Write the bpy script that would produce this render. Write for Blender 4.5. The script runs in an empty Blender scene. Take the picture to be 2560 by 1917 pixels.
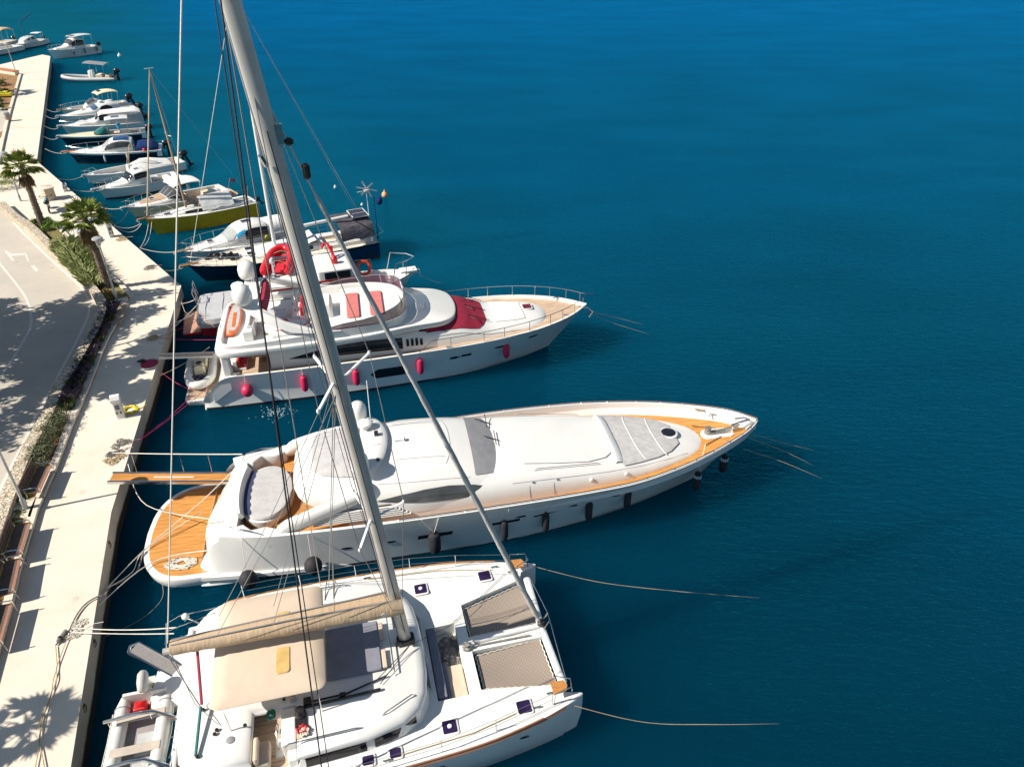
import bpy, bmesh, math, random
from math import sin, cos, pi, radians, tan, atan2, hypot, sqrt
from mathutils import Vector as V, Matrix
R = random.Random(7)
sc = bpy.context.scene
C = sc.collection
# ------------------------------------------------------------------ camera
CAM_H, CAM_P, CAM_F = 23.0, radians(33.07), 1870.0      # height, tilt below horizon, focal length in px of a 2560 wide frame
cd = bpy.data.cameras.new('camera'); cam = bpy.data.objects.new('camera', cd); C.objects.link(cam)
cam.location = (0, 0, CAM_H); cam.rotation_euler = (pi/2 - CAM_P, 0, 0)
cd.sensor_fit = 'HORIZONTAL'; cd.sensor_width = 36; cd.lens = CAM_F/2560*36; cd.clip_end = 6000; cd.clip_start = .1
sc.camera = cam
def G(px, py, z=0.0):
    "survey helper: the place on the level z that the survey photograph shows at (px, py)"
    u = (px-1280)/CAM_F; v = (py-958.5)/CAM_F
    d = V((u, cos(CAM_P)-v*sin(CAM_P), -sin(CAM_P)-v*cos(CAM_P)))
    t = (z-CAM_H)/d.z
    return V((d.x*t, d.y*t, z))
# ------------------------------------------------------------------ mesh builder
class MB:
    def __init__(s): s.v = []; s.f = []; s.m = []
    def add(s, vs, fs, mi=0):
        o = len(s.v); s.v += [tuple(p) for p in vs]
        for f in fs: s.f.append([i+o for i in f]); s.m.append(mi)
        return s
    def loft(s, rings, closed=False, c0=False, c1=False, mi=0, mrow=None):
        n = len(rings[0]); o = len(s.v)
        for r in rings: s.v += [tuple(p) for p in r]
        k = n if closed else n-1
        for i in range(len(rings)-1):
            for j in range(k):
                a, b = o+i*n+j, o+i*n+(j+1) % n
                s.f.append([a, b, b+n, a+n]); s.m.append(mrow[j] if mrow else mi)
        if c0: s.f.append([o+j for j in range(n)][::-1]); s.m.append(mi)
        if c1: s.f.append([o+(len(rings)-1)*n+j for j in range(n)]); s.m.append(mi)
        return s
    def box(s, c, d, rz=0, mi=0, ry=0):
        x, y, z = d[0]/2, d[1]/2, d[2]/2; M = Matrix.Translation(c) @ Matrix.Rotation(rz, 4, 'Z') @ Matrix.Rotation(ry, 4, 'Y')
        vs = [M @ V(p) for p in ((-x,-y,-z),(x,-y,-z),(x,y,-z),(-x,y,-z),(-x,-y,z),(x,-y,z),(x,y,z),(-x,y,z))]
        return s.add(vs, [(3,2,1,0),(4,5,6,7),(0,1,5,4),(1,2,6,5),(2,3,7,6),(3,0,4,7)], mi)
    def bx(s, x0, x1, y0, y1, z0, z1, mi=0): return s.box(((x0+x1)/2, (y0+y1)/2, (z0+z1)/2), (x1-x0, y1-y0, z1-z0), mi=mi)
    def tube(s, pts, r, n=6, mi=0, flat=1.0, caps=True):
        pts = [V(p) for p in pts]; rings = []
        for i, p in enumerate(pts):
            t = (pts[min(i+1, len(pts)-1)]-pts[max(i-1, 0)]).normalized()
            a = V((0, 0, 1)).cross(t)
            if a.length < .05: a = V((1, 0, 0)).cross(t)
            a.normalize(); b = t.cross(a); q = r[i] if isinstance(r, (list, tuple)) else r
            rings.append([p+a*cos(2*pi*k/n)*q+b*sin(2*pi*k/n)*q*flat for k in range(n)])
        return s.loft(rings, True, caps, caps, mi)
    def prism(s, poly, z0, z1, mi=0, mtop=None):
        n = len(poly); o = len(s.v)
        s.v += [(p[0], p[1], z0) for p in poly]+[(p[0], p[1], z1) for p in poly]
        for i in range(n): s.f.append([o+i, o+(i+1) % n, o+n+(i+1) % n, o+n+i]); s.m.append(mi)
        s.f.append([o+n+i for i in range(n)]); s.m.append(mi if mtop is None else mtop)
        s.f.append([o+i for i in range(n)][::-1]); s.m.append(mi)
        return s
    def layers(s, poly, lay, mi=0, mrow=None, top=True):
        "plan outline carried up through (inset, z) layers"
        n = len(poly); A = sum(poly[i][0]*poly[(i+1) % n][1]-poly[(i+1) % n][0]*poly[i][1] for i in range(n))
        sg = 1 if A > 0 else -1; rings = []
        nr = []
        for i in range(n):
            p, q, r = V(poly[i-1][:2]), V(poly[i][:2]), V(poly[(i+1) % n][:2])
            d1 = (q-p).normalized(); d2 = (r-q).normalized()
            n1 = V((d1.y, -d1.x))*sg; n2 = V((d2.y, -d2.x))*sg
            b = (n1+n2); b = b/max(.35, (1+n1.dot(n2))); nr.append(b)
        for ins, z in lay: rings.append([(poly[i][0]-nr[i].x*ins, poly[i][1]-nr[i].y*ins, z+(poly[i][2] if len(poly[i]) > 2 else 0)) for i in range(n)])
        o = len(s.v)
        for r in rings: s.v += r
        for i in range(len(rings)-1):
            for j in range(n):
                a, b = o+i*n+j, o+i*n+(j+1) % n
                s.f.append([a, b, b+n, a+n]); s.m.append(mrow[i] if mrow else mi)
        if top: s.f.append([o+(len(rings)-1)*n+j for j in range(n)]); s.m.append(mrow[-1] if mrow else mi)
        return s
    def ell(s, c, r, nu=12, nv=8, mi=0, v0=-pi/2, v1=pi/2, ex=1.0):
        rings = []
        for i in range(nv+1):
            a = v0+(v1-v0)*i/nv; cc = max(cos(a), 1e-4)**ex
            rings.append([(c[0]+r[0]*cc*cos(2*pi*k/nu), c[1]+r[1]*cc*sin(2*pi*k/nu), c[2]+r[2]*sin(a)) for k in range(nu)])
        return s.loft(rings, True, True, True, mi)
    def rev(s, prof, c=(0, 0, 0), n=14, mi=0, mrow=None):
        rings = [[(c[0]+r*cos(2*pi*k/n), c[1]+r*sin(2*pi*k/n), c[2]+z) for k in range(n)] for r, z in prof]
        o = len(s.v)
        for r in rings: s.v += r
        for i in range(len(rings)-1):
            for k in range(n):
                a, b = o+i*n+k, o+i*n+(k+1) % n; s.f.append([a, b, b+n, a+n]); s.m.append(mrow[i] if mrow else mi)
        s.f.append([o+k for k in range(n)][::-1]); s.m.append(mrow[0] if mrow else mi)
        s.f.append([o+(len(rings)-1)*n+k for k in range(n)]); s.m.append(mrow[-1] if mrow else mi)
        return s
    def xf(s, M, i0=0):
        for i in range(i0, len(s.v)): s.v[i] = tuple(M @ V(s.v[i]))
        return s
    def mir(s):
        "add the mirror image in y"
        n = len(s.v); s.v += [(x, -y, z) for x, y, z in s.v]
        for f, m in list(zip(s.f, s.m)): s.f.append([i+n for i in f][::-1]); s.m.append(m)
        return s
    def build(s, name, mats, parent=None, ang=35, bev=0, fixn=True, seg=2):
        if not isinstance(mats, (list, tuple)): mats = [mats]
        me = bpy.data.meshes.new(name); me.from_pydata(s.v, [], s.f); me.update()
        for m in mats: me.materials.append(m)
        for p, m in zip(me.polygons, s.m): p.material_index = m
        if fixn:
            b = bmesh.new(); b.from_mesh(me); bmesh.ops.recalc_face_normals(b, faces=b.faces); b.to_mesh(me); b.free()
        if ang: me.shade_smooth(); me.set_sharp_from_angle(angle=radians(ang))
        o = bpy.data.objects.new(name, me); C.objects.link(o)
        if parent is not None: o.parent = parent
        if bev:
            w = o.modifiers.new('bevel', 'BEVEL'); w.width = bev; w.segments = seg; w.limit_method = 'ANGLE'; w.angle_limit = radians(40)
        return o
def tag(o, label=None, cat=None, group=None, kind=None):
    for k, v in (('label', label), ('category', cat), ('group', group), ('kind', kind)):
        if v: o[k] = v
    return o
def thing(name, label, cat, loc=(0, 0, 0), rz=0.0, group=None):
    o = bpy.data.objects.new(name, None); C.objects.link(o); o.empty_display_size = .2
    o.location = loc; o.rotation_euler = (0, 0, rz)
    return tag(o, label, cat, group)
def cat_r(tab, n):
    "Catmull-Rom resampling of a table of rows"
    tab = [tuple(map(float, r)) for r in tab]; m = len(tab); out = []
    for k in range(n):
        u = k/(n-1)*(m-1); i = min(int(u), m-2); t = u-i
        p0, p1, p2, p3 = tab[max(i-1, 0)], tab[i], tab[i+1], tab[min(i+2, m-1)]
        out.append(tuple(.5*((2*b)+(-a+c)*t+(2*a-5*b+4*c-d)*t*t+(-a+3*b-3*c+d)*t**3) for a, b, c, d in zip(p0, p1, p2, p3)))
    return out
def rrect(x0, x1, y0, y1, r, n=5):
    out = []
    for cx, cy, a in ((x1-r, y1-r, 0), (x0+r, y1-r, 90), (x0+r, y0+r, 180), (x1-r, y0+r, 270)):
        for k in range(n+1):
            t = radians(a+90*k/n); out.append((cx+r*cos(t), cy+r*sin(t)))
    return out
class SE:
    "house surface: superellipse sections (x, half width, foot z, top z, exponent) along the length"
    def __init__(s, st): s.st = st
    def at(s, x):
        st = s.st
        if x <= st[0][0]: return st[0][1:]
        if x >= st[-1][0]: return st[-1][1:]
        for i in range(len(st)-1):
            if st[i][0] <= x <= st[i+1][0]: break
        p0, p1, p2, p3 = st[max(i-1, 0)], st[i], st[i+1], st[min(i+2, len(st)-1)]
        h = p2[0]-p1[0]; t = (x-p1[0])/h; o = []
        for k in range(1, len(p1)):
            m1 = (p2[k]-p0[k])/max(p2[0]-p0[0], 1e-6)*h; m2 = (p3[k]-p1[k])/max(p3[0]-p1[0], 1e-6)*h
            o.append((2*t**3-3*t*t+1)*p1[k]+(t**3-2*t*t+t)*m1+(-2*t**3+3*t*t)*p2[k]+(t**3-t*t)*m2)
        return o
    def P(s, x, th):
        w, zb, zt, n = s.at(x)[:4]; c, q = cos(th), max(sin(th), 0)
        return V((x, w*math.copysign(abs(c)**(2/n), c), zb+(zt-zb)*q**(2/n)))
    def mesh(s, mb, nx=30, nt=24, mi=0, caps=True, x0=None, x1=None):
        a = s.st[0][0] if x0 is None else x0; b = s.st[-1][0] if x1 is None else x1
        rings = [[s.P(a+(b-a)*i/nx, pi*j/nt) for j in range(nt+1)] for i in range(nx+1)]
        return mb.loft(rings, False, caps, caps, mi)
    def N(s, x, th):
        e = .01; t = min(max(th, .03), pi-.03)
        dx = s.P(x+e, t)-s.P(x-e, t); dt = s.P(x, t+.02)-s.P(x, t-.02)
        n = dx.cross(dt); n = n if n.length > 1e-9 else V((0, 0, 1)); n.normalize()
        c = V((0, cos(t), sin(t)))
        return n if n.dot(c) > 0 else -n
    def patch(s, mb, rows, nt=8, off=.012, mi=0, sub=3):
        rr = []
        for i in range(len(rows)-1):
            for k in range(sub): rr.append(tuple(a+(b-a)*k/sub for a, b in zip(rows[i], rows[i+1])))
        rr.append(rows[-1])
        rings = []
        for x, a, b in rr:
            rings.append([s.P(x, a+(b-a)*j/nt)+s.N(x, a+(b-a)*j/nt)*off for j in range(nt+1)])
        return mb.loft(rings, mi=mi)
# ------------------------------------------------------------------ materials
MATS = {}
def nodes(name):
    m = bpy.data.materials.new(name); m.use_nodes = True; t = m.node_tree; b = t.nodes['Principled BSDF']
    return m, t, b
def mat(name, col, rough=.5, metal=0., var=.12, vs=3., bump=0., bs=40., spec=.5, stretch=(1, 1, 1), coat=0, alpha=1.):
    if name in MATS: return MATS[name]
    m, t, b = nodes(name); N, L = t.nodes, t.links
    b.inputs['Roughness'].default_value = rough; b.inputs['Metallic'].default_value = metal; b.inputs['Specular IOR Level'].default_value = spec
    b.inputs['Coat Weight'].default_value = coat; b.inputs['Alpha'].default_value = alpha
    tc = N.new('ShaderNodeTexCoord'); mp = N.new('ShaderNodeMapping'); mp.inputs['Scale'].default_value = stretch; L.new(tc.outputs['Object'], mp.inputs[0])
    nz = N.new('ShaderNodeTexNoise'); nz.inputs['Scale'].default_value = vs; nz.inputs['Detail'].default_value = 5; L.new(mp.outputs[0], nz.inputs['Vector'])
    rp = N.new('ShaderNodeMix'); rp.data_type = 'RGBA'
    rp.inputs['A'].default_value = (*[max(c*(1-var), 0) for c in col], 1); rp.inputs['B'].default_value = (*[min(c*(1+var), .95) for c in col], 1)
    mr = N.new('ShaderNodeMapRange'); mr.inputs[1].default_value = .3; mr.inputs[2].default_value = .7; L.new(nz.outputs['Fac'], mr.inputs[0])
    L.new(mr.outputs[0], rp.inputs['Factor']); L.new(rp.outputs['Result'], b.inputs['Base Color'])
    if bump:
        n2 = N.new('ShaderNodeTexNoise'); n2.inputs['Scale'].default_value = bs; n2.inputs['Detail'].default_value = 4; L.new(mp.outputs[0], n2.inputs['Vector'])
        bp = N.new('ShaderNodeBump'); bp.inputs['Strength'].default_value = bump; bp.inputs['Distance'].default_value = .05; L.new(n2.outputs['Fac'], bp.inputs['Height']); L.new(bp.outputs[0], b.inputs['Normal'])
    MATS[name] = m; return m
def math_n(t, op, a, b=None):
    n = t.nodes.new('ShaderNodeMath'); n.operation = op
    for i, q in enumerate((a, b)):
        if q is None: continue
        if isinstance(q, (int, float)): n.inputs[i].default_value = q
        else: t.links.new(q, n.inputs[i])
    return n.outputs[0]
def teak(name, col, pitch=.11, caulk=.35, axis='Y'):
    m, t, b = nodes(name); N, L = t.nodes, t.links
    tc = N.new('ShaderNodeTexCoord'); mp = N.new('ShaderNodeMapping'); mp.inputs['Scale'].default_value = (.7, 9, 1) if axis == 'Y' else (9, .7, 1); L.new(tc.outputs['Object'], mp.inputs[0])
    nz = N.new('ShaderNodeTexNoise'); nz.inputs['Scale'].default_value = 1.6; nz.inputs['Detail'].default_value = 6; L.new(mp.outputs[0], nz.inputs['Vector'])
    cr = N.new('ShaderNodeValToRGB'); cr.color_ramp.elements[0].position = .3; cr.color_ramp.elements[1].position = .72
    cr.color_ramp.elements[0].color = (*[c*.62 for c in col], 1); cr.color_ramp.elements[1].color = (*[min(c*1.25, .9) for c in col], 1); L.new(nz.outputs['Fac'], cr.inputs[0])
    sx = N.new('ShaderNodeSeparateXYZ'); L.new(tc.outputs['Object'], sx.inputs[0])
    fr = math_n(t, 'FRACT', math_n(t, 'MULTIPLY', sx.outputs[axis], 1/pitch)); ln = math_n(t, 'LESS_THAN', fr, .13)
    mx = N.new('ShaderNodeMix'); mx.data_type = 'RGBA'; L.new(math_n(t, 'MULTIPLY', ln, caulk), mx.inputs['Factor']); L.new(cr.outputs[0], mx.inputs['A']); mx.inputs['B'].default_value = (*[c*.25 for c in col], 1)
    L.new(mx.outputs['Result'], b.inputs['Base Color']); b.inputs['Roughness'].default_value = .6; b.inputs['Specular IOR Level'].default_value = .3
    return m
def grid_mat(name, col, dark, pitch, thin=.42, holes=True):
    m, t, b = nodes(name); N, L = t.nodes, t.links
    tc = N.new('ShaderNodeTexCoord'); sx = N.new('ShaderNodeSeparateXYZ'); L.new(tc.outputs['Object'], sx.inputs[0])
    fx = math_n(t, 'LESS_THAN', math_n(t, 'FRACT', math_n(t, 'MULTIPLY', sx.outputs['X'], 1/pitch)), thin)
    fy = math_n(t, 'LESS_THAN', math_n(t, 'FRACT', math_n(t, 'MULTIPLY', sx.outputs['Y'], 1/pitch)), thin)
    k = math_n(t, 'MAXIMUM', fx, fy); b.inputs['Base Color'].default_value = (*col, 1); b.inputs['Roughness'].default_value = .8
    if holes: L.new(k, b.inputs['Alpha'])
    else:
        mx = N.new('ShaderNodeMix'); mx.data_type = 'RGBA'; L.new(k, mx.inputs['Factor']); mx.inputs['A'].default_value = (*dark, 1); mx.inputs['B'].default_value = (*col, 1); L.new(mx.outputs['Result'], b.inputs['Base Color'])
    return m
GEL = mat('white_gelcoat', (.73, .72, .69), .22, var=.03, vs=1.2, coat=.3)
GEL2 = mat('white_nonslip_deck', (.74, .735, .70), .55, var=.05, vs=2.)
CREAM = mat('cream_gelcoat', (.76, .66, .46), .35, var=.05)
GREYHULL = mat('pale_grey_gelcoat', (.76, .74, .70), .3, var=.05)
NAVY = mat('navy_gelcoat', (.008, .012, .03), .2, var=.1)
BLUEH = mat('blue_hull_paint', (.01, .06, .16), .3, var=.15)
YELLOW = mat('mustard_hull_paint', (.62, .36, .001), .35, var=.08)
REDH = mat('red_hull_paint', (.45, .02, .03), .35)
BLACK = mat('black_rubber', (.012, .012, .014), .45, var=.3)
OUTB = mat('black_outboard_cowl', (.015, .016, .02), .25, coat=.4)
GLASS = mat('tinted_window_glass', (.012, .013, .018), .08, var=.3, vs=1.5)
GLASS2 = mat('grey_window_glass', (.07, .075, .08), .1, var=.3, vs=1.5)
SMOKE = mat('smoked_acrylic', (.07, .014, .048), .08, var=.3, vs=2., alpha=.90)
TEAKR = teak('golden_teak', (.60, .27, .07))
TEAKP = teak('bleached_teak', (.52, .38, .27), caulk=.25)
TEAKB = mat('varnished_teak', (.45, .2, .06), .35, var=.25, vs=6, stretch=(1, 6, 6))
STEEL = mat('polished_stainless', (.62, .62, .62), .22, 1., var=.05)
ALU = mat('anodised_mast', (.50, .48, .45), .42, .3, var=.08, vs=2)
ALUW = mat('white_painted_spar', (.7, .7, .68), .35, var=.05)
BRONZEM = mat('brown_mast_wood', (.32, .22, .15), .45, var=.2, stretch=(8, 8, .6))
WIRE = mat('rigging_wire', (.30, .30, .30), .35, .7)
BLKROPE = mat('black_halyard', (.012, .012, .016), .6)
TAN = mat('tan_sailcloth', (.585, .475, .37), .85, var=.04, vs=1.5, bump=.12, bs=4, spec=.1)
TAND = mat('tan_sailbag', (.49, .365, .245), .85, var=.08, vs=3, bump=.4, bs=6, spec=.1, stretch=(2, 1, .5))
AMBER = mat('amber_vinyl_window', (.58, .39, .15), .25, var=.15)
GREYC = mat('grey_canvas_cover', (.46, .45, .445), .8, var=.1, vs=2.2, bump=.55, bs=3.5, spec=.15, stretch=(1, 1.8, 1))
GREYD = mat('grey_mesh_sunscreen', (.25, .25, .265), .7, var=.1, vs=2, bump=.3, bs=4, spec=.2)
WHITEC = mat('white_canvas', (.72, .71, .68), .85, var=.08, bump=.5, bs=4, spec=.1)
CREAMC = mat('cream_canvas', (.72, .62, .42), .85, var=.08, bump=.4, bs=4, spec=.1)
BLUEC = mat('navy_canvas', (.012, .035, .12), .85, var=.2, bump=.5, bs=4, spec=.1)
CHARC = mat('charcoal_canvas', (.085, .08, .095), .85, var=.25, bump=.8, bs=4, spec=.1)
BURG = mat('burgundy_cover', (.27, .02, .045), .6, var=.14, bump=.3, bs=3, spec=.2)
REDC = mat('red_cushion', (.55, .03, .05), .7, var=.12)
CORAL = mat('coral_sun_pad', (.56, .165, .15), .75, var=.08)
REDR = mat('red_inflatable_hypalon', (.62, .012, .02), .32, var=.1)
HYP = mat('white_hypalon', (.66, .65, .61), .45, var=.06, vs=4)
GREYH = mat('grey_hypalon', (.44, .45, .45), .5, var=.08)
FLOORG = mat('grey_floor_board', (.28, .25, .25), .6)
SLATE = mat('slate_sunpad', (.20, .205, .25), .8, var=.12)
BEIGE = mat('beige_cushion', (.58, .47, .36), .8, var=.08)
SOLAR = grid_mat('solar_cells', (.018, .024, .05), (.06, .07, .1), .12, .88, holes=False)
SOLARB = mat('blue_solar_cells', (.02, .06, .18), .15, var=.2)
PURP = mat('violet_hatch_acrylic', (.022, .012, .05), .08, var=.3)
NET = grid_mat('trampoline_netting', (.33, .27, .22), (.05, .05, .05), .05, .60)
MESHG = mat('gangway_grating', (.27, .25, .24), .6, var=.2, vs=25)
ROPEW = mat('white_rope', (.66, .62, .54), .85, var=.15, vs=30)
ROPET = mat('tan_rope', (.45, .34, .2), .9, var=.2, vs=30)
ROPEP = mat('magenta_rope', (.42, .02, .12), .8, var=.2, vs=30)
ROPEG = mat('grey_shore_cable', (.22, .2, .18), .8, var=.2, vs=20)
FENB = mat('black_fender_cover', (.02, .018, .024), .75, var=.3)
FENR = mat('red_fender', (.60, .02, .085), .45, var=.1)
ORANGE = mat('orange_plastic', (.75, .14, .02), .45)
CHAIN = mat('galvanised_chain', (.30, .29, .27), .4, .6, var=.4, vs=18, bump=1, bs=30)
CYAN = mat('cyan_plastic', (.03, .32, .62), .45)
LIME = mat('lime_yellow_plastic', (.62, .55, .03), .5)
# ------------------------------------------------------------------ light
SUN_AZ, SUN_EL = radians(199.5), radians(41)          # direction towards the sun
sd = V((cos(SUN_AZ)*cos(SUN_EL), sin(SUN_AZ)*cos(SUN_EL), sin(SUN_EL)))
ld = bpy.data.lights.new('sun', 'SUN'); ld.energy = 4.6; ld.angle = radians(.53); ld.color = (1, .93, .82)
lo = bpy.data.objects.new('sun', ld); C.objects.link(lo); lo.rotation_euler = (-sd).to_track_quat('-Z', 'Y').to_euler(); lo.location = sd*200
w = bpy.data.worlds.new('World'); sc.world = w; w.use_nodes = True; wt = w.node_tree
sk = wt.nodes.new('ShaderNodeTexSky'); sk.sky_type = 'NISHITA'; sk.sun_disc = False; sk.sun_elevation = SUN_EL; sk.sun_rotation = pi/2-SUN_AZ
sk.air_density = 1.0; sk.dust_density = .4; sk.ozone_density = 2.
wm = wt.nodes.new('ShaderNodeMix'); wm.data_type = 'RGBA'; wm.blend_type = 'MULTIPLY'; wm.inputs['Factor'].default_value = 1; wm.inputs['B'].default_value = (1.04, .98, .88, 1); wt.links.new(sk.outputs[0], wm.inputs['A']); wt.links.new(wm.outputs['Result'], wt.nodes['Background'].inputs[0]); wt.nodes['Background'].inputs[1].default_value = .064
sc.view_settings.view_transform = 'Standard'; sc.view_settings.look = 'None'; sc.view_settings.exposure = .70; sc.view_settings.gamma = 1
sc.cycles.max_bounces = 8; sc.cycles.transparent_max_bounces = 12
# ================================================================== SETTING
QZ = 1.3
def xy(p): return (p[0], p[1])
def line(pts, z=QZ): return [G(a, b, z) for a, b in pts]
def offs(path, d):
    out = []
    for i, p in enumerate(path):
        a = path[max(i-1, 0)]; b = path[min(i+1, len(path)-1)]; t = V((b[0]-a[0], b[1]-a[1])).normalized()
        out.append(V((p[0]-t.y*d, p[1]+t.x*d, 0)))
    return out
def smooth(path, n): return [V(r) for r in cat_r([tuple(p) for p in path], n)]
def sweep(mb, path, d0, d1, z0, z1, mi=0):
    A, B = offs(path, d0), offs(path, d1)
    return mb.loft([[(a.x, a.y, z0), (a.x, a.y, z1), (b.x, b.y, z1), (b.x, b.y, z0)] for a, b in zip(A, B)], True, True, True, mi)
def strip(mb, path, d0, d1, z, mi=0):
    A, B = offs(path, d0), offs(path, d1)
    return mb.loft([[(a.x, a.y, z), (b.x, b.y, z)] for a, b in zip(A, B)], mi=mi)
# water
def water_mat():
    m, t, b = nodes('sea_water'); N, L = t.nodes, t.links
    tc = N.new('ShaderNodeTexCoord'); sx = N.new('ShaderNodeSeparateXYZ'); L.new(tc.outputs['Object'], sx.inputs[0])
    def noise(scale, det, st, rot=0, rough=.5):
        mp = N.new('ShaderNodeMapping'); mp.inputs['Scale'].default_value = st; mp.inputs['Rotation'].default_value = (0, 0, rot); L.new(tc.outputs['Object'], mp.inputs[0])
        n = N.new('ShaderNodeTexNoise'); n.inputs['Scale'].default_value = scale; n.inputs['Detail'].default_value = det; n.inputs['Roughness'].default_value = rough; L.new(mp.outputs[0], n.inputs['Vector']); return n.outputs['Fac']
    # a sandy shelf at the head of the marina, deep water elsewhere with painted sky reflection
    q = math_n(t, 'ADD', math_n(t, 'ADD', sx.outputs['X'], math_n(t, 'MULTIPLY', sx.outputs['Y'], .55)), math_n(t, 'MULTIPLY', math_n(t, 'SUBTRACT', noise(.05, 4, (1, 1, 1)), .5), 24))
    r1 = N.new('ShaderNodeMapRange'); r1.inputs[1].default_value = 0; r1.inputs[2].default_value = 42; r1.inputs[3].default_value = 1; r1.inputs[4].default_value = 0; r1.interpolation_type = 'SMOOTHSTEP'; L.new(q, r1.inputs[0])
    r2 = N.new('ShaderNodeMapRange'); r2.inputs[1].default_value = 22; r2.inputs[2].default_value = 70; r2.interpolation_type = 'SMOOTHSTEP'; L.new(sx.outputs['Y'], r2.inputs[0])
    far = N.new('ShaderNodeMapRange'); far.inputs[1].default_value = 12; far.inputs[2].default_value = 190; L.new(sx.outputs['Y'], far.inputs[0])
    dr = N.new('ShaderNodeValToRGB'); L.new(far.outputs[0], dr.inputs[0]); E_ = dr.color_ramp.elements  # sky reflection put into the base colour: brighter blue with distance
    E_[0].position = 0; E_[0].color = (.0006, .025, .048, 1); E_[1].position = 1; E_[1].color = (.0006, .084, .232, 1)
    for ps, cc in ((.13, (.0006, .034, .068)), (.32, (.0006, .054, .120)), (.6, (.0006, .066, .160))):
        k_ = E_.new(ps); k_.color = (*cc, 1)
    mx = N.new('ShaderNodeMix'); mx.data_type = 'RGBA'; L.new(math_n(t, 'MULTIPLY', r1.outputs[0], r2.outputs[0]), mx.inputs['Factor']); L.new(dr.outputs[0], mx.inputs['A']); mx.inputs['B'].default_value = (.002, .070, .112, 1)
    v = N.new('ShaderNodeMapRange'); v.inputs[1].default_value = .3; v.inputs[2].default_value = .7; v.inputs[3].default_value = .86; v.inputs[4].default_value = 1.12; L.new(noise(.06, 5, (1, 2.2, 1)), v.inputs[0])
    m2 = N.new('ShaderNodeMix'); m2.data_type = 'RGBA'; m2.blend_type = 'MULTIPLY'; m2.inputs['Factor'].default_value = 1; L.new(mx.outputs['Result'], m2.inputs['A']); L.new(v.outputs[0], m2.inputs['B'])
    h = math_n(t, 'ADD', math_n(t, 'MULTIPLY', noise(.55, 3, (1, 1.7, 1), .3), .20), math_n(t, 'ADD', math_n(t, 'MULTIPLY', noise(1.3, 4, (1, 2.6, 1), .2, .65), .42), math_n(t, 'MULTIPLY', noise(6, 3, (1, 2.0, 1), .1), .10)))
    bp = N.new('ShaderNodeBump'); bp.inputs['Strength'].default_value = .8; bp.inputs['Distance'].default_value = .5; L.new(h, bp.inputs['Height'])
    N.remove(b); df = N.new('ShaderNodeSubsurfaceScattering'); df.falloff = 'BURLEY'; df.inputs['Scale'].default_value = 8.0; df.inputs['Radius'].default_value = (1, 1, 1); L.new(m2.outputs['Result'], df.inputs['Color'])   # light spreads in the water body, so thin shadows fade
    gl = N.new('ShaderNodeBsdfGlossy'); gl.inputs['Color'].default_value = (.02, .34, .66, 1); gl.inputs['Roughness'].default_value = .07; L.new(bp.outputs[0], gl.inputs['Normal'])
    fr = N.new('ShaderNodeFresnel'); fr.inputs['IOR'].default_value = 1.33; L.new(bp.outputs[0], fr.inputs['Normal'])
    ms = N.new('ShaderNodeMixShader'); L.new(math_n(t, 'MINIMUM', math_n(t, 'MULTIPLY', fr.outputs[0], .85), .42), ms.inputs[0]); L.new(df.outputs[0], ms.inputs[1]); L.new(gl.outputs[0], ms.inputs[2]); L.new(ms.outputs[0], N['Material Output'].inputs[0])
    return m
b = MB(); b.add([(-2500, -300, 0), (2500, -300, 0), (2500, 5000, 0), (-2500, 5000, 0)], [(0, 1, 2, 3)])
tag(b.build('sea_water', water_mat(), ang=0), kind='structure')
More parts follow.
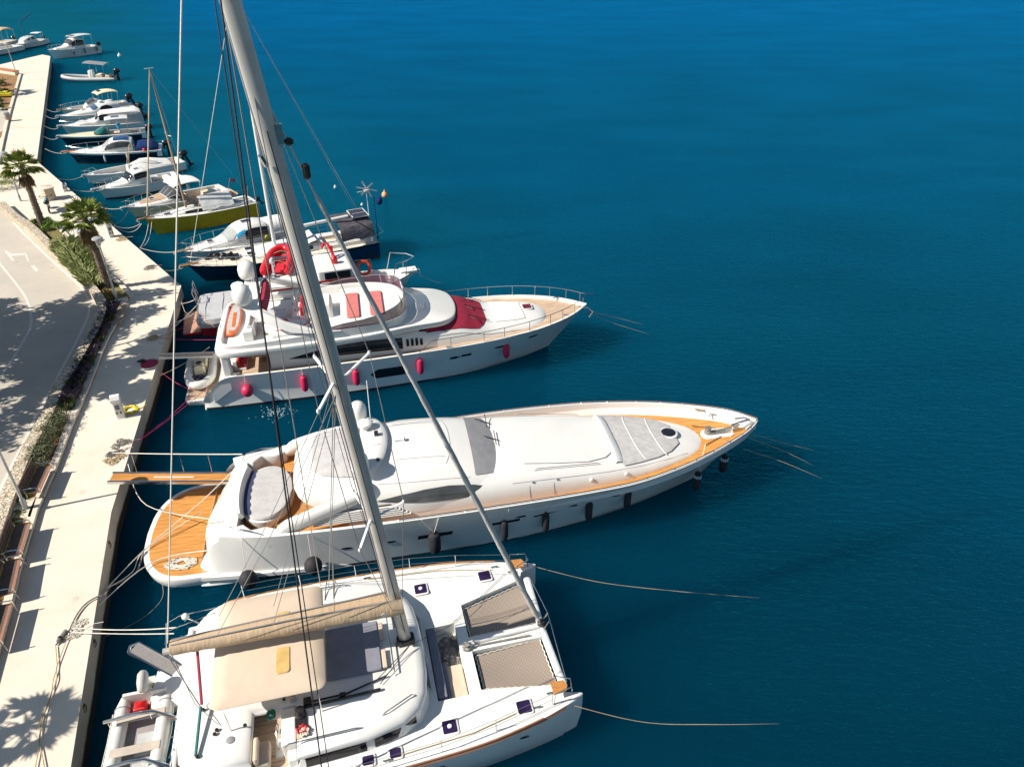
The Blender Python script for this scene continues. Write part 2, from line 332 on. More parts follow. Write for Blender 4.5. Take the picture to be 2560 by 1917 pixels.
# quay slab
edge = [(126,141),(112,250),(98,359),(92,403),(198,494),(437,700),(453,714),(278,1280),(177,1916)]
EP = line(edge); d = (EP[-1]-EP[-2]).normalized(); EP.append(EP[-1]+d*14)
far_end = line([(0,162),(106,137)])
fd = (far_end[0]-far_end[1]).normalized()
poly = [far_end[0]+fd*60, far_end[0], far_end[1]]+EP+[V((-300, EP[-1].y-4, 0)), V((-300, far_end[0].y-30, 0))]
def concrete(name, col, var, weed=False):
    m, t, b = nodes(name); N, L = t.nodes, t.links
    tc = N.new('ShaderNodeTexCoord')
    n1 = N.new('ShaderNodeTexNoise'); n1.inputs['Scale'].default_value = .45; n1.inputs['Detail'].default_value = 8; n1.inputs['Roughness'].default_value = .62; L.new(tc.outputs['Object'], n1.inputs['Vector'])
    n2 = N.new('ShaderNodeTexNoise'); n2.inputs['Scale'].default_value = 14; n2.inputs['Detail'].default_value = 4; L.new(tc.outputs['Object'], n2.inputs['Vector'])
    f = math_n(t, 'ADD', math_n(t, 'MULTIPLY', n1.outputs['Fac'], .75), math_n(t, 'MULTIPLY', n2.outputs['Fac'], .25))
    cr = N.new('ShaderNodeValToRGB'); cr.color_ramp.elements[0].position = .32; cr.color_ramp.elements[1].position = .66
    cr.color_ramp.elements[0].color = (*[c*(1-var) for c in col], 1); cr.color_ramp.elements[1].color = (*[c*(1+var*.5) for c in col], 1); L.new(f, cr.inputs[0]); out = cr.outputs[0]
    # a few dark stains
    vo = N.new('ShaderNodeTexVoronoi'); vo.inputs['Scale'].default_value = .55; L.new(tc.outputs['Object'], vo.inputs['Vector'])
    st = math_n(t, 'LESS_THAN', vo.outputs['Distance'], .09)
    ms = N.new('ShaderNodeMix'); ms.data_type = 'RGBA'; L.new(math_n(t, 'MULTIPLY', st, math_n(t, 'MULTIPLY', n2.outputs['Fac'], .5)), ms.inputs['Factor']); L.new(out, ms.inputs['A']); ms.inputs['B'].default_value = (*[c*.4 for c in col], 1); out = ms.outputs['Result']
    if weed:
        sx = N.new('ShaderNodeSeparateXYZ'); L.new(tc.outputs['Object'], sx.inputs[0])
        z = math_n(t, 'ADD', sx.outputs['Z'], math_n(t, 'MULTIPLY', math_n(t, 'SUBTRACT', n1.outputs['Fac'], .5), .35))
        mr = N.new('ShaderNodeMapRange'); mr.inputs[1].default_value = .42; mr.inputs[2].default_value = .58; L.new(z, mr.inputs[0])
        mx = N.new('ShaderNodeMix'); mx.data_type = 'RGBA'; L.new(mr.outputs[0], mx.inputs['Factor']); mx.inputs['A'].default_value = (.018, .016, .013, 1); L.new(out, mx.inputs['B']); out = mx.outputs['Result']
    L.new(out, b.inputs['Base Color']); b.inputs['Roughness'].default_value = .85; b.inputs['Specular IOR Level'].default_value = .25
    bp = N.new('ShaderNodeBump'); bp.inputs['Strength'].default_value = .25; bp.inputs['Distance'].default_value = .02; L.new(n2.outputs['Fac'], bp.inputs['Height']); L.new(bp.outputs[0], b.inputs['Normal'])
    return m
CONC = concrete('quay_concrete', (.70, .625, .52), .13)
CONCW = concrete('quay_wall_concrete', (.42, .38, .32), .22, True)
KERBM = concrete('kerb_concrete', (.66, .59, .49), .12)
ASPH = concrete('worn_asphalt', (.49, .445, .385), .13)
ROADW = mat('road_paint', (.62, .585, .53), .7, var=.16, vs=9)
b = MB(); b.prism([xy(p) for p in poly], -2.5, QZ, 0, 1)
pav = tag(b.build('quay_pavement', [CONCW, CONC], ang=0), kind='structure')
jt = MB()
for a, c in (((322,740),(449,725)), ((39,184),(119,179)), ((33,244),(112,240)), ((7,322),(100,318)), ((130,497),(198,494))):  # joints, and the distant lamp post's cast shadow painted as a dark strip
    p, q = G(*a, QZ), G(*c, QZ); strip(jt, [p, q], -.025, .025, QZ+.004)
tag(jt.build('joints_and_lamp_shadow', mat('joint_and_shadow_dark', (.22, .19, .15), .9), ang=0), kind='structure')
# stone wall between the road and the planting bed, low kerb on the promenade side
wall_px = [(2,505),(40,540),(72,561),(105,592),(139,627),(174,660),(206,694),(236,727),(252,752),(250,783),(236,818),(212,860),(187,903),(164,936),(143,968),(130,1003),(109,1047),(88,1085),(72,1112),(43,1177),(13,1253),(-30,1370),(-75,1500),(-120,1640)]
WP = smooth(line(wall_px, 1.8), 90)
kerb_px = [(120,549),(152,579),(185,612),(225,650),(268,688),(300,716),(322,740)]
kerb2_px = [(320,742),(306,777),(291,810),(272,842),(250,895),(233,940),(217,979),(200,1018),(185,1051),(163,1110),(141,1167),(124,1205),(109,1240),(95,1272),(88,1296),(71,1352),(52,1417),(40,1470),(28,1521),(0,1619),(-40,1760),(-80,1900)]
KP = line(kerb_px, 1.5); KP2 = smooth(line(kerb2_px, 1.5), 60)
def stone_mat():
    m, t, b = nodes('rubble_stone'); N, L = t.nodes, t.links
    tc = N.new('ShaderNodeTexCoord'); vo = N.new('ShaderNodeTexVoronoi'); vo.inputs['Scale'].default_value = 6; L.new(tc.outputs['Object'], vo.inputs['Vector'])
    ve = N.new('ShaderNodeTexVoronoi'); ve.feature = 'DISTANCE_TO_EDGE'; ve.inputs['Scale'].default_value = 6; L.new(tc.outputs['Object'], ve.inputs['Vector'])
    sx = N.new('ShaderNodeSeparateColor'); L.new(vo.outputs['Color'], sx.inputs[0])
    cr = N.new('ShaderNodeValToRGB'); cr.color_ramp.elements[0].color = (.42, .34, .25, 1); cr.color_ramp.elements[1].color = (.70, .62, .48, 1); L.new(sx.outputs[0], cr.inputs[0])
    mr = N.new('ShaderNodeMapRange'); mr.inputs[1].default_value = .02; mr.inputs[2].default_value = .09; L.new(ve.outputs['Distance'], mr.inputs[0])
    mx = N.new('ShaderNodeMix'); mx.data_type = 'RGBA'; L.new(mr.outputs[0], mx.inputs['Factor']); mx.inputs['A'].default_value = (.27, .23, .18, 1); L.new(cr.outputs[0], mx.inputs['B']); L.new(mx.outputs['Result'], b.inputs['Base Color'])
    bp = N.new('ShaderNodeBump'); bp.inputs['Strength'].default_value = .8; bp.inputs['Distance'].default_value = .04; L.new(mr.outputs[0], bp.inputs['Height']); L.new(bp.outputs[0], b.inputs['Normal']); b.inputs['Roughness'].default_value = .9
    return m
STONE = stone_mat()
b = MB(); sweep(b, WP, -.28, .28, QZ-.1, 1.8)
tag(b.build('stone_wall', STONE, ang=40), 'low curved rubble stone wall between the road and the planting bed', 'wall')
b = MB(); sweep(b, KP, 0, .3, QZ-.1, 1.5)
tag(b.build('bed_kerb', KERBM, ang=40, bev=.02), 'straight pale concrete kerb of the palm bed beside the grey lamp post', 'kerb')
b = MB(); sweep(b, KP2, -.34, 0, QZ-.1, 1.5)
tag(b.build('bed_kerb', KERBM, ang=40, bev=.02), 'long pale concrete kerb edging the benches and lavender along the promenade', 'kerb')
# planting soil
def bedpoly(w0, w1, k, kz):
    ws = [p for p in WP if w0 >= p.y >= w1]
    return [xy(p) for p in ws]+[xy(p) for p in k[::-1]]
SOIL = mat('dry_soil', (.26, .14, .06), .95, var=.4, vs=2.5, bump=.8, bs=14)
SOILG = mat('weedy_soil', (.17, .14, .05), .95, var=.5, vs=3.5, bump=.8, bs=14)
b = MB()
b.prism(bedpoly(G(76,549,1.8).y, G(250,760,1.8).y, KP, 0), QZ-.05, 1.42)
tag(b.build('palm_bed_soil', SOILG, ang=0), kind='structure')
b = MB()
b.prism(bedpoly(G(250,760,1.8).y-.3, -20, KP2, 0), QZ-.05, 1.40)
tag(b.build('promenade_bed_soil', SOIL, ang=0), kind='structure')
b = MB(); p = line([(70,547),(122,547)], 1.55); sweep(b, p, -.2, .2, QZ-.1, 1.5)
tag(b.build('bed_kerb', KERBM, bev=.02), 'short concrete kerb closing the far end of the palm bed by the tall palm', 'kerb')
for a, c, lab in (((270,757),(318,744), 'stubby pale concrete cross kerb at the foot of the grey lamp post'), ((112,1034),(192,1030), 'low stone cross wall between the lavender bed and the rosemary hedge'), ((68,1270),(100,1262), None)):
    if lab:
        b = MB(); sweep(b, line([a, c], 1.55), -.18, .18, QZ, 1.56); tag(b.build('bed_kerb', KERBM, bev=.02), lab, 'kerb')
b = MB(); b.prism([xy(G(*q, 1.5)) for q in ((40,1256),(93,1240),(77,1292),(22,1292))], QZ, 1.5)
tag(b.build('concrete_plinth', KERBM, bev=.02), 'pale concrete pad under the leaning lamp post between two benches', 'plinth')
# road
road = offs(WP, -.28)
rp = [V((-120, road[0].y+20, 0)), V((road[0].x-2.2, road[0].y+2.6, 0))]+road+[V((-120, road[-1].y-4, 0))]
b = MB(); o = len(b.v); b.add([(p.x, p.y, QZ+.004) for p in rp], [list(range(len(rp)))])
tag(b.build('road', ASPH, ang=0), kind='structure')
mk = MB()
e1 = smooth(line([(34,556),(50,575),(84,608),(117,640),(151,671),(183,699),(206,723),(219,746),(223,770),(218,795),(202,832),(187,862),(172,890),(155,921),(141,949),(117,993),(101,1022),(87,1047),(60,1105),(28,1167),(0,1225),(-50,1340)]), 80)
strip(mk, e1, -.075, .075, QZ+.008)
e2 = smooth(line([(-30,625),(0,660),(28,694),(48,720),(63,742),(74,770),(78,797),(76,817),(67,838),(53,862),(39,886),(20,915),(0,946),(-30,990)]), 60)
strip(mk, e2, -.075, .075, QZ+.008)
for a, c, wd in (((81,664),(93,678),.11),((14,628),(34,652),.09)):
    strip(mk, line([a, c]), -wd, wd, QZ+.008)
for pl in (((13,626),(36,651),(24,636),(30,634)), ((24,635),(60,633),(62,639),(28,641)), ((60,632),(66,632),(74,655),(68,652))):
    q = line(pl); mk.add([(p.x, p.y, QZ+.012) for p in q], [(0, 1, 2, 3)])
tag(mk.build('road_markings', ROADW, ang=0), kind='structure')
# far promenade corner: soil, kerb, low tiled wall, side road
b = MB(); q = line([(-30,175),(46,186),(24,272),(4,345),(-40,345)], 1.31); b.add([(p.x, p.y, QZ+.012) for p in q], [(0, 1, 2, 3, 4)])
tag(b.build('far_bed_soil', SOIL, ang=0), kind='structure')
b = MB(); q = line([(-40,250),(0,262),(24,282),(26,306),(4,330),(-40,330)], 1.31); b.add([(p.x, p.y, QZ+.018) for p in q], [list(range(6))])
tag(b.build('side_path', ASPH, ang=0), kind='structure')
b = MB(); sweep(b, line([(50,184),(36,232),(22,280),(4,355),(-8,410)], 1.45), -.12, .2, QZ, 1.48)
tag(b.build('bed_kerb', KERBM, bev=.02), 'far pale kerb along the brown soil bed near the end of the quay', 'kerb')
b = MB(); q = line([(-20,172),(42,181)], 1.7); sweep(b, q, -.35, .35, QZ, 1.8, 0); sweep(b, q, -.42, .42, 1.803, 1.9, 1)
tag(b.build('garden_wall', [KERBM, mat('terracotta_tile', (.42, .16, .07), .8, var=.2)], ang=0), 'low white garden wall capped with orange tiles at the quay end', 'wall')
# ------------------------------------------------------------------ plants
def leafmat(name, c0, c1, sc_=1.5, trans=.15):
    m, t, b = nodes(name); N, L = t.nodes, t.links
    oi = N.new('ShaderNodeNewGeometry'); tc = N.new('ShaderNodeTexCoord')
    nz = N.new('ShaderNodeTexNoise'); nz.inputs['Scale'].default_value = sc_; L.new(tc.outputs['Object'], nz.inputs['Vector'])
    f = math_n(t, 'ADD', math_n(t, 'MULTIPLY', oi.outputs['Random Per Island'], .6), math_n(t, 'MULTIPLY', nz.outputs['Fac'], .5))
    mx = N.new('ShaderNodeMix'); mx.data_type = 'RGBA'; L.new(f, mx.inputs['Factor']); mx.inputs['A'].default_value = (*c0, 1); mx.inputs['B'].default_value = (*c1, 1); L.new(mx.outputs['Result'], b.inputs['Base Color'])
    b.inputs['Roughness'].default_value = .6; b.inputs['Specular IOR Level'].default_value = .25
    return m
LEAF = leafmat('dark_leaves', (.02, .05, .012), (.10, .15, .03))
LEAFB = leafmat('bright_shrub_leaves', (.035, .10, .012), (.16, .26, .03))
ROSEM = leafmat('rosemary_leaves', (.05, .065, .03), (.18, .19, .10))
LAV = leafmat('lavender_flowers', (.045, .045, .045), (.16, .12, .19))
LAVG = leafmat('lavender_stems', (.04, .06, .025), (.13, .14, .07))
GRASSM = leafmat('silver_grass', (.17, .21, .07), (.44, .47, .22))
DRYG = leafmat('dry_grass', (.30, .20, .06), (.5, .36, .14))
PALML = leafmat('palm_leaves', (.045, .095, .012), (.34, .38, .08), 1.)
PALMD = leafmat('dead_palm_leaves', (.10, .065, .035), (.28, .19, .10), 1.)
BARK = mat('palm_bark', (.16, .12, .09), .9, var=.45, vs=5, bump=1.2, bs=9, stretch=(1, 1, 2))
WOODB = mat('tree_bark', (.10, .075, .055), .9, var=.4, vs=4, bump=1)
def leaf(mb, c, n, ln, wd, mi=0, cross=None):
    n = n.normalized(); u = n.orthogonal().normalized(); u = Matrix.Rotation(R.uniform(0, 6.28), 3, n) @ u; v = n.cross(u)
    mb.add([c-u*ln*.5, c+v*wd*.5, c+u*ln*.5, c-v*wd*.5], [(0, 1, 2, 3)], mi)
def rdir(): 
    z = R.uniform(-1, 1); a = R.uniform(0, 2*pi); q = sqrt(1-z*z); return V((q*cos(a), q*sin(a), z))
def bush(mb, c, r, n, ln, wd, mi=0, lo=-.2):
    c = V(c)
    lobes = [(c+V((rdir().x*r[0]*.45, rdir().y*r[1]*.45, R.uniform(-.1, .4)*r[2])), R.uniform(.45, .75)) for _ in range(7)]
    for k in range(n):
        lc, lr = R.choice(lobes); d = rdir()
        if d.z < lo: d.z = -d.z*.4
        q = lr*R.uniform(.55, 1.05); leaf(mb, lc+V((d.x*r[0]*q, d.y*r[1]*q, d.z*r[2]*q)), (d+rdir()*.8), ln*R.uniform(.6, 1.3), wd*R.uniform(.7, 1.3), mi)
def tuft(mb, c, rad, h, n, wd=.02, mi=0, lean=.5):
    c = V(c)
    for k in range(n):
        a = R.uniform(0, 2*pi); p = c+V((cos(a), sin(a), 0))*rad*sqrt(R.random()); a2 = a+R.uniform(-.7, .7); l = h*R.uniform(.55, 1.1); s = V((-sin(a2), cos(a2), 0))*wd
        d = V((cos(a2), sin(a2), 0))*lean*l*R.uniform(.3, 1.1)
        m = p+d*.4+V((0, 0, l*.65)); e = p+d+V((0, 0, l*.9))
        mb.add([p-s, p+s, m+s*.7, e, m-s*.7], [(0, 1, 2, 3, 4)], mi)
def plant(name, label, cat, loc, mats, fn, group=None):
    t = thing(name, label, cat, loc, 0, group); mb = MB(); fn(mb); mb.build('foliage', mats, t, ang=0, fixn=False); return t
def palm(loc, h, crown, label, n_fr, dead, lean=(0, 0), seed=1):
    R.seed(seed); t = thing('palm_tree', label, 'palm tree', loc)
    top = V((lean[0], lean[1], h)); pts = []; rad = []
    for k in range(26):
        u = k/25; pts.append(V((lean[0]*u*u, lean[1]*u*u, h*u))); rad.append((.26-.09*u)*(1+.10*(k % 2))*(1.5 if u < .04 else 1.2 if u < .1 else 1))
    b = MB(); b.tube(pts, rad, 10)
    for k in range(170):                                           # old leaf bases
        u = R.random()**1.2*.97; a = R.uniform(0, 6.28); p = V((lean[0]*u*u, lean[1]*u*u, h*u)); q = .26-.09*u; o = V((cos(a), sin(a), 0)); s = V((-sin(a), cos(a), 0))*.05
        b.add([p+o*q*.9-s, p+o*q*.9+s, p+o*(q+.10)+s*.5+V((0, 0, .14)), p+o*(q+.10)-s*.5+V((0, 0, .14))], [(0, 1, 2, 3)])
    b.build('trunk', BARK, t, ang=40, fixn=False)
    def fan(mb, az, el, pl, L, nb, droop, mi):
        d = V((cos(az)*cos(el), sin(az)*cos(el), sin(el))); base = top+V((cos(az), sin(az), 0))*.1
        tip = base+d*pl+V((0, 0, -droop*.3)); sd_ = V((-sin(az), cos(az), 0)); nn = d.cross(sd_)
        mb.tube([base, base+d*pl*.5+V((0, 0, .03)), tip], [.03, .022, .015], 4, mi)
        for k in range(nb):
            f = (k/(nb-1)-.5)*2; a = f*1.25; v = (d*cos(a)+sd_*sin(a)).normalized(); l = L*(1-.28*abs(f))*R.uniform(.85, 1.1); w_ = .05
            pr = v.cross(nn).normalized()*w_; dn = V((0, 0, -1))*l*droop*R.uniform(.5, 1.2)
            m = tip+v*l*.55+nn*.03+dn*.25; e = tip+v*l+dn
            mb.add([tip-pr*.3, tip+pr*.3, m+pr, e, m-pr], [(0, 1, 2, 3, 4)], mi)
    b = MB()
    for k in range(n_fr):
        az = k*2.399+R.uniform(-.2, .2); el = 1.4-1.75*(k/n_fr)**.8+R.uniform(-.2, .2)
        fan(b, az, el, crown*R.uniform(.38, .5), crown*R.uniform(.5, .62), 15, .12+.35*(k/n_fr), 0)
    b.build('crown', PALML, t, ang=0, fixn=False)
    if dead:
        b = MB()
        for k in range(dead):
            az = k*2.399; el = -1.15+R.uniform(-.2, .25); sv = top.copy(); top.z -= R.uniform(.2, .9); fan(b, az, el, crown*.2, crown*.42, 11, .45, 0); top.z = sv.z
        b.build('dead_skirt', PALMD, t, ang=0, fixn=False)
    return t
p1 = G(106, 562, 1.42); p2 = G(270, 716, 1.42)
palm(p1, 4.55, 1.5, 'fan palm with slim smooth trunk beside the parked scooter', 30, 14, (-.1, .1), 3)
palm(p2, 4.75, 1.55, 'fan palm with rough trunk and shaggy skirt beside the grey street lamp', 34, 26, (-.1, 0), 5)
pp = G(-30, 470, 1.3)
palm(V((-15.2-1.15*5.4*.943, 13.7-1.15*5.4*.334, 1.3)), 5.4, 1.35, 'fan palm on the promenade whose crown shades the foreground paving', 28, 10, (0, 0), 8)
palm(G(-60, 240, 1.3), 3.4, 2.6, 'squat fan palm in the brown soil bed at the far end of the quay', 24, 0, (.2, 0), 9)
# shrubs of the palm bed
for k, (px, py, r) in enumerate(((92,563,.5),(112,577,.6),(122,562,.55),(140,572,.62))):
    R.seed(20+k); plant('shrub', 'glossy green shrub in the clump at the foot of the scooter-side palm', 'shrub', G(px, py, 1.42), [LEAFB], lambda mb: bush(mb, (0, 0, .2), (r, r, .45), 520, .11, .07), 'green shrubs under the palm')
def grass_f(mb):
    for k in range(15): 
        u = k/14; p = G(165+u*78, 616+u*96, 1.42)-G(165, 616, 1.42); w_ = .45+.2*sin(pi*u)
        tuft(mb, (p.x, p.y, 0), w_+.25, .75, 210, .014, 0, .75)
R.seed(30); plant('ornamental_grass', 'silvery ornamental grass mound between the stone wall and the rough palm', 'grass clump', G(165, 616, 1.42), [GRASSM], grass_f)
R.seed(31)
mb = MB()
for k in range(420):
    u = R.random(); p = G(135+u*115+R.uniform(-16, 16), 600+u*128+R.uniform(-8, 8), 1.42); tuft(mb, p, .12, .16, 5, .012, R.randint(0, 1))
tag(mb.build('bed_grass', [LAVG, DRYG], ang=0, fixn=False), 'short grass and weeds growing in the palm bed', 'grass', kind='stuff')
R.seed(32); plant('ornamental_grass', 'small straw coloured grass tuft at the foot of the grey lamp post', 'grass clump', G(265, 742, 1.42), [DRYG], lambda mb: (tuft(mb, (0, 0, 0), .35, .45, 160, .014), tuft(mb, (.5, -.25, 0), .3, .35, 110, .014)))
def mid_bed(v, f):        # a point across the planted strip: v = survey row, f = 0 at the wall, 1 at the kerb
    w_ = min(WP, key=lambda p: abs(p.y-G(200, v, 1.6).y)); k_ = min(KP2, key=lambda p: abs(p.y-G(200, v, 1.6).y)); a = w_.x+.35; c = k_.x-.5; return V((a+(c-a)*f, (w_.y+k_.y)/2, 1.4))
for k in range(15):
    v = 768+k*17.5; R.seed(40+k)
    def lav(mb, k=k):
        bush(mb, (0, 0, .1), (.42, .5, .3), 330, .10, .03, 1); tuft(mb, (0, 0, .05), .36, .5, 260, .014, 0 if k % 3 != 2 else 1, .5)
    plant('lavender', 'purple lavender clump in the shaded bed behind the stone wall', 'lavender', mid_bed(v, R.uniform(.5, .72)), [LAV, LAVG], lav, 'lavender clumps along the stone wall')
for k in range(9):
    v = 775+k*28; R.seed(60+k)
    plant('shrub', 'low dark ground cover shrub on the promenade side of the lavender', 'shrub', mid_bed(v, .95), [LEAF], lambda mb: bush(mb, (0, 0, .05), (.42, .8, .28), 260, .1, .05), 'dark shrubs in the lavender bed')
def hedge(mb):
    o = mid_bed(1045, .5)
    for k in range(11):
        p = mid_bed(1043+k*11.2, .42+R.uniform(-.1, .12))-o; bush(mb, (p.x, p.y, .22), (.62+.12*R.random(), .55, .5), 620, .10, .035)
R.seed(70); plant('rosemary_hedge', 'grey green rosemary hedge behind the promenade between stone wall and bench', 'hedge', mid_bed(1045, .5), [ROSEM], hedge)
R.seed(71)
mb = MB()
for k in range(700):
    p = mid_bed(R.uniform(1165, 1640), R.uniform(-.05, .75)); 
    if R.random() < .6: tuft(mb, p, .14, .22, 7, .014, R.choice((0, 0, 0, 1)))
tag(mb.build('ground_cover', [LEAFB, DRYG], ang=0, fixn=False), 'patchy green weeds and grass in the soil behind the benches', 'grass', kind='stuff')
for k, (px, py, r) in enumerate(((3,215,1.2),(8,240,1.0),(-6,262,1.2),(2,275,.8))):
    R.seed(80+k); plant('shrub', 'dusty green shrub in the brown bed at the far end of the quay', 'shrub', G(px, py, 1.31), [LEAF], lambda mb: bush(mb, (0, 0, .3), (r, r, .7), 420, .22, .12), 'shrubs in the far soil bed')
for k, (px, py, r) in enumerate(((8,455,1.0),(22,470,.9),(-8,475,1.1))):
    R.seed(90+k); plant('shrub', 'olive green shrub behind the thin lamp post left of the tall palm', 'shrub', G(px, py, 1.31), [GRASSM], lambda mb: bush(mb, (0, 0, .3), (r, r, .6), 500, .16, .06), 'olive shrubs by the road corner')
# two big trees just outside the view throw the broken shade over road and promenade
def big_tree(loc, h, rad, nl, label, seed, flat=.5):
    R.seed(seed); t = thing('shade_tree', label, 'tree', loc); b = MB(); tops = []
    b.tube([(0, 0, 0), (.1, .1, h*.25), (.2, 0, h*.5)], [.34, .27, .22], 9)
    for k in range(11):
        a = k*2.399; q = rad*(.35+.6*R.random()); e = V((cos(a)*q, sin(a)*q, h+R.uniform(-.35, .45)*rad*flat)); m = V((.2+cos(a)*q*.35, sin(a)*q*.35, h*.72)); b.tube([(.2, 0, h*.48), m, e], [.17, .11, .03], 6); tops.append(e)
        for j in range(5):
            e2 = e+V((R.uniform(-1, 1), R.uniform(-1, 1), R.uniform(-.3, .4)))*rad*.34; b.tube([m+(e-m)*R.uniform(.4, .9), (m+e2)*.5+V((0, 0, .2)), e2], [.05, .04, .012], 4); tops.append(e2)
    b.build('trunk', WOODB, t, ang=50)
    b = MB()
    for c in tops:
        cr = R.uniform(.75, 1.35)*rad*.17
        for j in range(nl//len(tops)):
            dd = rdir(); leaf(b, c+V((dd.x*cr, dd.y*cr, dd.z*cr*.55))*R.random()**.4, rdir()+V((0, 0, .6)), .42*R.uniform(.6, 1.3), .27*R.uniform(.6, 1.2))
    b.build('crown', LEAF, t, ang=0, fixn=False); return t
def shade_at(x, y, h): k = h/tan(SUN_EL); return V((x+cos(SUN_AZ)*k, y+sin(SUN_AZ)*k, QZ))
big_tree(shade_at(-28.6, 39.0, 7.6), 7.6, 5.6, 14000, 'broad leafy tree across the road whose crown shades the road bend', 101)
big_tree(shade_at(-23.3, 35.9, 7.2), 7.2, 4.3, 12000, 'dense round tree whose shadow reaches over the promenade to the pedestal', 104)
big_tree(shade_at(-25.7, 29.9, 7.0), 7.0, 3.2, 1300, 'thinner bare-branched tree across the road nearer the benches', 102)
# ------------------------------------------------------------------ street furniture
LAMPG = mat('grey_painted_steel', (.42, .43, .42), .4, .3)
SLATW = mat('dark_bench_slat', (.12, .075, .055), .6, var=.3, vs=5, stretch=(1, 8, 8))
SLATR = mat('reddish_bench_slat', (.30, .15, .10), .6, var=.2, vs=5, stretch=(1, 8, 8))
def lamp(loc, label):
    t = thing('street_lamp', label, 'street lamp', loc)
    MB().rev([(.10, 0), (.10, .5), (.06, .56), (.055, 2.2), (.045, 3.55), (.045, 3.6)], n=10).build('post', LAMPG, t)
    b = MB(); b.tube([(0, 0, 3.5), (-.12, 0, 3.55), (-.14, 0, 3.75)], .03, 6); b.rev([(.05, 3.58), (.10, 3.62), (.20, 3.95), (.22, 4.0)], n=12)
    b.build('lantern', mat('lantern_glass', (.55, .56, .54), .2), t)
    MB().rev([(.30, 3.99), (.33, 4.02), (.30, 4.10), (.10, 4.17), (.02, 4.18)], n=14).build('cap', LAMPG, t)
lamp(G(291, 746, 1.5), 'grey street lamp standing beside the rough shaggy palm')
lamp(G(65, 1270, 1.5), 'slanting grey lamp post on the concrete pad between the benches')
lamp(G(52, 503, 1.3), 'thin grey lamp post behind the slim palm near the scooter')
lamp(G(41, 185, 1.3), 'distant lamp post by the tiled garden wall at the quay end')
def bench_t():
    t = thing('bench', 'x', 'bench', group='slatted benches facing the boats')
    b = MB()
    for k in range(5): b.bx(-.93, .93, -.065+.11*k-.24, .043+.11*k-.24, .42, .455, 1 if k == 0 else 0)
    b.build('seat', [SLATW, SLATR], t, ang=0)
    b = MB()
    for k in range(4): b.box((0, .30+.035*k, .52+.105*k), (1.86, .03, .106))
    b.build('backrest', SLATW, t, ang=0)
    for sx in (-.86, .86):
        b = MB(); b.tube([(sx, -.34, 0), (sx, -.33, .40), (sx, -.28, .62), (sx, .0, .66), (sx, .33, .62)], .022, 6); b.tube([(sx, .33, .62), (sx, .26, .42), (sx, .30, 0)], .022, 6); b.tube([(sx, .26, .40), (sx, -.30, .40)], .02, 6); b.tube([(sx, .28, .42), (sx, .44, .90)], .018, 6)
        b.build('arm', STEEL, t)
    return t
def copy_tree(o, parent=None):
    c = o.copy(); C.objects.link(c); c.parent = parent
    for ch in list(o.children): copy_tree(ch, c)
    return c
B0 = bench_t()
kd = (KP2[40]-KP2[34]); 
for k, (px, py, lab) in enumerate(((95,1196,'slatted bench alone at the near end of the rosemary hedge'), (43,1346,'slatted bench just below the concrete lamp pad'), (20,1440,'middle slatted bench of the three in a row'), (-8,1560,'slatted bench nearest the camera cut by the left edge'))):
    o = B0 if k == 0 else copy_tree(B0)
    p = G(px, py, 1.9); q = min(range(1, len(KP2)-1), key=lambda i: (KP2[i]-p).length); dd = KP2[q+1]-KP2[q-1]
    nn = V((-dd.y, dd.x, 0)).normalized()                        # towards the sea
    o.location = (p.x, p.y, 1.42); o.rotation_euler = (0, 0, atan2(dd.y, dd.x)+pi); o['label'] = lab
def slat_seat():
    a, c = G(312, 763, 1.52), G(290, 811, 1.52); m = (a+c)/2; dd = (c-a); t = thing('slatted_seat', 'weathered wooden slat seat fixed on the kerb by the lamp post', 'seat', (m.x, m.y, 1.5), atan2(dd.y, dd.x)); L_ = dd.length
    b = MB()
    for k in range(5): b.bx(-L_/2, L_/2, -.28+.11*k, -.19+.11*k, .08, .12)
    b.build('slats', mat('weathered_wood', (.38, .29, .21), .8, var=.25), t, ang=0)
    MB().bx(-L_/2+.1, -L_/2+.2, -.26, .22, 0, .078).build('bracket', LAMPG, t, ang=0); MB().bx(L_/2-.2, L_/2-.1, -.26, .22, 0, .078).build('bracket', LAMPG, t, ang=0)
slat_seat()
def pedestal(loc, rz, label, s=1.0):
    t = thing('power_pedestal', label, 'power pedestal', loc, rz)
    b = MB(); b.layers(rrect(-.2, .2, -.2, .2, .06, 3), [(-.02, 0), (-.02, .05), (0, .06), (0, .95*s)]); b.build('cabinet', mat('pedestal_paint', (.64, .62, .58), .5, var=.06), t)
    b = MB(); b.loft([[(-.23, y, .95*s), (-.23, y, 1.12*s), (-.1, y, 1.26*s), (.12, y, 1.26*s), (.23, y, 1.1*s), (.23, y, .95*s)] for y in (-.21, .21)], True, True, True); b.build('hood', mat('pedestal_hood', (.74, .73, .71), .4, var=.04), t, ang=20)
    sg_ = mat('socket_grey', (.1, .11, .13), .4); MB().bx(.202, .225, -.1, .1, .55, .8).build('meter_window', sg_, t, ang=0); MB().bx(.202, .24, -.13, -.05, .3, .42).build('socket', sg_, t, ang=0); MB().bx(.202, .24, .05, .13, .3, .42).build('socket', sg_, t, ang=0)
pedestal(G(303, 1041, QZ), -1.2, 'white shore power pedestal with the yellow hose coil beside it')
pedestal(G(278, 592, QZ), -.7, 'white shore power pedestal opposite the yellow sailing boat', .95)
pedestal(G(163, 478, QZ), -.7, 'small pale pedestal at the water edge beyond the beige bin box', .55)
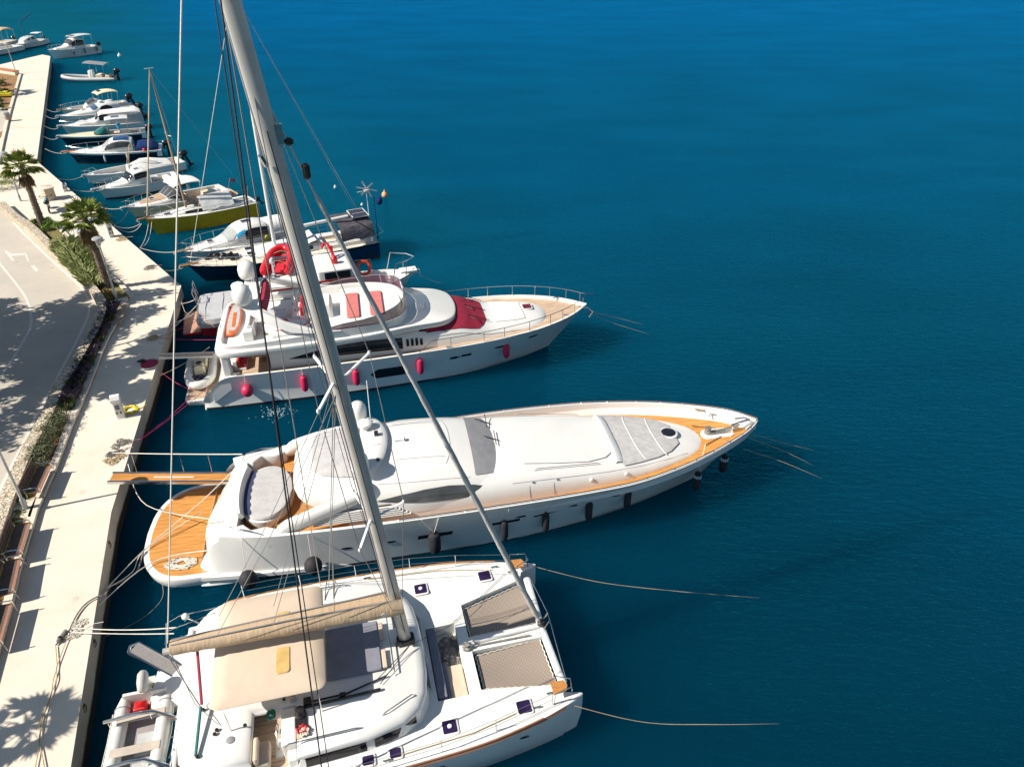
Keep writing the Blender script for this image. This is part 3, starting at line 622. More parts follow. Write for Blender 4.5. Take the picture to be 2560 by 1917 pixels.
def bin_box():
    t = thing('bin_box', 'beige square bin box with a flat lid beside the scooter', 'bin', G(126, 498, QZ), -.75)
    m = mat('beige_panel', (.46, .37, .28), .7)
    MB().layers(rrect(-.5, .5, -.4, .4, .05, 2), [(.0, 0), (.02, 1.0)]).build('body', m, t)
    MB().layers(rrect(-.55, .55, -.45, .45, .05, 2), [(0, 1.0), (0, 1.06), (.05, 1.08)]).build('lid', KERBM, t)
bin_box()
def litter(loc, label, col):
    t = thing('litter_bin', label, 'litter bin', loc)
    MB().rev([(.26, 0), (.30, .06), (.32, .8), (.30, .84)], n=16).build('drum', mat('bin_drum', (.33, .27, .21), .7, var=.2), t)
    MB().rev([(.33, .84), (.33, .92), (.2, 1.0), (.03, 1.02)], n=16).build('lid', mat('lid_'+label[:4], col, .5), t)
litter(G(212, 606, QZ), 'round brown litter bin half hidden behind the rough palm', (.24, .28, .32))
litter(G(22, 303, QZ), 'round litter bin with a bright blue lid on the far promenade', (.03, .22, .5))
def scooter(loc, rz):
    t = thing('motor_scooter', 'dark motorbike with blue tank parked by the slim palm', 'motorbike', loc, rz)
    for x in (-.68, .68):
        b = MB(); i0 = 0
        b.rev([(.20, -.06), (.29, -.055), (.315, 0), (.29, .055), (.20, .06)], n=18); b.xf(Matrix.Translation((x, 0, .315)) @ Matrix.Rotation(pi/2, 4, 'X')); b.build('wheel', BLACK, t)
    b = MB(); b.loft([[(x, w_*cos(a), z+h*sin(a)) for a in [k*pi/5 for k in range(10)]] for x, w_, z, h in ((-.85, .04, .8, .05), (-.5, .14, .74, .14), (0, .15, .6, .22), (.3, .16, .72, .2), (.55, .06, .8, .1))], True, True, True); b.build('body', mat('dark_teal_paint', (.01, .05, .08), .25, coat=.5), t)
    MB().ell((.2, 0, .88), (.28, .17, .13), 12, 8).build('tank', mat('blue_tank_paint', (.02, .16, .24), .2, coat=.5), t)
    b = MB(); b.ell((-.3, 0, .84), (.36, .15, .07), 12, 6); b.build('saddle', BLACK, t)
    b = MB(); b.tube([(.5, -.38, 1.0), (.55, -.15, 1.03), (.55, .15, 1.03), (.5, .38, 1.0)], .022, 6); b.tube([(.55, 0, 1.02), (.68, 0, .35)], .035, 6); b.ell((.5, -.42, 1.12), (.03, .08, .05), 8, 5); b.ell((.5, .42, 1.12), (.03, .08, .05), 8, 5); b.build('handlebar', BLACK, t)
    b = MB(); b.ell((-.78, 0, .95), (.22, .22, .17), 12, 8); b.build('top_box', BLACK, t)
scooter(G(125, 527, QZ), radians(118))
def coil(mb, c, r0, r1, turns, th, wob=.03, mi=0):
    pts = []
    n = int(turns*16)
    for k in range(n):
        a = 2*pi*k/16; r = r0+(r1-r0)*R.random(); pts.append((c[0]+cos(a)*r+R.uniform(-wob, wob), c[1]+sin(a)*r+R.uniform(-wob, wob), c[2]+th*(.8+3.5*R.random())))
    return mb.tube(pts, th, 5, mi)
R.seed(111); p = G(325, 1026, QZ); b = MB(); coil(b, p, .22, .42, 11, .022); b.tube([p+V((.4, .1, .03)), p+V((.55, .25, .03)), p+V((.6, .5, .03))], .02, 5)
tag(b.build('hose_coil', mat('yellow_hose', (.70, .55, .02), .5)), 'yellow water hose coiled beside the white pedestal', 'hose')
p = G(374, 909, QZ); b = MB(); b.rev([(.46, 0), (.47, .02), (.44, .03), (.40, .026)], (p.x, p.y, p.z+.003), n=26); tag(b.build('door_mat', mat('crimson_mat', (.36, .02, .07), .9, var=.25, vs=20)), 'round crimson mat lying on the quay by the gangway', 'mat')
p = G(358, 905, QZ); b = MB(); b.ell((p.x, p.y, p.z+.09), (.2, .12, .1), 10, 6); b.ell((p.x-.22, p.y, p.z+.05), (.13, .07, .06), 8, 5); tag(b.build('bag', BLACK), 'small black bag lying beside the crimson mat', 'bag')
b = MB(); p = G(22, 243, 1.32); b.box((p.x-.4, p.y, p.z+.35), (1.7, .8, .4), .2); b.box((p.x-.5, p.y, p.z+.64), (1.1, .6, .18), .2); tag(b.build('utility_box', LIME, ang=0, bev=.08), 'bright yellow utility box in the far soil bed', 'box')
# ================================================================== BOATS
def lerp(a, b, t): return a+(b-a)*t
def hull_mesh(mb, sheer, wl, N=44, rows=7, flare=0., keel=-.45, stripes=None, aft_cap=True):
    "paired tables sheer[(x,half,z)] and waterline[(x,half)] ruled together down to the keel"
    S = cat_r(sheer, N); W = cat_r(wl, N); rings = []
    for s_, w_ in zip(S, W):
        half = []
        for r in range(rows+1):
            u = r/rows; x = lerp(s_[0], w_[0], u); y = lerp(max(s_[1], 0), max(w_[1], 0), u)-flare*sin(pi*u)*min(1, max(w_[1], .0)+.25); half.append((x, max(y, .0), lerp(s_[2], 0, u)))
        half += [(w_[0], max(w_[1], 0)*.7, keel*.7), (w_[0], 0, keel)]
        rings.append(half+[(x, -y, z) for x, y, z in half[::-1][1:]])
    n = len(rings[0]); mrow = [0]*(n-1)
    if stripes:
        for r, m in stripes.items(): mrow[r] = m; mrow[n-2-r] = m
    return mb.loft(rings, False, aft_cap, False, mrow=mrow)
def deck_mesh(mb, sheer, N=44, cap=.1, drop=.3, camber=.04, x0=None, x1=None, mcap=0, mdeck=1, z_fix=None):
    S = cat_r(sheer, N); rings = []
    for x, y, z in S:
        if (x0 is not None and x < x0) or (x1 is not None and x > x1): continue
        y = max(y, .01); c = min(cap, y*.6); zd = z-drop if z_fix is None else z_fix
        h = [(x, y, z+.002), (x, y-c, z+.012), (x, max(y-c-.04, 0), zd), (x, 0, zd+camber)]
        rings.append(h+[(a, -b_, c_) for a, b_, c_ in h[::-1][1:]])
    return mb.loft(rings, mrow=[mcap, mcap, mdeck, mdeck, mcap, mcap])
def rail(mb, pts, r=.014, n=5): return mb.tube(pts, r, n)
def rope(name_label, pts, m, r=.018, sag=0., cat='mooring line', n=18, group=None):
    pts = [V(p) for p in pts]; out = []
    if len(pts) > 2: pts = [V(q) for q in cat_r([tuple(p) for p in pts], 5*len(pts))]; sag = 0; n = 2
    for i in range(len(pts)-1):
        for k in range(n+(1 if i == len(pts)-2 else 0)):
            u = k/n; p = pts[i].lerp(pts[i+1], u); p.z -= sag*4*u*(1-u); out.append(p)
    if pts[-1].z < .05: r = [r*min(1, .12+2.2*(1-i/(len(out)-1))) for i in range(len(out))]     # sinks out of sight
    b = MB(); b.tube(out, r, 6); return tag(b.build('mooring_line', m, ang=60), name_label, cat, group)
def fender(loc, ln, rad, m, label, group, top, rope_m=ROPEW, ball=False, tip=None):
    t = thing('fender', label, 'fender', loc, 0, group); b = MB(); h = ln/2
    if ball: b.ell((0, 0, 0), (rad, rad, rad*1.12), 14, 10)
    else: b.rev([(.03, -h-.05), (.05, -h), (rad*.75, -h+.06), (rad, -h+.2), (rad, h-.2), (rad*.75, h-.06), (.05, h), (.03, h+.07)], n=14)
    b.build('body', m, t)
    if tip: MB().rev([(.05, h-.12), (rad*1.02, h-.16), (rad*1.02, h-.3)], n=12).build('band', tip, t)
    tp = V(top)-V(loc); MB().tube([(0, 0, h), tp], .016, 5).build('lanyard', rope_m, t); return t
class Boat:
    def __init__(s, name, label, cat, o, hd):
        s.t = thing(name, label, cat, (o[0], o[1], 0), radians(hd)); s.M = Matrix.Translation((o[0], o[1], 0)) @ Matrix.Rotation(radians(hd), 4, 'Z')
    def w(s, x, y, z): return s.M @ V((x, y, z))
    def at(s, px, py, z): return s.M.inverted() @ G(px, py, z)
def bowrail(mb, sheer, N, x0, h, r=.014, posts=7, inset=.06, top_ext=.12, mid=False):
    S = [p for p in cat_r(sheer, N) if p[0] >= x0]; L_ = [(x, max(y-inset, 0), z) for x, y, z in S]
    for sg in (1, -1):
        top = [(x+(top_ext if i == len(L_)-1 else 0), y*sg, z+h) for i, (x, y, z) in enumerate(L_)]
        top[0] = (top[0][0]-.15, top[0][1], L_[0][2]); mb.tube(top, r, 5)
        if mid: mb.tube([(x, y, z-h*.5) for x, y, z in top[1:]], r*.6, 4)
        for k in range(1, posts+1):
            i = int(k*(len(L_)-1)/(posts+.3)); x, y, z = L_[i]; mb.tube([(x, y*sg, z), (top[i][0], top[i][1], top[i][2])], r*.9, 5)
def hatch(par, x, y, z, lx, ly, m=PURP, rz=0., name='hatch', knob=False):
    b = MB(); b.layers(rrect(-lx/2-.05, lx/2+.05, -ly/2-.05, ly/2+.05, .07, 3), [(0, 0), (0, .035), (.02, .045)]); b.xf(Matrix.Translation((x, y, z)) @ Matrix.Rotation(rz, 4, 'Z')); h = b.build(name, GREYHULL, par, ang=30)
    b = MB(); b.layers(rrect(-lx/2, lx/2, -ly/2, ly/2, .05, 3), [(0, .046), (.01, .056)]); b.xf(Matrix.Translation((x, y, z)) @ Matrix.Rotation(rz, 4, 'Z')); b.build('pane', m, h, ang=30)
    if knob:
        b = MB(); b.rev([(.07, 0), (.07, .03), (.04, .045)], n=12); b.xf(Matrix.Translation((x, y, z+.057))); b.build('vent', GEL2, h)
    return h
# ------------------------------------------------------------------ white sport yacht with teak decks
def sport_yacht():
    Y = Boat('motor_yacht', 'long white sport yacht with golden teak decks and round grey sunbed aft', 'yacht', (-15.35, 22.94), 10.65); t = Y.t
    sh = [(2.5,2.3,.60),(2.95,2.42,1.35),(3.75,2.52,2.02),(5.4,2.9,2.15),(8,3.08,2.22),(11,3.2,2.32),(15.2,3.29,2.5),(18.5,3.2,2.58),(20.5,3.0,2.61),(22.5,2.52,2.7),(24,1.98,2.77),(25.4,1.34,2.83),(26.4,.74,2.84),(27.12,.06,2.8)]
    wl = [(2.5,2.9),(2.95,2.95),(3.75,2.96),(5.4,2.95),(8,2.9),(10.6,2.84),(14.9,2.66),(18,2.2),(19.6,1.86),(21.2,1.42),(22.4,1.0),(23.4,.62),(24.2,.3),(24.7,.02)]
    b = MB(); hull_mesh(b, sh, wl, 60, 8, .05); b.build('hull', GEL, t, ang=40)
    b = MB(); deck_mesh(b, sh, 60, .13, .55, .02, x0=5.2, mcap=0, mdeck=1); b.build('deck', [GEL, TEAKR], t, ang=40)
    # bathing platform
    pl = [(3.3,2.86),(2.4,2.93),(1.4,2.86),(.75,2.5),(.3,1.9),(.05,1.1),(-.03,0)]; pl = [V((x, y)) for x, y in pl]; out = [tuple(r) for r in cat_r([tuple(p) for p in pl], 22)]; out = out+[(x, -y) for x, y in out[::-1][1:]]
    b = MB(); b.layers(out, [(.25, -.3), (.05, .1), (0, .40), (.03, .49), (.10, .5)]); pf = b.build('bathing_platform', GEL, t, ang=40)
    b = MB(); b.layers(out, [(.24, .5), (.24, .515)]); b.build('teak_planking', TEAKR, pf, ang=0)
    for sg in (1, -1):
        b = MB(); b.loft([[(x, sg*2.6, z-.3), (x, sg*y, z-.16), (x, sg*(y-.02), z), (x, sg*2.6, z+.06)] for x, y, z in cat_r([(2.6,2.95,.46),(4,3.04,.42),(5.5,3.06,.36),(7,3.0,.24),(8.6,2.9,.10)], 14)], True, True, True); b.build('spray_ledge', GEL, pf, ang=40)
        b = MB(); b.loft([[(x, sg*(y+.012), .13), (x, sg*(y+.012), -.05)] for x, y in cat_r(wl, 50)[10:]]); b.build('waterline_stripe', mat('dark_boot_stripe', (.02, .025, .03), .5), t, ang=60, fixn=False)
    # transom: sloping white face with sun bed on top
    b = MB(); ring = []
    for k in range(21):
        u = k/20*2-1; y = u*2.3; ex = 1-.35*u*u
        ring.append([(2.48-.1*(1-u*u)+.45*u*u, y, .5), (2.75+.25*u*u, y, .95), (3.3+.1*u*u, y, 1.6), (3.75, y*.97, 2.02), (3.95, y*.95, 2.12), (4.15, y*.93, 2.1), (4.2, y*.93, 1.3)])
    b.loft(ring, False, True, True); b.build('transom', GEL, t, ang=50)
    def oval(x0, x1, w_, n=28, pw=2.4):
        cx, rx = (x0+x1)/2, (x1-x0)/2; return [(cx+rx*math.copysign(abs(cos(a))**(2/pw), cos(a)), w_*math.copysign(abs(sin(a))**(2/pw), sin(a))) for a in [2*pi*k/n for k in range(n)]]
    b = MB(); b.layers(oval(4.0, 6.25, 1.74, 32, 2.05), [(.12, 1.40), (.02, 1.7), (0, 1.88), (.06, 1.94)]); sb = b.build('sunbed', GEL, t, ang=40)
    b = MB(); b.layers(oval(4.04, 6.21, 1.70, 32, 2.05), [(.02, 1.93), (0, 2.0), (.05, 2.07), (.25, 2.085)]); b.build('cover', GREYC, sb, ang=50)
    b = MB(); b.loft([[(4.0+.18*(y*y/2.4), y, 1.9), (3.97+.18*(y*y/2.4), y, 2.30), (4.09+.18*(y*y/2.4), y, 2.34), (4.22+.18*(y*y/2.4), y, 2.1)] for y in [-1.5+.15*k for k in range(21)]], True, True, True); b.build('backrest', GEL, sb, ang=40)
    b = MB(); b.loft([[(4.24+.18*(y*y/2.4), y, 2.092), (4.50+.15*(y*y/2.4)+.03*sin(y*14), y, 2.098)] for y in [-1.4+.1*k for k in range(29)]]); b.build('cushion', mat('navy_cushion', (.03, .04, .10), .8), sb)
    # cockpit floor and side seats
    b = MB(); b.add([(3.9,-2.42,1.42),(5.6,-2.7,1.42),(10.5,-2.9,1.42),(10.5,2.9,1.42),(5.6,2.7,1.42),(3.9,2.42,1.42)], [(0,1,2,3,4,5)]); b.build('cockpit_floor', TEAKR, t, ang=0)
    for sg in (1, -1):
        b = MB(); wg = [(3.45,2.46),(3.75,2.2),(4.4,1.95),(4.75,2.35),(5.3,2.25),(5.75,2.45),(5.85,2.9),(5.4,2.88),(4.4,2.7)]; b.layers([(x, y*sg) for x, y in wg], [(.06, 1.4), (0, 1.6), (0, 2.1), (.04, 2.17)]); b.build('side_seat', GEL, t, ang=40, bev=.05)
        b = MB(); rail(b, [(3.9, 2.1*sg, 2.2), (4.1, 2.35*sg, 2.36), (4.7, 2.62*sg, 2.36), (5.2, 2.78*sg, 2.22)], .02); b.build('grab_rail', STEEL, t)
        b = MB(); wgl = [(5.7,2.66,2.0,.22),(6.05,2.62,2.2,.42),(6.7,2.58,2.42,.44),(7.5,2.5,2.7,.40),(8.6,2.36,3.0,.36),(9.6,2.16,3.26,.3)]
        b.loft([[(x, sg*(y+.22*cos(a)), z+r_*sin(a)*.9) for a in [2*pi*k/12 for k in range(12)]] for x, y, z, r_ in cat_r(wgl, 14)], True, True, True); b.build('wing_support', GEL, t, ang=50)
    # deck house (long trunk with soft shoulders)
    tr = SE([(8.5,2.62,1.5,3.1,3.6),(11,2.62,1.6,3.3,3.6),(13.5,2.60,1.7,3.42,3.6),(15.6,2.54,1.8,3.36,3.4),(17.5,2.42,1.85,3.18,3.3),(19.2,2.27,1.9,2.98,3.2),(20.6,2.08,1.95,2.84,3.0),(22.2,1.72,2.05,2.68,2.8),(23.4,1.28,2.1,2.48,2.6),(24.2,.75,2.12,2.3,2.4),(24.5,.12,2.15,2.2,2)])
    b = MB(); tr.mesh(b, 60, 28); b.build('deckhouse', GEL, t, ang=60)
    up = SE([(6.45,1.15,2.95,3.35,2.6),(6.7,1.65,2.75,3.6,2.8),(7.4,2.0,2.5,3.84,2.9),(9,2.36,2.2,3.95,2.8),(11,2.60,2.2,3.96,2.6),(12.6,2.58,2.2,3.86,2.6),(13.8,2.5,2.2,3.64,2.7),(14.7,2.4,2.2,3.40,2.9),(15.4,2.2,2.2,3.18,3),(15.9,1.9,2.2,2.98,3)])
    b = MB(); up.mesh(b, 56, 32); sal = b.build('saloon', GEL, t, ang=60)
    d2 = radians
    b = MB(); up.patch(b, [(13.72,d2(41),d2(139)),(14.2,d2(43),d2(137)),(14.8,d2(44),d2(136)),(15.25,d2(55),d2(125)),(15.62,d2(72),d2(108))], 18, .03, sub=6); ws = b.build('windscreen_cover', GREYD, sal, ang=60)
    b = MB()
    for y0, x0 in ((-.35, 15.55), (.95, 15.35)): b.tube([(x0, y0, 3.12), (x0-.55, y0+.25, 3.42), (x0-1.15, y0+.42, 3.60)], .02, 5); b.tube([(x0-.7, y0-.15, 3.50), (x0-.65, y0+.85, 3.50)], .018, 5)
    b.build('wiper', BLACK, ws)
    for sg in (0, 1):
        f = (lambda a: d2(a)) if sg == 0 else (lambda a: d2(180-a))
        b = MB(); up.patch(b, [(9.7,f(15),f(15.6)),(10.6,f(12),f(22)),(11.6,f(10),f(27)),(12.6,f(9),f(29)),(13.6,f(9),f(27)),(14.3,f(11),f(22)),(14.85,f(14),f(15))], 6, .02, sub=5); b.build('side_window', GLASS2 if sg else mat('greyish_side_window', (.115, .11, .135), .35, var=.12), sal, ang=60)
    # roof details: sunroof seams, gray cover aft, arch, domes, antenna
    b = MB(); up.patch(b, [(7.25,d2(62),d2(118)),(7.6,d2(54),d2(126)),(8.3,d2(50),d2(130)),(9.15,d2(50),d2(130))], 14, .05, sub=5); b.build('flybridge_cover', GREYC, sal, ang=60)
    b = MB()
    for y in (-.9, .9): b.tube([up.P(x, pi/2-y*.42)+V((0, 0, .004)) for x in (10.6, 11.3, 12.0, 12.6)], .012, 4)
    b.tube([up.P(12.9-.3*abs(k/6)**2, pi/2+k/6*.55)+V((0, 0, .004)) for k in range(-6, 7)], .012, 4)
    b.tube([up.P(x, d2(38))+V((0, -.004, .004)) for x in (9.8, 10.6, 11.4, 12.2, 13, 13.5)], .012, 4); b.tube([up.P(x, d2(142))+V((0, .004, .004)) for x in (9.8, 10.6, 11.4, 12.2, 13, 13.5)], .012, 4)
    b.build('roof_seam', GREYD, sal)
    b = MB(); pr = []
    for k in range(25):
        a = pi*k/24; y = 1.95*cos(a); z = 3.72+.42*sin(a)**.6; xx = 9.1+.85*sin(a); ch = .55+.25*sin(a)
        pr.append([(xx-ch*.5, y, z), (xx-ch*.2, y, z+.09), (xx+ch*.35, y, z+.07), (xx+ch*.5, y, z-.02), (xx, y, z-.07)])
    b.loft(pr, True, True, True); ar = b.build('radar_arch', GEL, t, ang=40)
    for y, h, r_ in ((1.72, .95, .36), (-1.72, .85, .36)):
        b = MB(); b.rev([(.2, 0), (.24, .06), (r_, .14), (r_, h-.36), (r_*.92, h-.2), (r_*.66, h-.06), (r_*.3, h-.01), (.02, h)], (9.2, y, 3.95), 18); b.build('satellite_dome', GEL, ar, ang=50)
    b = MB(); b.rev([(.12, 0), (.16, .05), (.16, .2), (.30, .24), (.31, .36), (.22, .42), (.02, .44)], (9.45, .75, 4.12), 16); b.tube([(9.45, .55, 4.3), (9.6, 1.3, 4.3)], .05, 6, flat=.6); b.build('radar', GEL2, ar)
    MB().tube([(9.7, 1.0, 4.1), (9.75, .98, 6.4)], .018, 5).build('aerial', GREYHULL, ar); MB().tube([(9.3, -.6, 4.1), (9.25, -.6, 4.9)], .015, 5).build('aerial', GREYHULL, ar)
    b = MB(); b.box((9.9, .15, 4.28), (.16, .2, .2)); b.box((9.9, -1.4, 4.1), (.12, .15, .15)); b.build('searchlight', BLACK, ar)
    b = MB(); b.tube([(10.6, -.1, 4.0), (10.75, -.1, 4.06), (10.95, -.1, 4.06)], .03, 6); b.ell((11.0, -.1, 4.07), (.07, .1, .07), 8, 6); b.build('horn', GEL2, sal)
    # engine-room louvres on both sides
    for sg in (1, -1):
        b = MB()
        b.loft([[(7.2, sg*2.66, 2.14), (7.2+.0, sg*2.5, 2.62)], [(11.0, sg*2.62, 2.20), (10.2, sg*2.52, 2.72)]]); lv = b.build('engine_vent', BLACK, t, ang=0)
        b = MB()
        for k in range(6):
            u = (k+.5)/6; b.box(((7.2+lerp(11, 10.2, u))/2, sg*lerp(2.68, 2.55, u), lerp(2.19, 2.65, u)), (lerp(3.9, 3.1, u), .10, .035), ry=-.012)
        b.build('louvre', GEL, lv, ang=0)
    # trunk top: cushioned lid, foredeck sunpad with cover, hatch
    b = MB(); tr.patch(b, [(15.75,d2(61),d2(119)),(17.2,d2(57),d2(123)),(18.6,d2(55),d2(125)),(19.4,d2(60),d2(120)),(19.9,d2(72),d2(108))], 14, .05, sub=5); b.build('roof_lid', GEL, t, ang=60)
    b = MB(); tr.patch(b, [(20.1,d2(38),d2(142)),(20.9,d2(39),d2(141)),(21.8,d2(42),d2(138)),(22.5,d2(50),d2(130)),(23.05,d2(68),d2(112))], 16, .06, sub=5); sp = b.build('foredeck_sunpad', GREYC, t, ang=60)
    b = MB()
    for x in (20.95, 22.0): b.tube([tr.P(x+.25*abs(a/50)**2, d2(90+a))+V((0, 0, .07)) for a in range(-48, 49, 8)], .02, 5)
    b.build('webbing', WHITEC, sp)
    b = MB(); b.loft([[(19.75, y, tr.at(19.75)[2]*1.0-.5*abs(y/2.1)**4+.02), (19.85, y, tr.at(19.8)[2]+.16-.5*abs(y/2.1)**4), (20.08, y, tr.at(20)[2]+.13-.5*abs(y/2.1)**4), (20.2, y, tr.at(20.2)[2]-.5*abs(y/2.1)**4+.02)] for y in [-1.75+.175*k for k in range(21)]], False); b.build('backrest', GEL, t, ang=50)
    b = MB(); b.rev([(.42, 0), (.42, .06), (.36, .09)], (22.82, 0, 2.6), 22); h = b.build('round_hatch', GEL, t); MB().rev([(.33, .092), (.3, .11), (.01, .115)], (22.82, 0, 2.6), 22).build('pane', GLASS, h)
    b = MB()
    for a in (63, 117): b.tube([tr.P(x, d2(a))+tr.N(x, d2(a))*.004 for x in (15.9, 16.8, 17.7, 18.6, 19.3)], .011, 4)
    b.tube([tr.P(x, d2(150))+tr.N(x, d2(150))*.004 for x in (15.2, 16.5, 18, 19.5, 21, 22.3, 23.3)], .012, 4); b.tube([tr.P(x, d2(30))+tr.N(x, d2(30))*.004 for x in (15.2, 16.5, 18, 19.5, 21, 22.3, 23.3)], .012, 4)
    b.build('trunk_seam', GREYD, t)
    for a in (132, 48): b = MB(); b.tube([tr.P(16.2, d2(a)), tr.P(16.3, d2(a))+V((0, 0, .1)), tr.P(17.6, d2(a))+V((0, 0, .1)), tr.P(19.0, d2(a))+V((0, 0, .1)), tr.P(19.1, d2(a))], .016, 5); b.build('hand_rail', STEEL, t)
    # house-side door seams, lights and windlass
    b = MB()
    for x in (15.9, 16.95):
        b.tube([tr.P(x, d2(a))+tr.N(x, d2(a))*.003 for a in (176, 172, 166, 158)], .012, 4)
    for x in (16.05, 17.1): b.box(tuple(tr.P(x, d2(152))+V((0, -.02, .02))), (.06, .05, .08))
    b.build('side_door_seam', GREYD, t)
    for x, y in ((18.6, -1), (20.2, -1), (15.6, 1), (18.0, 1)):
        q = tr.P(x, d2(165 if y < 0 else 15)); b = MB(); b.ell((q.x, q.y, q.z+.06), (.1, .05, .1), 10, 6); b.build('courtesy_light', GEL2, t)
    b = MB(); b.layers(rrect(24.45, 26.0, -.34, .34, .3, 4), [(0, 2.14), (0, 2.32), (.06, 2.36)]); wn = b.build('windlass_plinth', GEL, t, ang=40)
    b = MB(); b.rev([(.16, 0), (.17, .12), (.09, .16), (.14, .26), (.15, .32), (.03, .34)], (24.75, 0, 2.36), 14); b.tube([(24.9, 0, 2.44), (25.5, .02, 2.46), (26.3, .06, 2.6)], .06, 6); b.tube([(24.8, -.15, 2.42), (25.6, -.12, 2.44), (26.2, -.05, 2.55)], .035, 6); b.build('windlass', CHAIN, wn)
    b = MB(); b.tube([(25.9, .08, 2.62), (26.5, .05, 2.82), (26.75, .02, 2.86)], .05, 6, flat=.6); b.tube([(26.15, .3, 2.78), (26.55, .2, 2.86), (26.72, .02, 2.86)], .04, 6); b.build('anchor', STEEL, t)
    b = MB()
    for sg in (1, -1): b.tube([(25.2, sg*.95, 2.58), (25.3, sg*1.1, 2.6), (25.55, sg*1.02, 2.6)], .03, 6); b.box((24.9, sg*1.42, 2.7), (.42, .12, .05), rz=-sg*.45); b.tube([(24.3, sg*.75, 2.3), (25.3, sg*.3, 2.34)], .025, 5)
    b.build('bow_cleat', STEEL, t)
    b = MB()
    S = [p for p in cat_r(sh, 60) if p[0] > 10.4]
    for sg in (1, -1):
        b.tube([(x, sg*max(y-.06, 0), z+.09) for x, y, z in S], .022, 5)
        for x, y, z in S[::3]: b.tube([(x, sg*max(y-.06, 0), z), (x, sg*max(y-.06, 0), z+.09)], .02, 4)
    b.build('toe_rail', STEEL, t)
    b = MB(); S2 = cat_r([(a, c, d) for a, c, d in sh], 80); W2 = cat_r(wl, 80)
    def hp(x, zz, sg=-1, off=.012):
        i = min(range(80), key=lambda k: abs(lerp(S2[k][0], W2[k][0], 1-zz/S2[k][2])-x)); u = 1-zz/S2[i][2]; return V((lerp(S2[i][0], W2[i][0], u), sg*(lerp(S2[i][1], W2[i][1], u)-.05*sin(pi*u)+off), zz))
    for x0, x1, z0, z1 in ((11.0,12.75,1.02,1.24),(14.2,15.25,1.25,1.42),(16.0,16.75,1.36,1.47)):
        for sg in (1, -1): b.add([hp(x0, z0, sg), hp(x1, z0+.05, sg), hp(x1+.15, z1+.05, sg), hp(x0+.1, z1, sg)], [(0, 1, 2, 3)])
    b.build('hull_window', GLASS, t, ang=0, fixn=False)
    b = MB()
    for x, z in ((8.1,1.05),(9.95,1.1),(15.6,1.6),(17.6,1.72),(19.4,1.85),(20.2,1.85)):
        for sg in (1, -1): c = hp(x, z, sg, .01); b.add([c+V((.24*cos(a), 0, .055*sin(a)))*1 for a in [2*pi*k/12 for k in range(12)]], [tuple(range(12))])
    b.build('porthole', GLASS, t, ang=0, fixn=False)
    # gangway lying from the transom to the quay
    a, c = V((3.45, 1.95, 1.42)), V((-1.7, 2.52, 1.75)); dd = (c-a); an = atan2(dd.y, dd.x); L_ = hypot(dd.x, dd.y); rise = atan2(dd.z, L_)
    MG = Matrix.Translation(a) @ Matrix.Rotation(an, 4, 'Z') @ Matrix.Rotation(-rise, 4, 'Y')
    b = MB(); b.bx(0, L_, -.24, .24, -.03, .03); b.xf(MG); gw = b.build('gangway', TEAKR, t, ang=0)
    b = MB()
    for y in (-.3, .3): b.bx(-.1, L_+.05, y-.05, y+.05, -.07, .06)
    for x in (1.0, 2.2, 4.2): b.tube([(x, -.3, .05), (x+.05, -.34, 1.0)], .016, 5)
    b.xf(MG); b.build('side_rail', STEEL, gw, ang=30)
    b = MB(); b.bx(1.7, 3.4, -.03, .03, .032, .05); b.xf(MG); b.build('tread', WHITEC, gw, ang=0)
    R.seed(140); b = MB()
    for k in range(7):
        pts = []; cx, cy = 1.72+R.uniform(-.1, .1), -2.05+R.uniform(-.1, .1)
        for j in range(15): a = j*.52+k; q = .16+.3*R.random(); pts.append((cx+cos(a)*q*1.4, cy+sin(a)*q*.8, .54+.02*R.random()))
        b.tube(pts, .022, 5)
    tag(b.build('rope_heap', ROPEW), None); o = b
    return Y, hp
RY, rhp = sport_yacht()
rh = [o for o in C.objects if o.name == 'rope_heap'][0]
rh.matrix_world = RY.M; tag(rh, 'loose heap of white rope on the teak bathing platform', 'rope')
# ------------------------------------------------------------------ flybridge yacht with burgundy covers
def inflatable(t, L, B, rt, m, z0=.18, bow_up=.16, n=9, closed_bow=True, nx=26):
    "U shaped tube of a tender; bow at +x"
    pts = []; hb = B/2-rt
    for k in range(nx+1):
        u = k/nx*2-1
        if abs(u) > .45: x = -L/2+(1-abs(u))/.55*(L*.58); y = hb
        else: a = (abs(u)/.45)*pi/2; x = L*.08+(L*.42-rt)*cos(a); y = hb*sin(a)
        pts.append((x, math.copysign(y, u), z0+rt+bow_up*max(0, (x/L+.05)*2)**2))
    r = [rt*(.55 if k in (0, nx) else .9 if k in (1, nx-1) else 1) for k in range(nx+1)]
    MB().tube(pts, r, n).build('tube', m, t, ang=60)
def outboard(par, x, y, z, s=1., m=OUTB, tilt=.0, name='outboard_motor'):
    b = MB(); b.loft([[(x+dx*s, y+w_*s*cos(a), z+zz*s+h*s*sin(a)) for a in [2*pi*k/12 for k in range(12)]] for dx, w_, zz, h in ((.28,.10,.40,.12),(.22,.17,.40,.22),(-.05,.20,.42,.28),(-.35,.18,.42,.24),(-.48,.10,.38,.12))], True, True, True); c0 = len(b.v)
    b.box((x-.12*s, y, z-.25*s), (.22*s, .14*s, .95*s)); b.box((x-.22*s, y, z-.62*s), (.5*s, .30*s, .03*s)); b.tube([(x-.4*s, y, z-.78*s), (x+.15*s, y, z-.78*s)], .07*s, 8); b.box((x+.18*s, y, z+.05*s), (.2*s, .24*s, .3*s))
    if tilt: b.xf(Matrix.Translation((x+.2*s, y, z)) @ Matrix.Rotation(tilt, 4, 'Y') @ Matrix.Translation((-x-.2*s, -y, -z)))
    return b.build(name, m, par, ang=45)
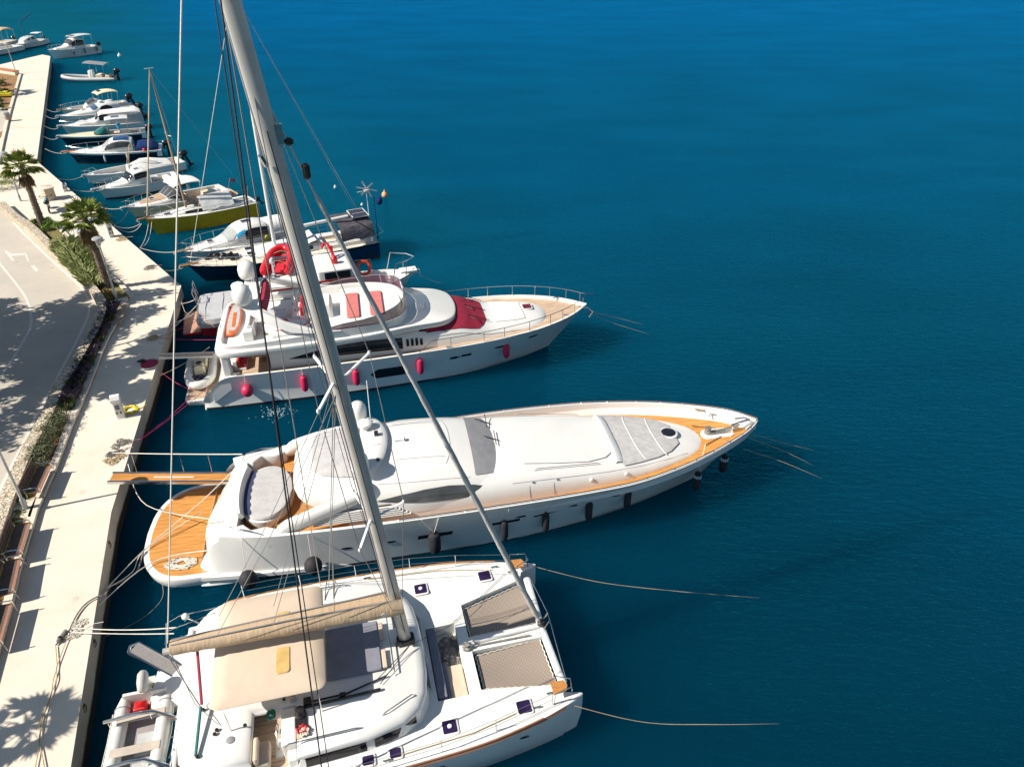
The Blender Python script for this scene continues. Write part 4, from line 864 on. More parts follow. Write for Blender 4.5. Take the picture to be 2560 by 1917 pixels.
def fly_yacht():
    Y = Boat('motor_yacht', 'white flybridge motor yacht with burgundy windscreen cover and twin radar domes', 'yacht', (-17.95, 35.28), 12); t = Y.t
    sh = [(1.0,2.75,.55),(1.5,2.86,1.15),(2.35,2.95,1.88),(4,2.98,1.95),(7,2.98,2.0),(10,2.98,2.08),(13,2.96,2.2),(15.5,2.86,2.3),(17.5,2.66,2.4),(19.3,2.26,2.48),(20.8,1.66,2.54),(21.9,.98,2.58),(22.9,.05,2.62)]
    wl = [(1.0,2.8),(1.5,2.85),(2.35,2.88),(4,2.88),(7,2.84),(9.7,2.74),(12.4,2.52),(14.6,2.22),(16.3,1.8),(17.8,1.32),(19,.86),(19.9,.42),(20.6,.02)]
    b = MB(); hull_mesh(b, sh, wl, 60, 8, .12); b.build('hull', GEL, t, ang=40)
    b = MB(); deck_mesh(b, sh, 60, .12, .18, .02, x0=4.6); deck_mesh(b, sh, 60, .12, .55, .02, x0=2.3, x1=4.75); b.build('deck', [GEL, TEAKP], t, ang=40)
    for sg in (1, -1): b = MB(); b.loft([[(x, sg*(y+.012), .13), (x, sg*(y+.012), -.05)] for x, y in cat_r(wl, 50)[1:]]); b.build('waterline_stripe', mat('dark_boot_stripe', (.02, .025, .03), .5), t, ang=60, fixn=False)
    b = MB(); b.layers([(x, y) for x, y in rrect(-.05, 1.6, -2.4, 2.4, .3, 5)], [(.2, -.1), (0, .2), (0, .36), (.05, .4)]); pf = b.build('bathing_platform', GEL, t, ang=40)
    b = MB(); b.layers(rrect(.05, 1.5, -2.3, 2.3, .25, 5), [(0, .4), (0, .415)]); b.build('teak_planking', TEAKP, pf, ang=0)
    # transom with stairs, cockpit with settee and table
    b = MB(); b.loft([[(1.55, y, .4), (1.75, y, 1.0), (2.25, y, 1.75), (2.35, y, 1.85), (2.6, y, 1.82), (2.6, y, 1.15)] for y in (-2.9, -1.2, 1.2, 2.9)], False, True, True); b.build('transom', GEL, t, ang=30)
    b = MB(); b.add([(2.5,-2.8,1.16),(6.5,-2.8,1.16),(6.5,2.8,1.16),(2.5,2.8,1.16)], [(0,1,2,3)]); b.build('cockpit_floor', TEAKP, t, ang=0)
    b = MB(); b.bx(2.62, 3.3, -1.5, 1.5, 1.17, 1.55); b.bx(2.6, 2.85, -1.5, 1.5, 1.55, 2.0); st = b.build('settee', GEL, t, ang=0, bev=.04)
    b = MB(); b.bx(2.86, 3.3, -1.42, 1.42, 1.555, 1.68); b.bx(2.86, 2.98, -1.42, 1.42, 1.68, 2.05); b.build('cushion', REDC, st, ang=0, bev=.04)
    b = MB(); b.bx(3.55, 4.5, -1.0, 1.0, 1.84, 1.9); b.bx(3.9, 4.15, -.4, .4, 1.17, 1.84); b.build('cockpit_table', mat('oak_table', (.46, .30, .16), .4, var=.15, stretch=(6, 1, 1)), t, ang=0, bev=.02)
    for sg in (1, -1):
        MB().bx(2.3, 2.75, sg*2.45-.22, sg*2.45+.22, 1.6, 3.05).build('aft_pillar', GEL, t, ang=30, bev=.08); MB().tube([(2.0, sg*2.1, 1.6), (2.25, sg*2.1, 2.4), (2.6, sg*2.1, 2.45)], .02, 5).build('hand_rail', STEEL, t)
    # main house
    hs = SE([(4.7,2.26,1.2,3.15,6),(8,2.30,1.3,3.18,5.5),(11,2.30,1.4,3.2,5),(13,2.30,1.5,3.30,4.2),(14.4,2.26,1.55,3.36,3.8),(15.2,2.22,1.6,3.30,3.6),(16.0,2.16,1.65,3.02,3.4),(16.8,2.06,1.7,2.80,3.2),(18.2,1.84,1.75,2.72,3.1),(19.4,1.62,1.8,2.62,3.0),(20.2,1.1,1.85,2.46,2.6),(20.55,.3,1.9,2.2,2)])
    b = MB(); hs.mesh(b, 56, 32); hb = b.build('deckhouse', GEL, t, ang=60)
    rd = radians
    for sg in (0, 1):
        f = (lambda a: rd(a)) if sg == 0 else (lambda a: rd(180-a))
        b = MB(); hs.patch(b, [(5.7,f(9),f(9.5)),(6.6,f(7.6),f(16)),(8,f(7),f(27)),(9.5,f(7),f(33)),(10.8,f(7),f(33)),(11.75,f(7),f(31))], 6, .02, sub=5); b.build('saloon_window', GLASS, hb, ang=60)
        b = MB()
        for x in (11.95, 12.2, 12.45, 12.7): hs.patch(b, [(x,f(10),f(26)),(x+.15,f(10.3),f(26))], 3, .02, sub=1)
        b.build('side_grille', GLASS, hb, ang=60)
        b = MB(); hs.patch(b, [(12.7,f(42),f(46)),(13.6,f(36),f(49)),(14.2,f(34),f(50))], 4, .02); b.build('bridge_window', GLASS, hb, ang=60)
        b = MB(); hs.patch(b, [(12.6,f(24),f(27)),(15,f(26),f(30)),(17.5,f(25),f(29)),(19.8,f(22),f(26))], 3, .03, sub=6); b.build('moulding', GEL2, hb, ang=60)
    b = MB(); hs.patch(b, [(13.1,rd(35),rd(145)),(14.2,rd(36),rd(144)),(14.9,rd(37),rd(143)),(15.5,rd(37),rd(143)),(16.05,rd(40),rd(140)),(16.35,rd(52),rd(128)),(16.6,rd(70),rd(110))], 22, .03, sub=6); ws = b.build('windscreen_cover', BURG, hb, ang=60)
    b = MB()
    for y in (-1.25, 0, 1.2): b.tube([(16.75, y, 2.86), (16.2, y, 3.08), (15.55, y+.02, 3.32)], .022, 5); b.tube([(15.7, y-.1, 3.26), (15.95, y-.35, 3.14), (15.9, y+.05, 3.2)], .018, 4)
    b.build('wiper', BLACK, ws)
    hatch(hb, 19.3, .25, 2.655, .5, .55, mat('burgundy_hatch', (.12, .015, .03), .15))
    b = MB(); hs.patch(b, [(17.1,rd(62),rd(118)),(18.3,rd(60),rd(120)),(18.9,rd(64),rd(116))], 10, .035, sub=4); b.build('foredeck_pad', GEL2, hb, ang=60)
    # flybridge: deck slab with raised coaming, notch for tender deck aft
    fo = [(2.1,2.72),(2.0,1.5),(1.98,0)]; fl = [(2.05,2.2),(2.5,2.85),(4.5,2.95),(7.5,2.95),(10,2.86),(11.8,2.55),(13.0,2.3),(14.05,2.06),(14.7,1.55),(14.95,.8),(15.02,0)]
    fl = [tuple(r) for r in cat_r(fl, 30)]; ol = [(1.98, 0)]+fl; ol = ol+[(x, -y) for x, y in ol[::-1][1:-1]]
    zb = lambda x: 2.98+.02*x
    b = MB(); b.layers([(x, y, max(0, .03*(x-2)-.03*max(0, x-12.2)*2.6)) for x, y in ol], [(.5, 2.92), (.06, 2.98), (0, 3.1), (.03, 3.28), (.12, 3.34)]); fb = b.build('flybridge_deck', GEL, t, ang=40)
    # coaming wall around the cockpit of the flybridge
    co = [(2.3,2.05),(2.55,2.55),(4.2,2.78),(7.5,2.80),(10.2,2.68),(11.6,2.1),(12.15,1.2),(12.3,0)]; cs = cat_r(co, 32); cp = cs+[(x, -y) for x, y in cs[::-1][1:]]
    zt = lambda x: 3.62+.075*max(0, min(x-3, 6)) - .0*x
    A = offs([V((x, y, 0)) for x, y in cp], -.24); b = MB()
    b.loft([[(x, y, 3.25), (x, y, zt(x)-.05), (lerp(x, a.x, .25), lerp(y, a.y, .25), zt(x)), (lerp(x, a.x, .8), lerp(y, a.y, .8), zt(x)), (a.x, a.y, zt(x)-.06), (a.x, a.y, 3.25)] for (x, y), a in zip(cp, A)]); b.build('coaming', GEL, fb, ang=40)
    b = MB(); b.bx(2.25, 2.5, -2.1, 2.1, 3.2, 3.62); b.build('aft_coaming', GEL, fb, ang=30, bev=.08)
    b = MB(); b.loft([[(x, y, 3.40), (x, -y, 3.40)] for x, y in [(2.4, 1.95)]+[(a, c-.12) for a, c in cs[3:-1]]]); b.build('floor', GEL2, fb)
    # raised forward lounge, sun pads, helm
    b = MB(); rf = [(8.6,2.35),(10,2.36),(11.2,1.9),(11.85,1.0),(11.95,0)]; q = cat_r(rf, 14); q = q+[(x, -y) for x, y in q[::-1][1:]]; b.layers(q, [(0, 3.4), (0, 3.84), (.05, 3.9)]); b.build('sun_lounge', GEL, fb, ang=40)
    for x0, x1, y0, y1 in ((8.95,9.65,-1.45,1.5),(10.2,10.95,-1.35,1.5)):
        b = MB(); b.layers(rrect(x0, x1, y0, y1, .1, 3), [(.02, 3.9), (0, 3.96), (.04, 4.0)]); b.build('sun_pad', CORAL, fb, ang=40)
    b = MB(); b.layers(rrect(7.2, 8.2, -.4, 1.3, .15, 3), [(0, 3.4), (.05, 4.1), (.15, 4.25)]); b.layers(rrect(6.9, 7.3, .0, .9, .1, 3), [(0, 3.4), (.0, 3.9)]); b.build('helm_console', GEL2, fb, ang=40)
    for x, y in ((6.3, .75), (6.3, -.35)):
        b = MB(); b.layers(rrect(x-.28, x+.28, y-.26, y+.26, .08, 3), [(0, 3.8), (.02, 3.95)]); b.bx(x-.12, x+.12, y-.1, y+.1, 3.4, 3.8); b.build('helm_seat', GEL2, fb, ang=40)
        b = MB(); b.layers(rrect(x+.16, x+.36, y-.28, y+.28, .07, 3), [(0, 3.9), (.03, 4.4)]); b.build('helm_backrest', REDC, fb, ang=40)
    b = MB(); b.bx(4.2, 6.0, .6, 2.3, 3.4, 3.78); b.bx(4.2, 6.0, 2.05, 2.35, 3.78, 4.1); st = b.build('lounge_seat', GEL2, fb, ang=0, bev=.05)
    b = MB(); b.layers(rrect(4.7, 5.7, -.5, .5, .06, 3), [(0, 3.86), (0, 3.92)]); b.bx(5.1, 5.3, -.1, .1, 3.4, 3.86); b.build('lounge_table', mat('table_grey', (.5, .52, .55), .4), fb, ang=0)
    b = MB(); b.tube([(4.15, 2.2, 3.95), (4.1, 2.25, 4.35), (6.0, 2.3, 4.35), (6.1, 2.2, 3.95)], .02, 5); b.tube([(4.1, .7, 3.8), (4.05, .75, 4.3), (6.0, .8, 4.3), (6.05, .7, 3.8)], .02, 5); b.build('seat_rail', BLACK, fb)
    # smoked windscreen
    wsp = [p for p in cp if p[0] > 7.0]; b = MB()
    b.loft([[(x, y, zt(x)-.03), (x-.12*max(0, (x-9)/3), y*.985, zt(x)+.26*min(1, (x-6.9)/2)+.40*max(0, (x-9.5)/2.8))] for x, y in wsp]); b.build('fly_windscreen', SMOKE, fb, ang=60)
    b = MB(); b.tube([(x-.12*max(0, (x-9)/3), y*.985, zt(x)+.28*min(1, (x-6.9)/2)+.41*max(0, (x-9.5)/2.8)) for x, y in wsp], .022, 5)
    for x, y in wsp[::7]: b.tube([(x, y, zt(x)-.03), (x-.12*max(0, (x-9)/3), y*.985, zt(x)+.28*min(1, (x-6.9)/2)+.41*max(0, (x-9.5)/2.8))], .016, 4)
    b.build('screen_rail', STEEL, fb)
    b = MB(); b.layers(rrect(12.75, 13.25, -.5, .3, .06, 3), [(0, 3.5), (0, 3.60)]); b.build('brow_hatch', GEL2, fb, ang=30)
    # arch
    b = MB()
    for sg in (1, -1):
        b.loft([[(x-cw*.5, sg*y-.11, z), (x+cw*.5, sg*y-.11, z), (x+cw*.5, sg*y+.11, z+.02), (x-cw*.5, sg*y+.11, z+.02)] for x, y, z, cw in ((7.9,2.78,3.95,1.5),(6.6,2.7,4.12,1.2),(5.4,2.5,4.62,.9),(4.5,2.1,5.08,.8),(4.1,1.62,5.3,.8))], True, True, True)
    b.bx(3.65, 4.55, -1.7, 1.7, 5.2, 5.34); ar = b.build('radar_arch', GEL, t, ang=30, bev=.05)
    b = MB(); b.loft([[(4.57, y, 5.2), (5.02-.08*y*y/2.6, y, 4.9), (4.82-.05*y*y/2.6, y, 5.28)] for y in [-1.65+.15*k for k in range(23)]], True, True, True); b.build('arch_trim', BURG, ar, ang=40)
    for y in (1.58, -1.58):
        b = MB(); b.rev([(.2, 0), (.24, .06), (.42, .16), (.49, .34), (.50, .62), (.44, .86), (.29, 1.02), (.11, 1.10), (.02, 1.11)], (3.88, y, 5.32), 22); b.build('satellite_dome', GEL, ar, ang=50)
    b = MB(); b.rev([(.16, 0), (.12, .25), (.10, .5)], (3.6, .5, 4.8), 12); b.rev([(.30, .5), (.35, .54), (.35, .72), (.3, .78), (.02, .82)], (3.4, .55, 4.8), 18); b.tube([(3.3, .0, 5.48), (3.35, 1.05, 5.48)], .05, 6, flat=.7); b.build('radar', GEL2, ar, ang=40)
    for y, h in ((-.2, .9), (.4, .6)): MB().tube([(4.3, y, 5.3), (4.3, y, 5.3+h)], .015, 5).build('aerial', GREYHULL, ar)
    # toys on the tender deck: crane, jet ski, paddle board
    b = MB(); b.bx(3.75, 4.15, -1.6, .1, 3.42, 4.15); b.bx(3.55, 4.05, -1.95, -1.45, 3.42, 3.95); b.tube([(3.9, -1.6, 4.2), (3.9, .4, 4.3)], .09, 8); b.build('crane', GEL, fb, ang=30, bev=.06)
    b = MB(); b.layers([tuple(r) for r in cat_r([(4.5,-.9),(5.2,-.5),(6.4,-.62),(6.9,-1.15),(6.4,-1.7),(5.2,-1.78),(4.5,-1.4),(4.5,-.9)], 22)][:-1], [(.15, 3.42), (0, 3.6), (.0, 3.74), (.15, 3.86)]); js = b.build('jet_ski', GEL, fb, ang=40)
    b = MB(); b.tube([(4.55,-.75,3.76),(5.2,-.47,3.76),(6.4,-.6,3.76),(6.95,-1.15,3.76),(6.4,-1.72,3.76),(5.2,-1.8,3.76)], .045, 6); b.layers(rrect(5.3, 5.9, -1.4, -.95, .1, 3), [(0, 3.86), (.05, 4.0)]); b.build('trim', REDC, js, ang=40)
    bo = [tuple(r) for r in cat_r([(2.62,2.15),(2.74,2.2),(2.98,2.1),(3.18,1.2),(3.22,0),(3.1,-.9),(2.94,-1.3),(2.74,-1.34),(2.60,-1.2),(2.52,-.2),(2.52,1.0),(2.62,2.15)], 34)][:-1]
    b = MB(); b.layers(bo, [(0, 3.46), (-.02, 3.52), (0, 3.58)], mi=1); b.layers(bo, [(.05, 3.582), (.06, 3.60)], mi=0); pb = b.build('paddle_board', [mat('grey_board_foam', (.42, .41, .41), .8), ORANGE], fb, ang=30)
    b = MB(); b.box((2.88, .3, 3.612), (.16, 1.7, .02), rz=.04); b.bx(2.74, 3.0, -1.25, -.95, 3.60, 3.62); b.build('stripe', ORANGE, pb, ang=0)
    b = MB(); b.tube([(5.1, -2.3, 3.75), (6.4, -2.25, 3.75)], .24, 12); b.build('liferaft_canister', GEL2, fb, ang=40)
    # bow fittings
    b = MB(); bowrail(b, sh, 60, 12.2, .62, .018, 8, .05, .42); b.build('bow_rail', STEEL, t)
    b = MB(); b.tube([(21.0, .15, 2.06), (21.9, .05, 2.2), (22.6, 0, 2.5)], .05, 6); b.rev([(.13, 0), (.14, .12), (.08, .16), (.12, .28), (.02, .3)], (20.95, .15, 2.05), 12); b.rev([(.11, 0), (.06, .1), (.1, .22), (.02, .24)], (21.5, -.4, 2.05), 12); b.build('windlass', CHAIN, t)
    b = MB(); b.tube([(22.4, .02, 2.36), (23.0, .02, 2.30), (23.3, .02, 2.0)], .06, 6); b.tube([(23.0, -.25, 1.8), (23.32, 0, 2.05), (23.0, .28, 1.8)], .05, 6); b.build('anchor', STEEL, t)
    b = MB()
    for sg in (1, -1):
        for x, y in ((21.3, 1.15), (3.0, 2.9), (14.2, 2.87)): b.tube([(x-.16, sg*y, 2.62 if x > 20 else 2.05+.02*x), (x+.16, sg*y, 2.62 if x > 20 else 2.05+.02*x)], .035, 6)
    b.build('cleat', STEEL, t)
    # hull openings
    S2 = cat_r(sh, 90); W2 = cat_r(wl, 90)
    def hp(x, zz, off=.02):
        i = min(range(90), key=lambda k: abs(lerp(S2[k][0], W2[k][0], 1-zz/S2[k][2])-x)); u = 1-zz/S2[i][2]; return V((lerp(S2[i][0], W2[i][0], u), -(lerp(S2[i][1], W2[i][1], u)-.12*sin(pi*u)*min(1, W2[i][1]+.25)+off), zz))
    b = MB(); b.add([hp(10.05, .72), hp(11.75, .74), hp(11.95, 1.05), hp(11.8, 1.36), hp(10.1, 1.32), hp(9.9, 1.02)], [(0, 1, 2, 3, 4, 5)]); b.build('hull_window', GLASS, t, ang=0, fixn=False)
    for x, z in ((14.5,1.42),(15.2,1.48),(17.15,1.62),(19.2,1.82)):
        c = hp(x, z); b = MB(); b.add([hp(x-.22, z-.08, .025), hp(x+.18, z-.08, .025), hp(x+.26, z, .025), hp(x+.2, z+.09, .025), hp(x-.18, z+.08, .025), hp(x-.26, z, .025)], [tuple(range(6))]); b.build('porthole', GLASS, t, ang=0, fixn=False)
    # gangway
    a, c = V((1.25, .85, 1.25)), V((-1.5, .62, 1.62)); dd = c-a; L_ = dd.length; MG = Matrix.Translation(a) @ Matrix.Rotation(atan2(dd.y, dd.x), 4, 'Z') @ Matrix.Rotation(-math.asin(dd.z/L_), 4, 'Y')
    b = MB(); b.bx(0, L_, -.2, .2, -.02, .03); b.xf(MG); gw = b.build('gangway', TEAKP, t, ang=0)
    b = MB(); b.bx(0, L_, -.25, -.2, -.04, .06); b.bx(0, L_, .2, .25, -.04, .06); b.xf(MG); b.build('side_rail', GEL, gw, ang=0)
    b = MB(); 
    pts = [(1.9, -.3, 3.6), (1.5, .1, 3.9), (1.1, .9, 4.0)]; b.tube(pts, .02, 5); b.build('flagstaff', TEAKB, fb)
    return Y, hp
QY, qhp = fly_yacht()
def tender():
    p = QY.w(.55, .05, .42); t = thing('inflatable_tender', 'small cream jet tender sitting on the bathing platform of the burgundy yacht', 'dinghy', p, radians(12-90+4))
    inflatable(t, 3.5, 1.7, .24, HYP, 0, .1)
    b = MB(); b.loft([[(x, -y, z0), (x, -y*.7, .06), (x, y*.7, .06), (x, y, z0)] for x, y, z0 in ((-1.6,.6,.3),(0,.6,.3),(1.0,.45,.36),(1.4,.1,.4))], False, True, True); b.build('floor', CREAM, t, ang=40)
    b = MB(); b.layers(rrect(-1.35, -.2, -.38, .38, .12, 3), [(0, .2), (.03, .55), (.08, .6)]); b.layers(rrect(-.1, .35, -.3, .3, .1, 3), [(0, .2), (.06, .78), (.1, .82)]); b.build('seat', CREAM, t, ang=40)
    b = MB(); b.rev([(.14, 0), (.17, .03), (.14, .05)], (-.08, 0, .82), 14); b.tube([(.3, -.3, .8), (.35, 0, .95), (.3, .3, .8)], .02, 5); b.build('steering_wheel', BLACK, t)
    R.seed(150); b = MB()
    for k in range(5): coil(b, (.75+R.uniform(-.15, .2), R.uniform(-.25, .25), .34), .08, .24, 2, .02)
    b.build('ropes', [mat('dark_blue_rope', (.03, .03, .12), .8)], t)
tender()
for k, (px, py, ball) in enumerate(((670,1385,1),(1175,1295,0),(1645,1225,0))):
    x = (3.4, 6.25, 9.0)[k]; p = QY.M @ (qhp(x, 1.08, .28 if ball else .2)); tp = QY.M @ (qhp(x, 1.98, .02))
    fender(p, .95, .31 if ball else .19, FENR, ('round red ball fender at the stern quarter of the burgundy yacht', 'red cylinder fender aft on the burgundy yacht beside the dark window tip', 'red cylinder fender left of the black hull window')[k], 'red fenders on the near side', tp, ball=ball)
for k, x in enumerate((12.4, 17.65)):
    p = QY.M @ qhp(x, 1.28, .2); tp = QY.M @ qhp(x, 2.2+.03*(x-12), .02)
    fender(p, .95, .19, FENR, ('red cylinder fender amidships right of the black hull window', 'foremost red fender near the bow of the burgundy yacht')[k], 'red fenders on the near side', tp)
# black fenders of the sport yacht
for k, (x, z, kind) in enumerate(((4.35,.42,1),(7.1,.72,1),(11.5,.95,0),(12.1,.95,2),(14.62,1.0,0),(16.6,1.05,0),(18.5,1.2,0),(20.3,1.35,0))):
    q = rhp(x, z, -1, .42 if kind == 1 else .26 if kind == 2 else .18); tp = rhp(x, 2.1 if x < 8 else 2.3, -1, .02)
    fender(RY.M @ q, 1.05, (.155, .36, .25)[kind], FENB, ('big black ball fender nearest the stern of the sport yacht', 'second big black ball fender on the sport yacht', 'slim black fender just left of the fat one amidships', 'fat black fender amidships on the sport yacht', 'black fender hanging over the middle dark hull window', 'black fender with a long trailing white lanyard', 'black fender with a white tip forward of amidships', 'last black fender touching the hull before the bow flare')[k], 'black fenders on the sport yacht', RY.M @ tp, ball=kind == 1)
for k, (px, py) in enumerate(((1742,1203),(1809,1160))):
    q = RY.at(px, py, .9); fender(RY.w(q.x, q.y, .95), 1.0, .18, FENB, ('black fender with pale band hanging free under the bow', 'foremost black fender with pale band nearest the bow tip')[k], 'black fenders on the sport yacht', RY.w(q.x+.3, q.y+.35, 2.75), tip=mat('pale_blue_band', (.45, .55, .62), .5))
# ------------------------------------------------------------------ catamaran
CY = Boat('catamaran', 'big white sailing catamaran with tan bimini and furled mainsail in the foreground', 'catamaran', (1.51, 17.32), 13.9)
def catamaran():
    Y = CY; t = Y.t; rd = radians
    for sg in (1, -1):
        # one hull: outer side follows the sheer, inner side straight; built around its own centre line
        st = [(-13.2,3.1,.42,.35),(-12.6,3.15,.62,.6),(-11.6,3.15,.70,1.45),(-10,3.15,.74,1.68),(-7,3.14,.76,1.7),(-5,3.10,.74,1.7),(-3.2,3.02,.68,1.7),(-1.6,2.92,.48,1.7),(-.7,2.86,.28,1.7),(-.15,2.83,.12,1.7),(.06,2.82,.03,1.68)]
        b = MB(); rings = []
        for x, cy, hw, z in cat_r(st, 40):
            hw = max(hw, .02); wlw = hw*.62; xo = -.16 if x > -1 else 0
            rings.append([(x, sg*(cy+hw+.0), z), (x, sg*(cy+hw+.02), z*.8), (x, sg*(cy+hw*.86), z*.45), (x+xo*(1 if x > -.5 else 0), sg*(cy+wlw), .0), (x+xo*1.2, sg*cy, -.5), (x+xo, sg*(cy-wlw), 0), (x, sg*(cy-hw*.86), z*.45), (x, sg*(cy-hw), z)])
        b.loft(rings, False, True, True); hl = b.build('hull', GEL, t, ang=50)
        b = MB(); b.loft([[(r[0][0], r[0][1]+sg*.015, r[0][2]-.02), (r[1][0], r[1][1]+sg*.03, lerp(r[0][2], r[1][2], .3))] for r in rings if -12 < r[0][0] < -.5]); b.tube([(r[0][0], r[0][1], r[0][2]+.02) for r in rings if -11.5 < r[0][0] < -1.2], .028, 6); b.build('rubbing_strake', TEAKB if sg > 0 else mat('brown_strake', (.36, .17, .10), .5), hl)
        if sg < 0:
            for x in (-2.15, -4.6):
                q = min(rings, key=lambda r: abs(r[0][0]-x)); b = MB(); c = lerp(V(q[1]), V(q[2]), .25)+V((0, -.02, 0)); b.add([c+V((.22*cos(a), 0, .05*sin(a))) for a in [2*pi*k/10 for k in range(10)]], [tuple(range(10))]); b.build('porthole', GLASS, hl, fixn=False)
        # cambered deck of this hull
        b = MB(); rr = []
        for r in rings:
            o, i_ = V(r[0]), V(r[-1]); m_ = (o+i_)/2; rr.append([o, o.lerp(m_, .3)+V((0, 0, .05)), m_+V((0, 0, .07)), i_.lerp(m_, .3)+V((0, 0, .05)), i_])
        b.loft(rr); b.build('side_deck', GEL2, hl, ang=50)
    # bridge deck with forward lounge well
    dk = MB(); z1, z0 = 1.725, 1.15
    for x0, x1, y0, y1 in ((-12.3,-4.45,-2.5,2.5),(-4.45,-3.05,.85,2.45),(-4.45,-3.05,-2.45,-2.0),(-3.42,-3.05,-2.0,.85),(-3.05,-.62,-.42,.16)): dk.bx(x0, x1, y0, y1, z0 if x1 < -3 else 1.5, z1)
    dk.bx(-4.45, -3.42, -2.0, .85, z0, 1.2); bd = dk.build('bridge_deck', GEL2, t, ang=0)
    for pl in (((-3.06,1.58),(-.72,2.24),(-.55,2.62),(-3.06,2.6)), ((-3.06,-1.92),(-.62,-2.34),(-.5,-2.6),(-3.06,-2.6))):
        b = MB(); b.prism(pl, 1.35, 1.728); b.build('deck_corner', GEL2, bd, ang=0)
    b = MB(); b.bx(-4.42, -4.12, -1.9, .8, 1.2, 1.74); b.bx(-4.12, -3.95, -1.9, -.55, 1.2, 1.55); b.build('forward_lounge_seat', SLATE, bd, ang=0, bev=.04)
    b = MB(); b.bx(-4.1, -3.45, -1.95, -.62, 1.22, 1.5); b.build('lounge_cushion', BEIGE, bd, ang=0, bev=.05)
    R.seed(160); b = MB()
    for k in range(9): coil(b, (R.uniform(-3.95, -3.6), R.uniform(-.35, .6), 1.22), .08, .3, 3, .025, .05)
    for k in range(9): b.ell((R.uniform(-4.0, -3.55), R.uniform(-.4, .65), 1.27), (.16, .13, .08), 8, 5)
    b.build('anchor_chain', CHAIN, bd)
    # crossbeam, catwalk, trampolines
    b = MB(); b.tube([(-.42, 2.3, 1.62), (-.5, 0, 1.66), (-.42, -2.35, 1.62)], .13, 10, flat=.8); cb = b.build('crossbeam', ALUW, t)
    b = MB(); b.tube([(-.3, 2.2, 1.72), (-.26, .1, 2.25), (-.3, -2.3, 1.72)], .018, 5); b.tube([(-.5, .08, 1.7), (-.26, .1, 2.25)], .03, 6); b.tube([(-.5, -.16, 1.7), (-.3, -.15, 2.1), (-.1, -.15, 1.7)], .03, 6); b.build('seagull_striker', STEEL, cb)
    b = MB(); b.tube([(-3.0, -.12, 1.78), (-1.4, -.05, 1.8), (-.55, .0, 1.78)], .075, 8); b.tube([(-3.25, -.25, 1.78), (-2.95, -.15, 1.8)], .12, 10); b.build('bow_pole', ALUW, cb)
    b = MB(); b.rev([(.14, 0), (.15, .1), (.07, .14), (.11, .24), (.02, .26)], (-3.2, -.28, 1.73), 12); b.tube([(-3.2, -.28, 1.8), (-1.0, -.3, 1.78)], .03, 6); b.build('windlass', CHAIN, bd)
    for q in (((-3.02,1.50),(-.68,2.16),(-.55,.28),(-2.98,.26)), ((-2.96,-.52),(-.66,-.36),(-.60,-2.26),(-2.95,-1.84))):
        b = MB(); N_ = 14
        P4 = [V((x, y, 1.56)) for x, y in q]; vs = []; 
        for i in range(N_+1):
            for j in range(N_+1):
                u, v = i/N_, j/N_; p = (P4[0]*(1-u)+P4[1]*u)*(1-v)+(P4[3]*(1-u)+P4[2]*u)*v; p.z -= .10*sin(pi*u)*sin(pi*v); vs.append(p)
        b.add(vs, [(i*(N_+1)+j, (i+1)*(N_+1)+j, (i+1)*(N_+1)+j+1, i*(N_+1)+j+1) for i in range(N_) for j in range(N_)]); tr = b.build('trampoline', NET, t, fixn=False)
        b = MB(); pts = []
        for k in range(4):
            a, c = P4[k], P4[(k+1) % 4]; n_ = max(6, int((c-a).length/.11))
            nrm = V((-(c-a).y, (c-a).x, 0)).normalized()*(-1)
            for i in range(n_): pts.append(a.lerp(c, i/n_)+nrm*(.0 if i % 2 else .035)+V((0, 0, .03)))
        b.tube(pts+[pts[0]], .018, 4); b.build('lacing', ROPEW, tr)
    # coachroof: overhanging roof with notch for the helm station
    rl = [(-4.92,1.9),(-5.6,2.75),(-6.7,3.02),(-9.2,3.08),(-11.2,2.95),(-11.9,2.5),(-12.1,1.6),(-12.15,0),(-12.15,-1.6),(-12.0,-2.55),(-11.6,-2.98),(-9.98,-3.1)]
    nt = [(-9.96,-1.5),(-8.72,-1.5),(-8.70,-3.22)]
    fr = [(-6.7,-3.12),(-5.6,-2.88),(-5.05,-2.5),(-4.78,-2.0),(-4.66,-1.2),(-4.62,-.2),(-4.66,.8),(-4.76,1.5)]
    ro = [(x, y) for x, y in rl]+nt+fr
    dz = lambda x, y: -.10*max(0, (x+5.6))
    b = MB(); b.layers([(x, y, dz(x, y)) for x, y in ro], [(.10, 2.16), (.0, 2.2), (.0, 2.27), (.06, 2.36), (.16, 2.43), (.34, 2.475)]); rf = b.build('coachroof', GEL, t, ang=50)
    b = MB(); b.layers([(x, y) for x, y in rl[:4]]+[(-9.6,3.0),(-9.6,-1.4)]+nt[1:]+fr, [(-.06, 1.70), (.12, 2.19)], top=False); b.build('cabin_side', GEL, t, ang=40)
    for seg, nm in ((((-8.5,-3.21),(-7.5,-3.165),(-6.75,-3.12)),1), (((-6.5,-3.08),(-5.75,-2.90),(-5.2,-2.60)),2), (((-8.6,3.06),(-7.0,3.03)),3), (((-6.7,3.0),(-5.7,2.78)),4)):
        sg = -1 if seg[0][1] < 0 else 1
        b = MB(); b.loft([[(x, y+sg*.03, 1.80), (x, y-sg*.07, 2.14)] for x, y in cat_r(seg, 10)]); b.build('saloon_window', GLASS, t, ang=0, fixn=False)
    b = MB(); b.loft([[(-4.60, y, 1.80), (-4.72, y, 2.14)] for y in (-1.6, -.5, .6, 1.3)]); b.build('saloon_window', GLASS, t, ang=0)
    # sunpad on the roof, rails, winches
    b = MB(); b.layers(rrect(-7.75, -6.02, -1.0, .95, .06, 3), [(0, 2.47), (0, 2.53), (.03, 2.56)]); b.build('roof_sunpad', SLATE, rf, ang=40)
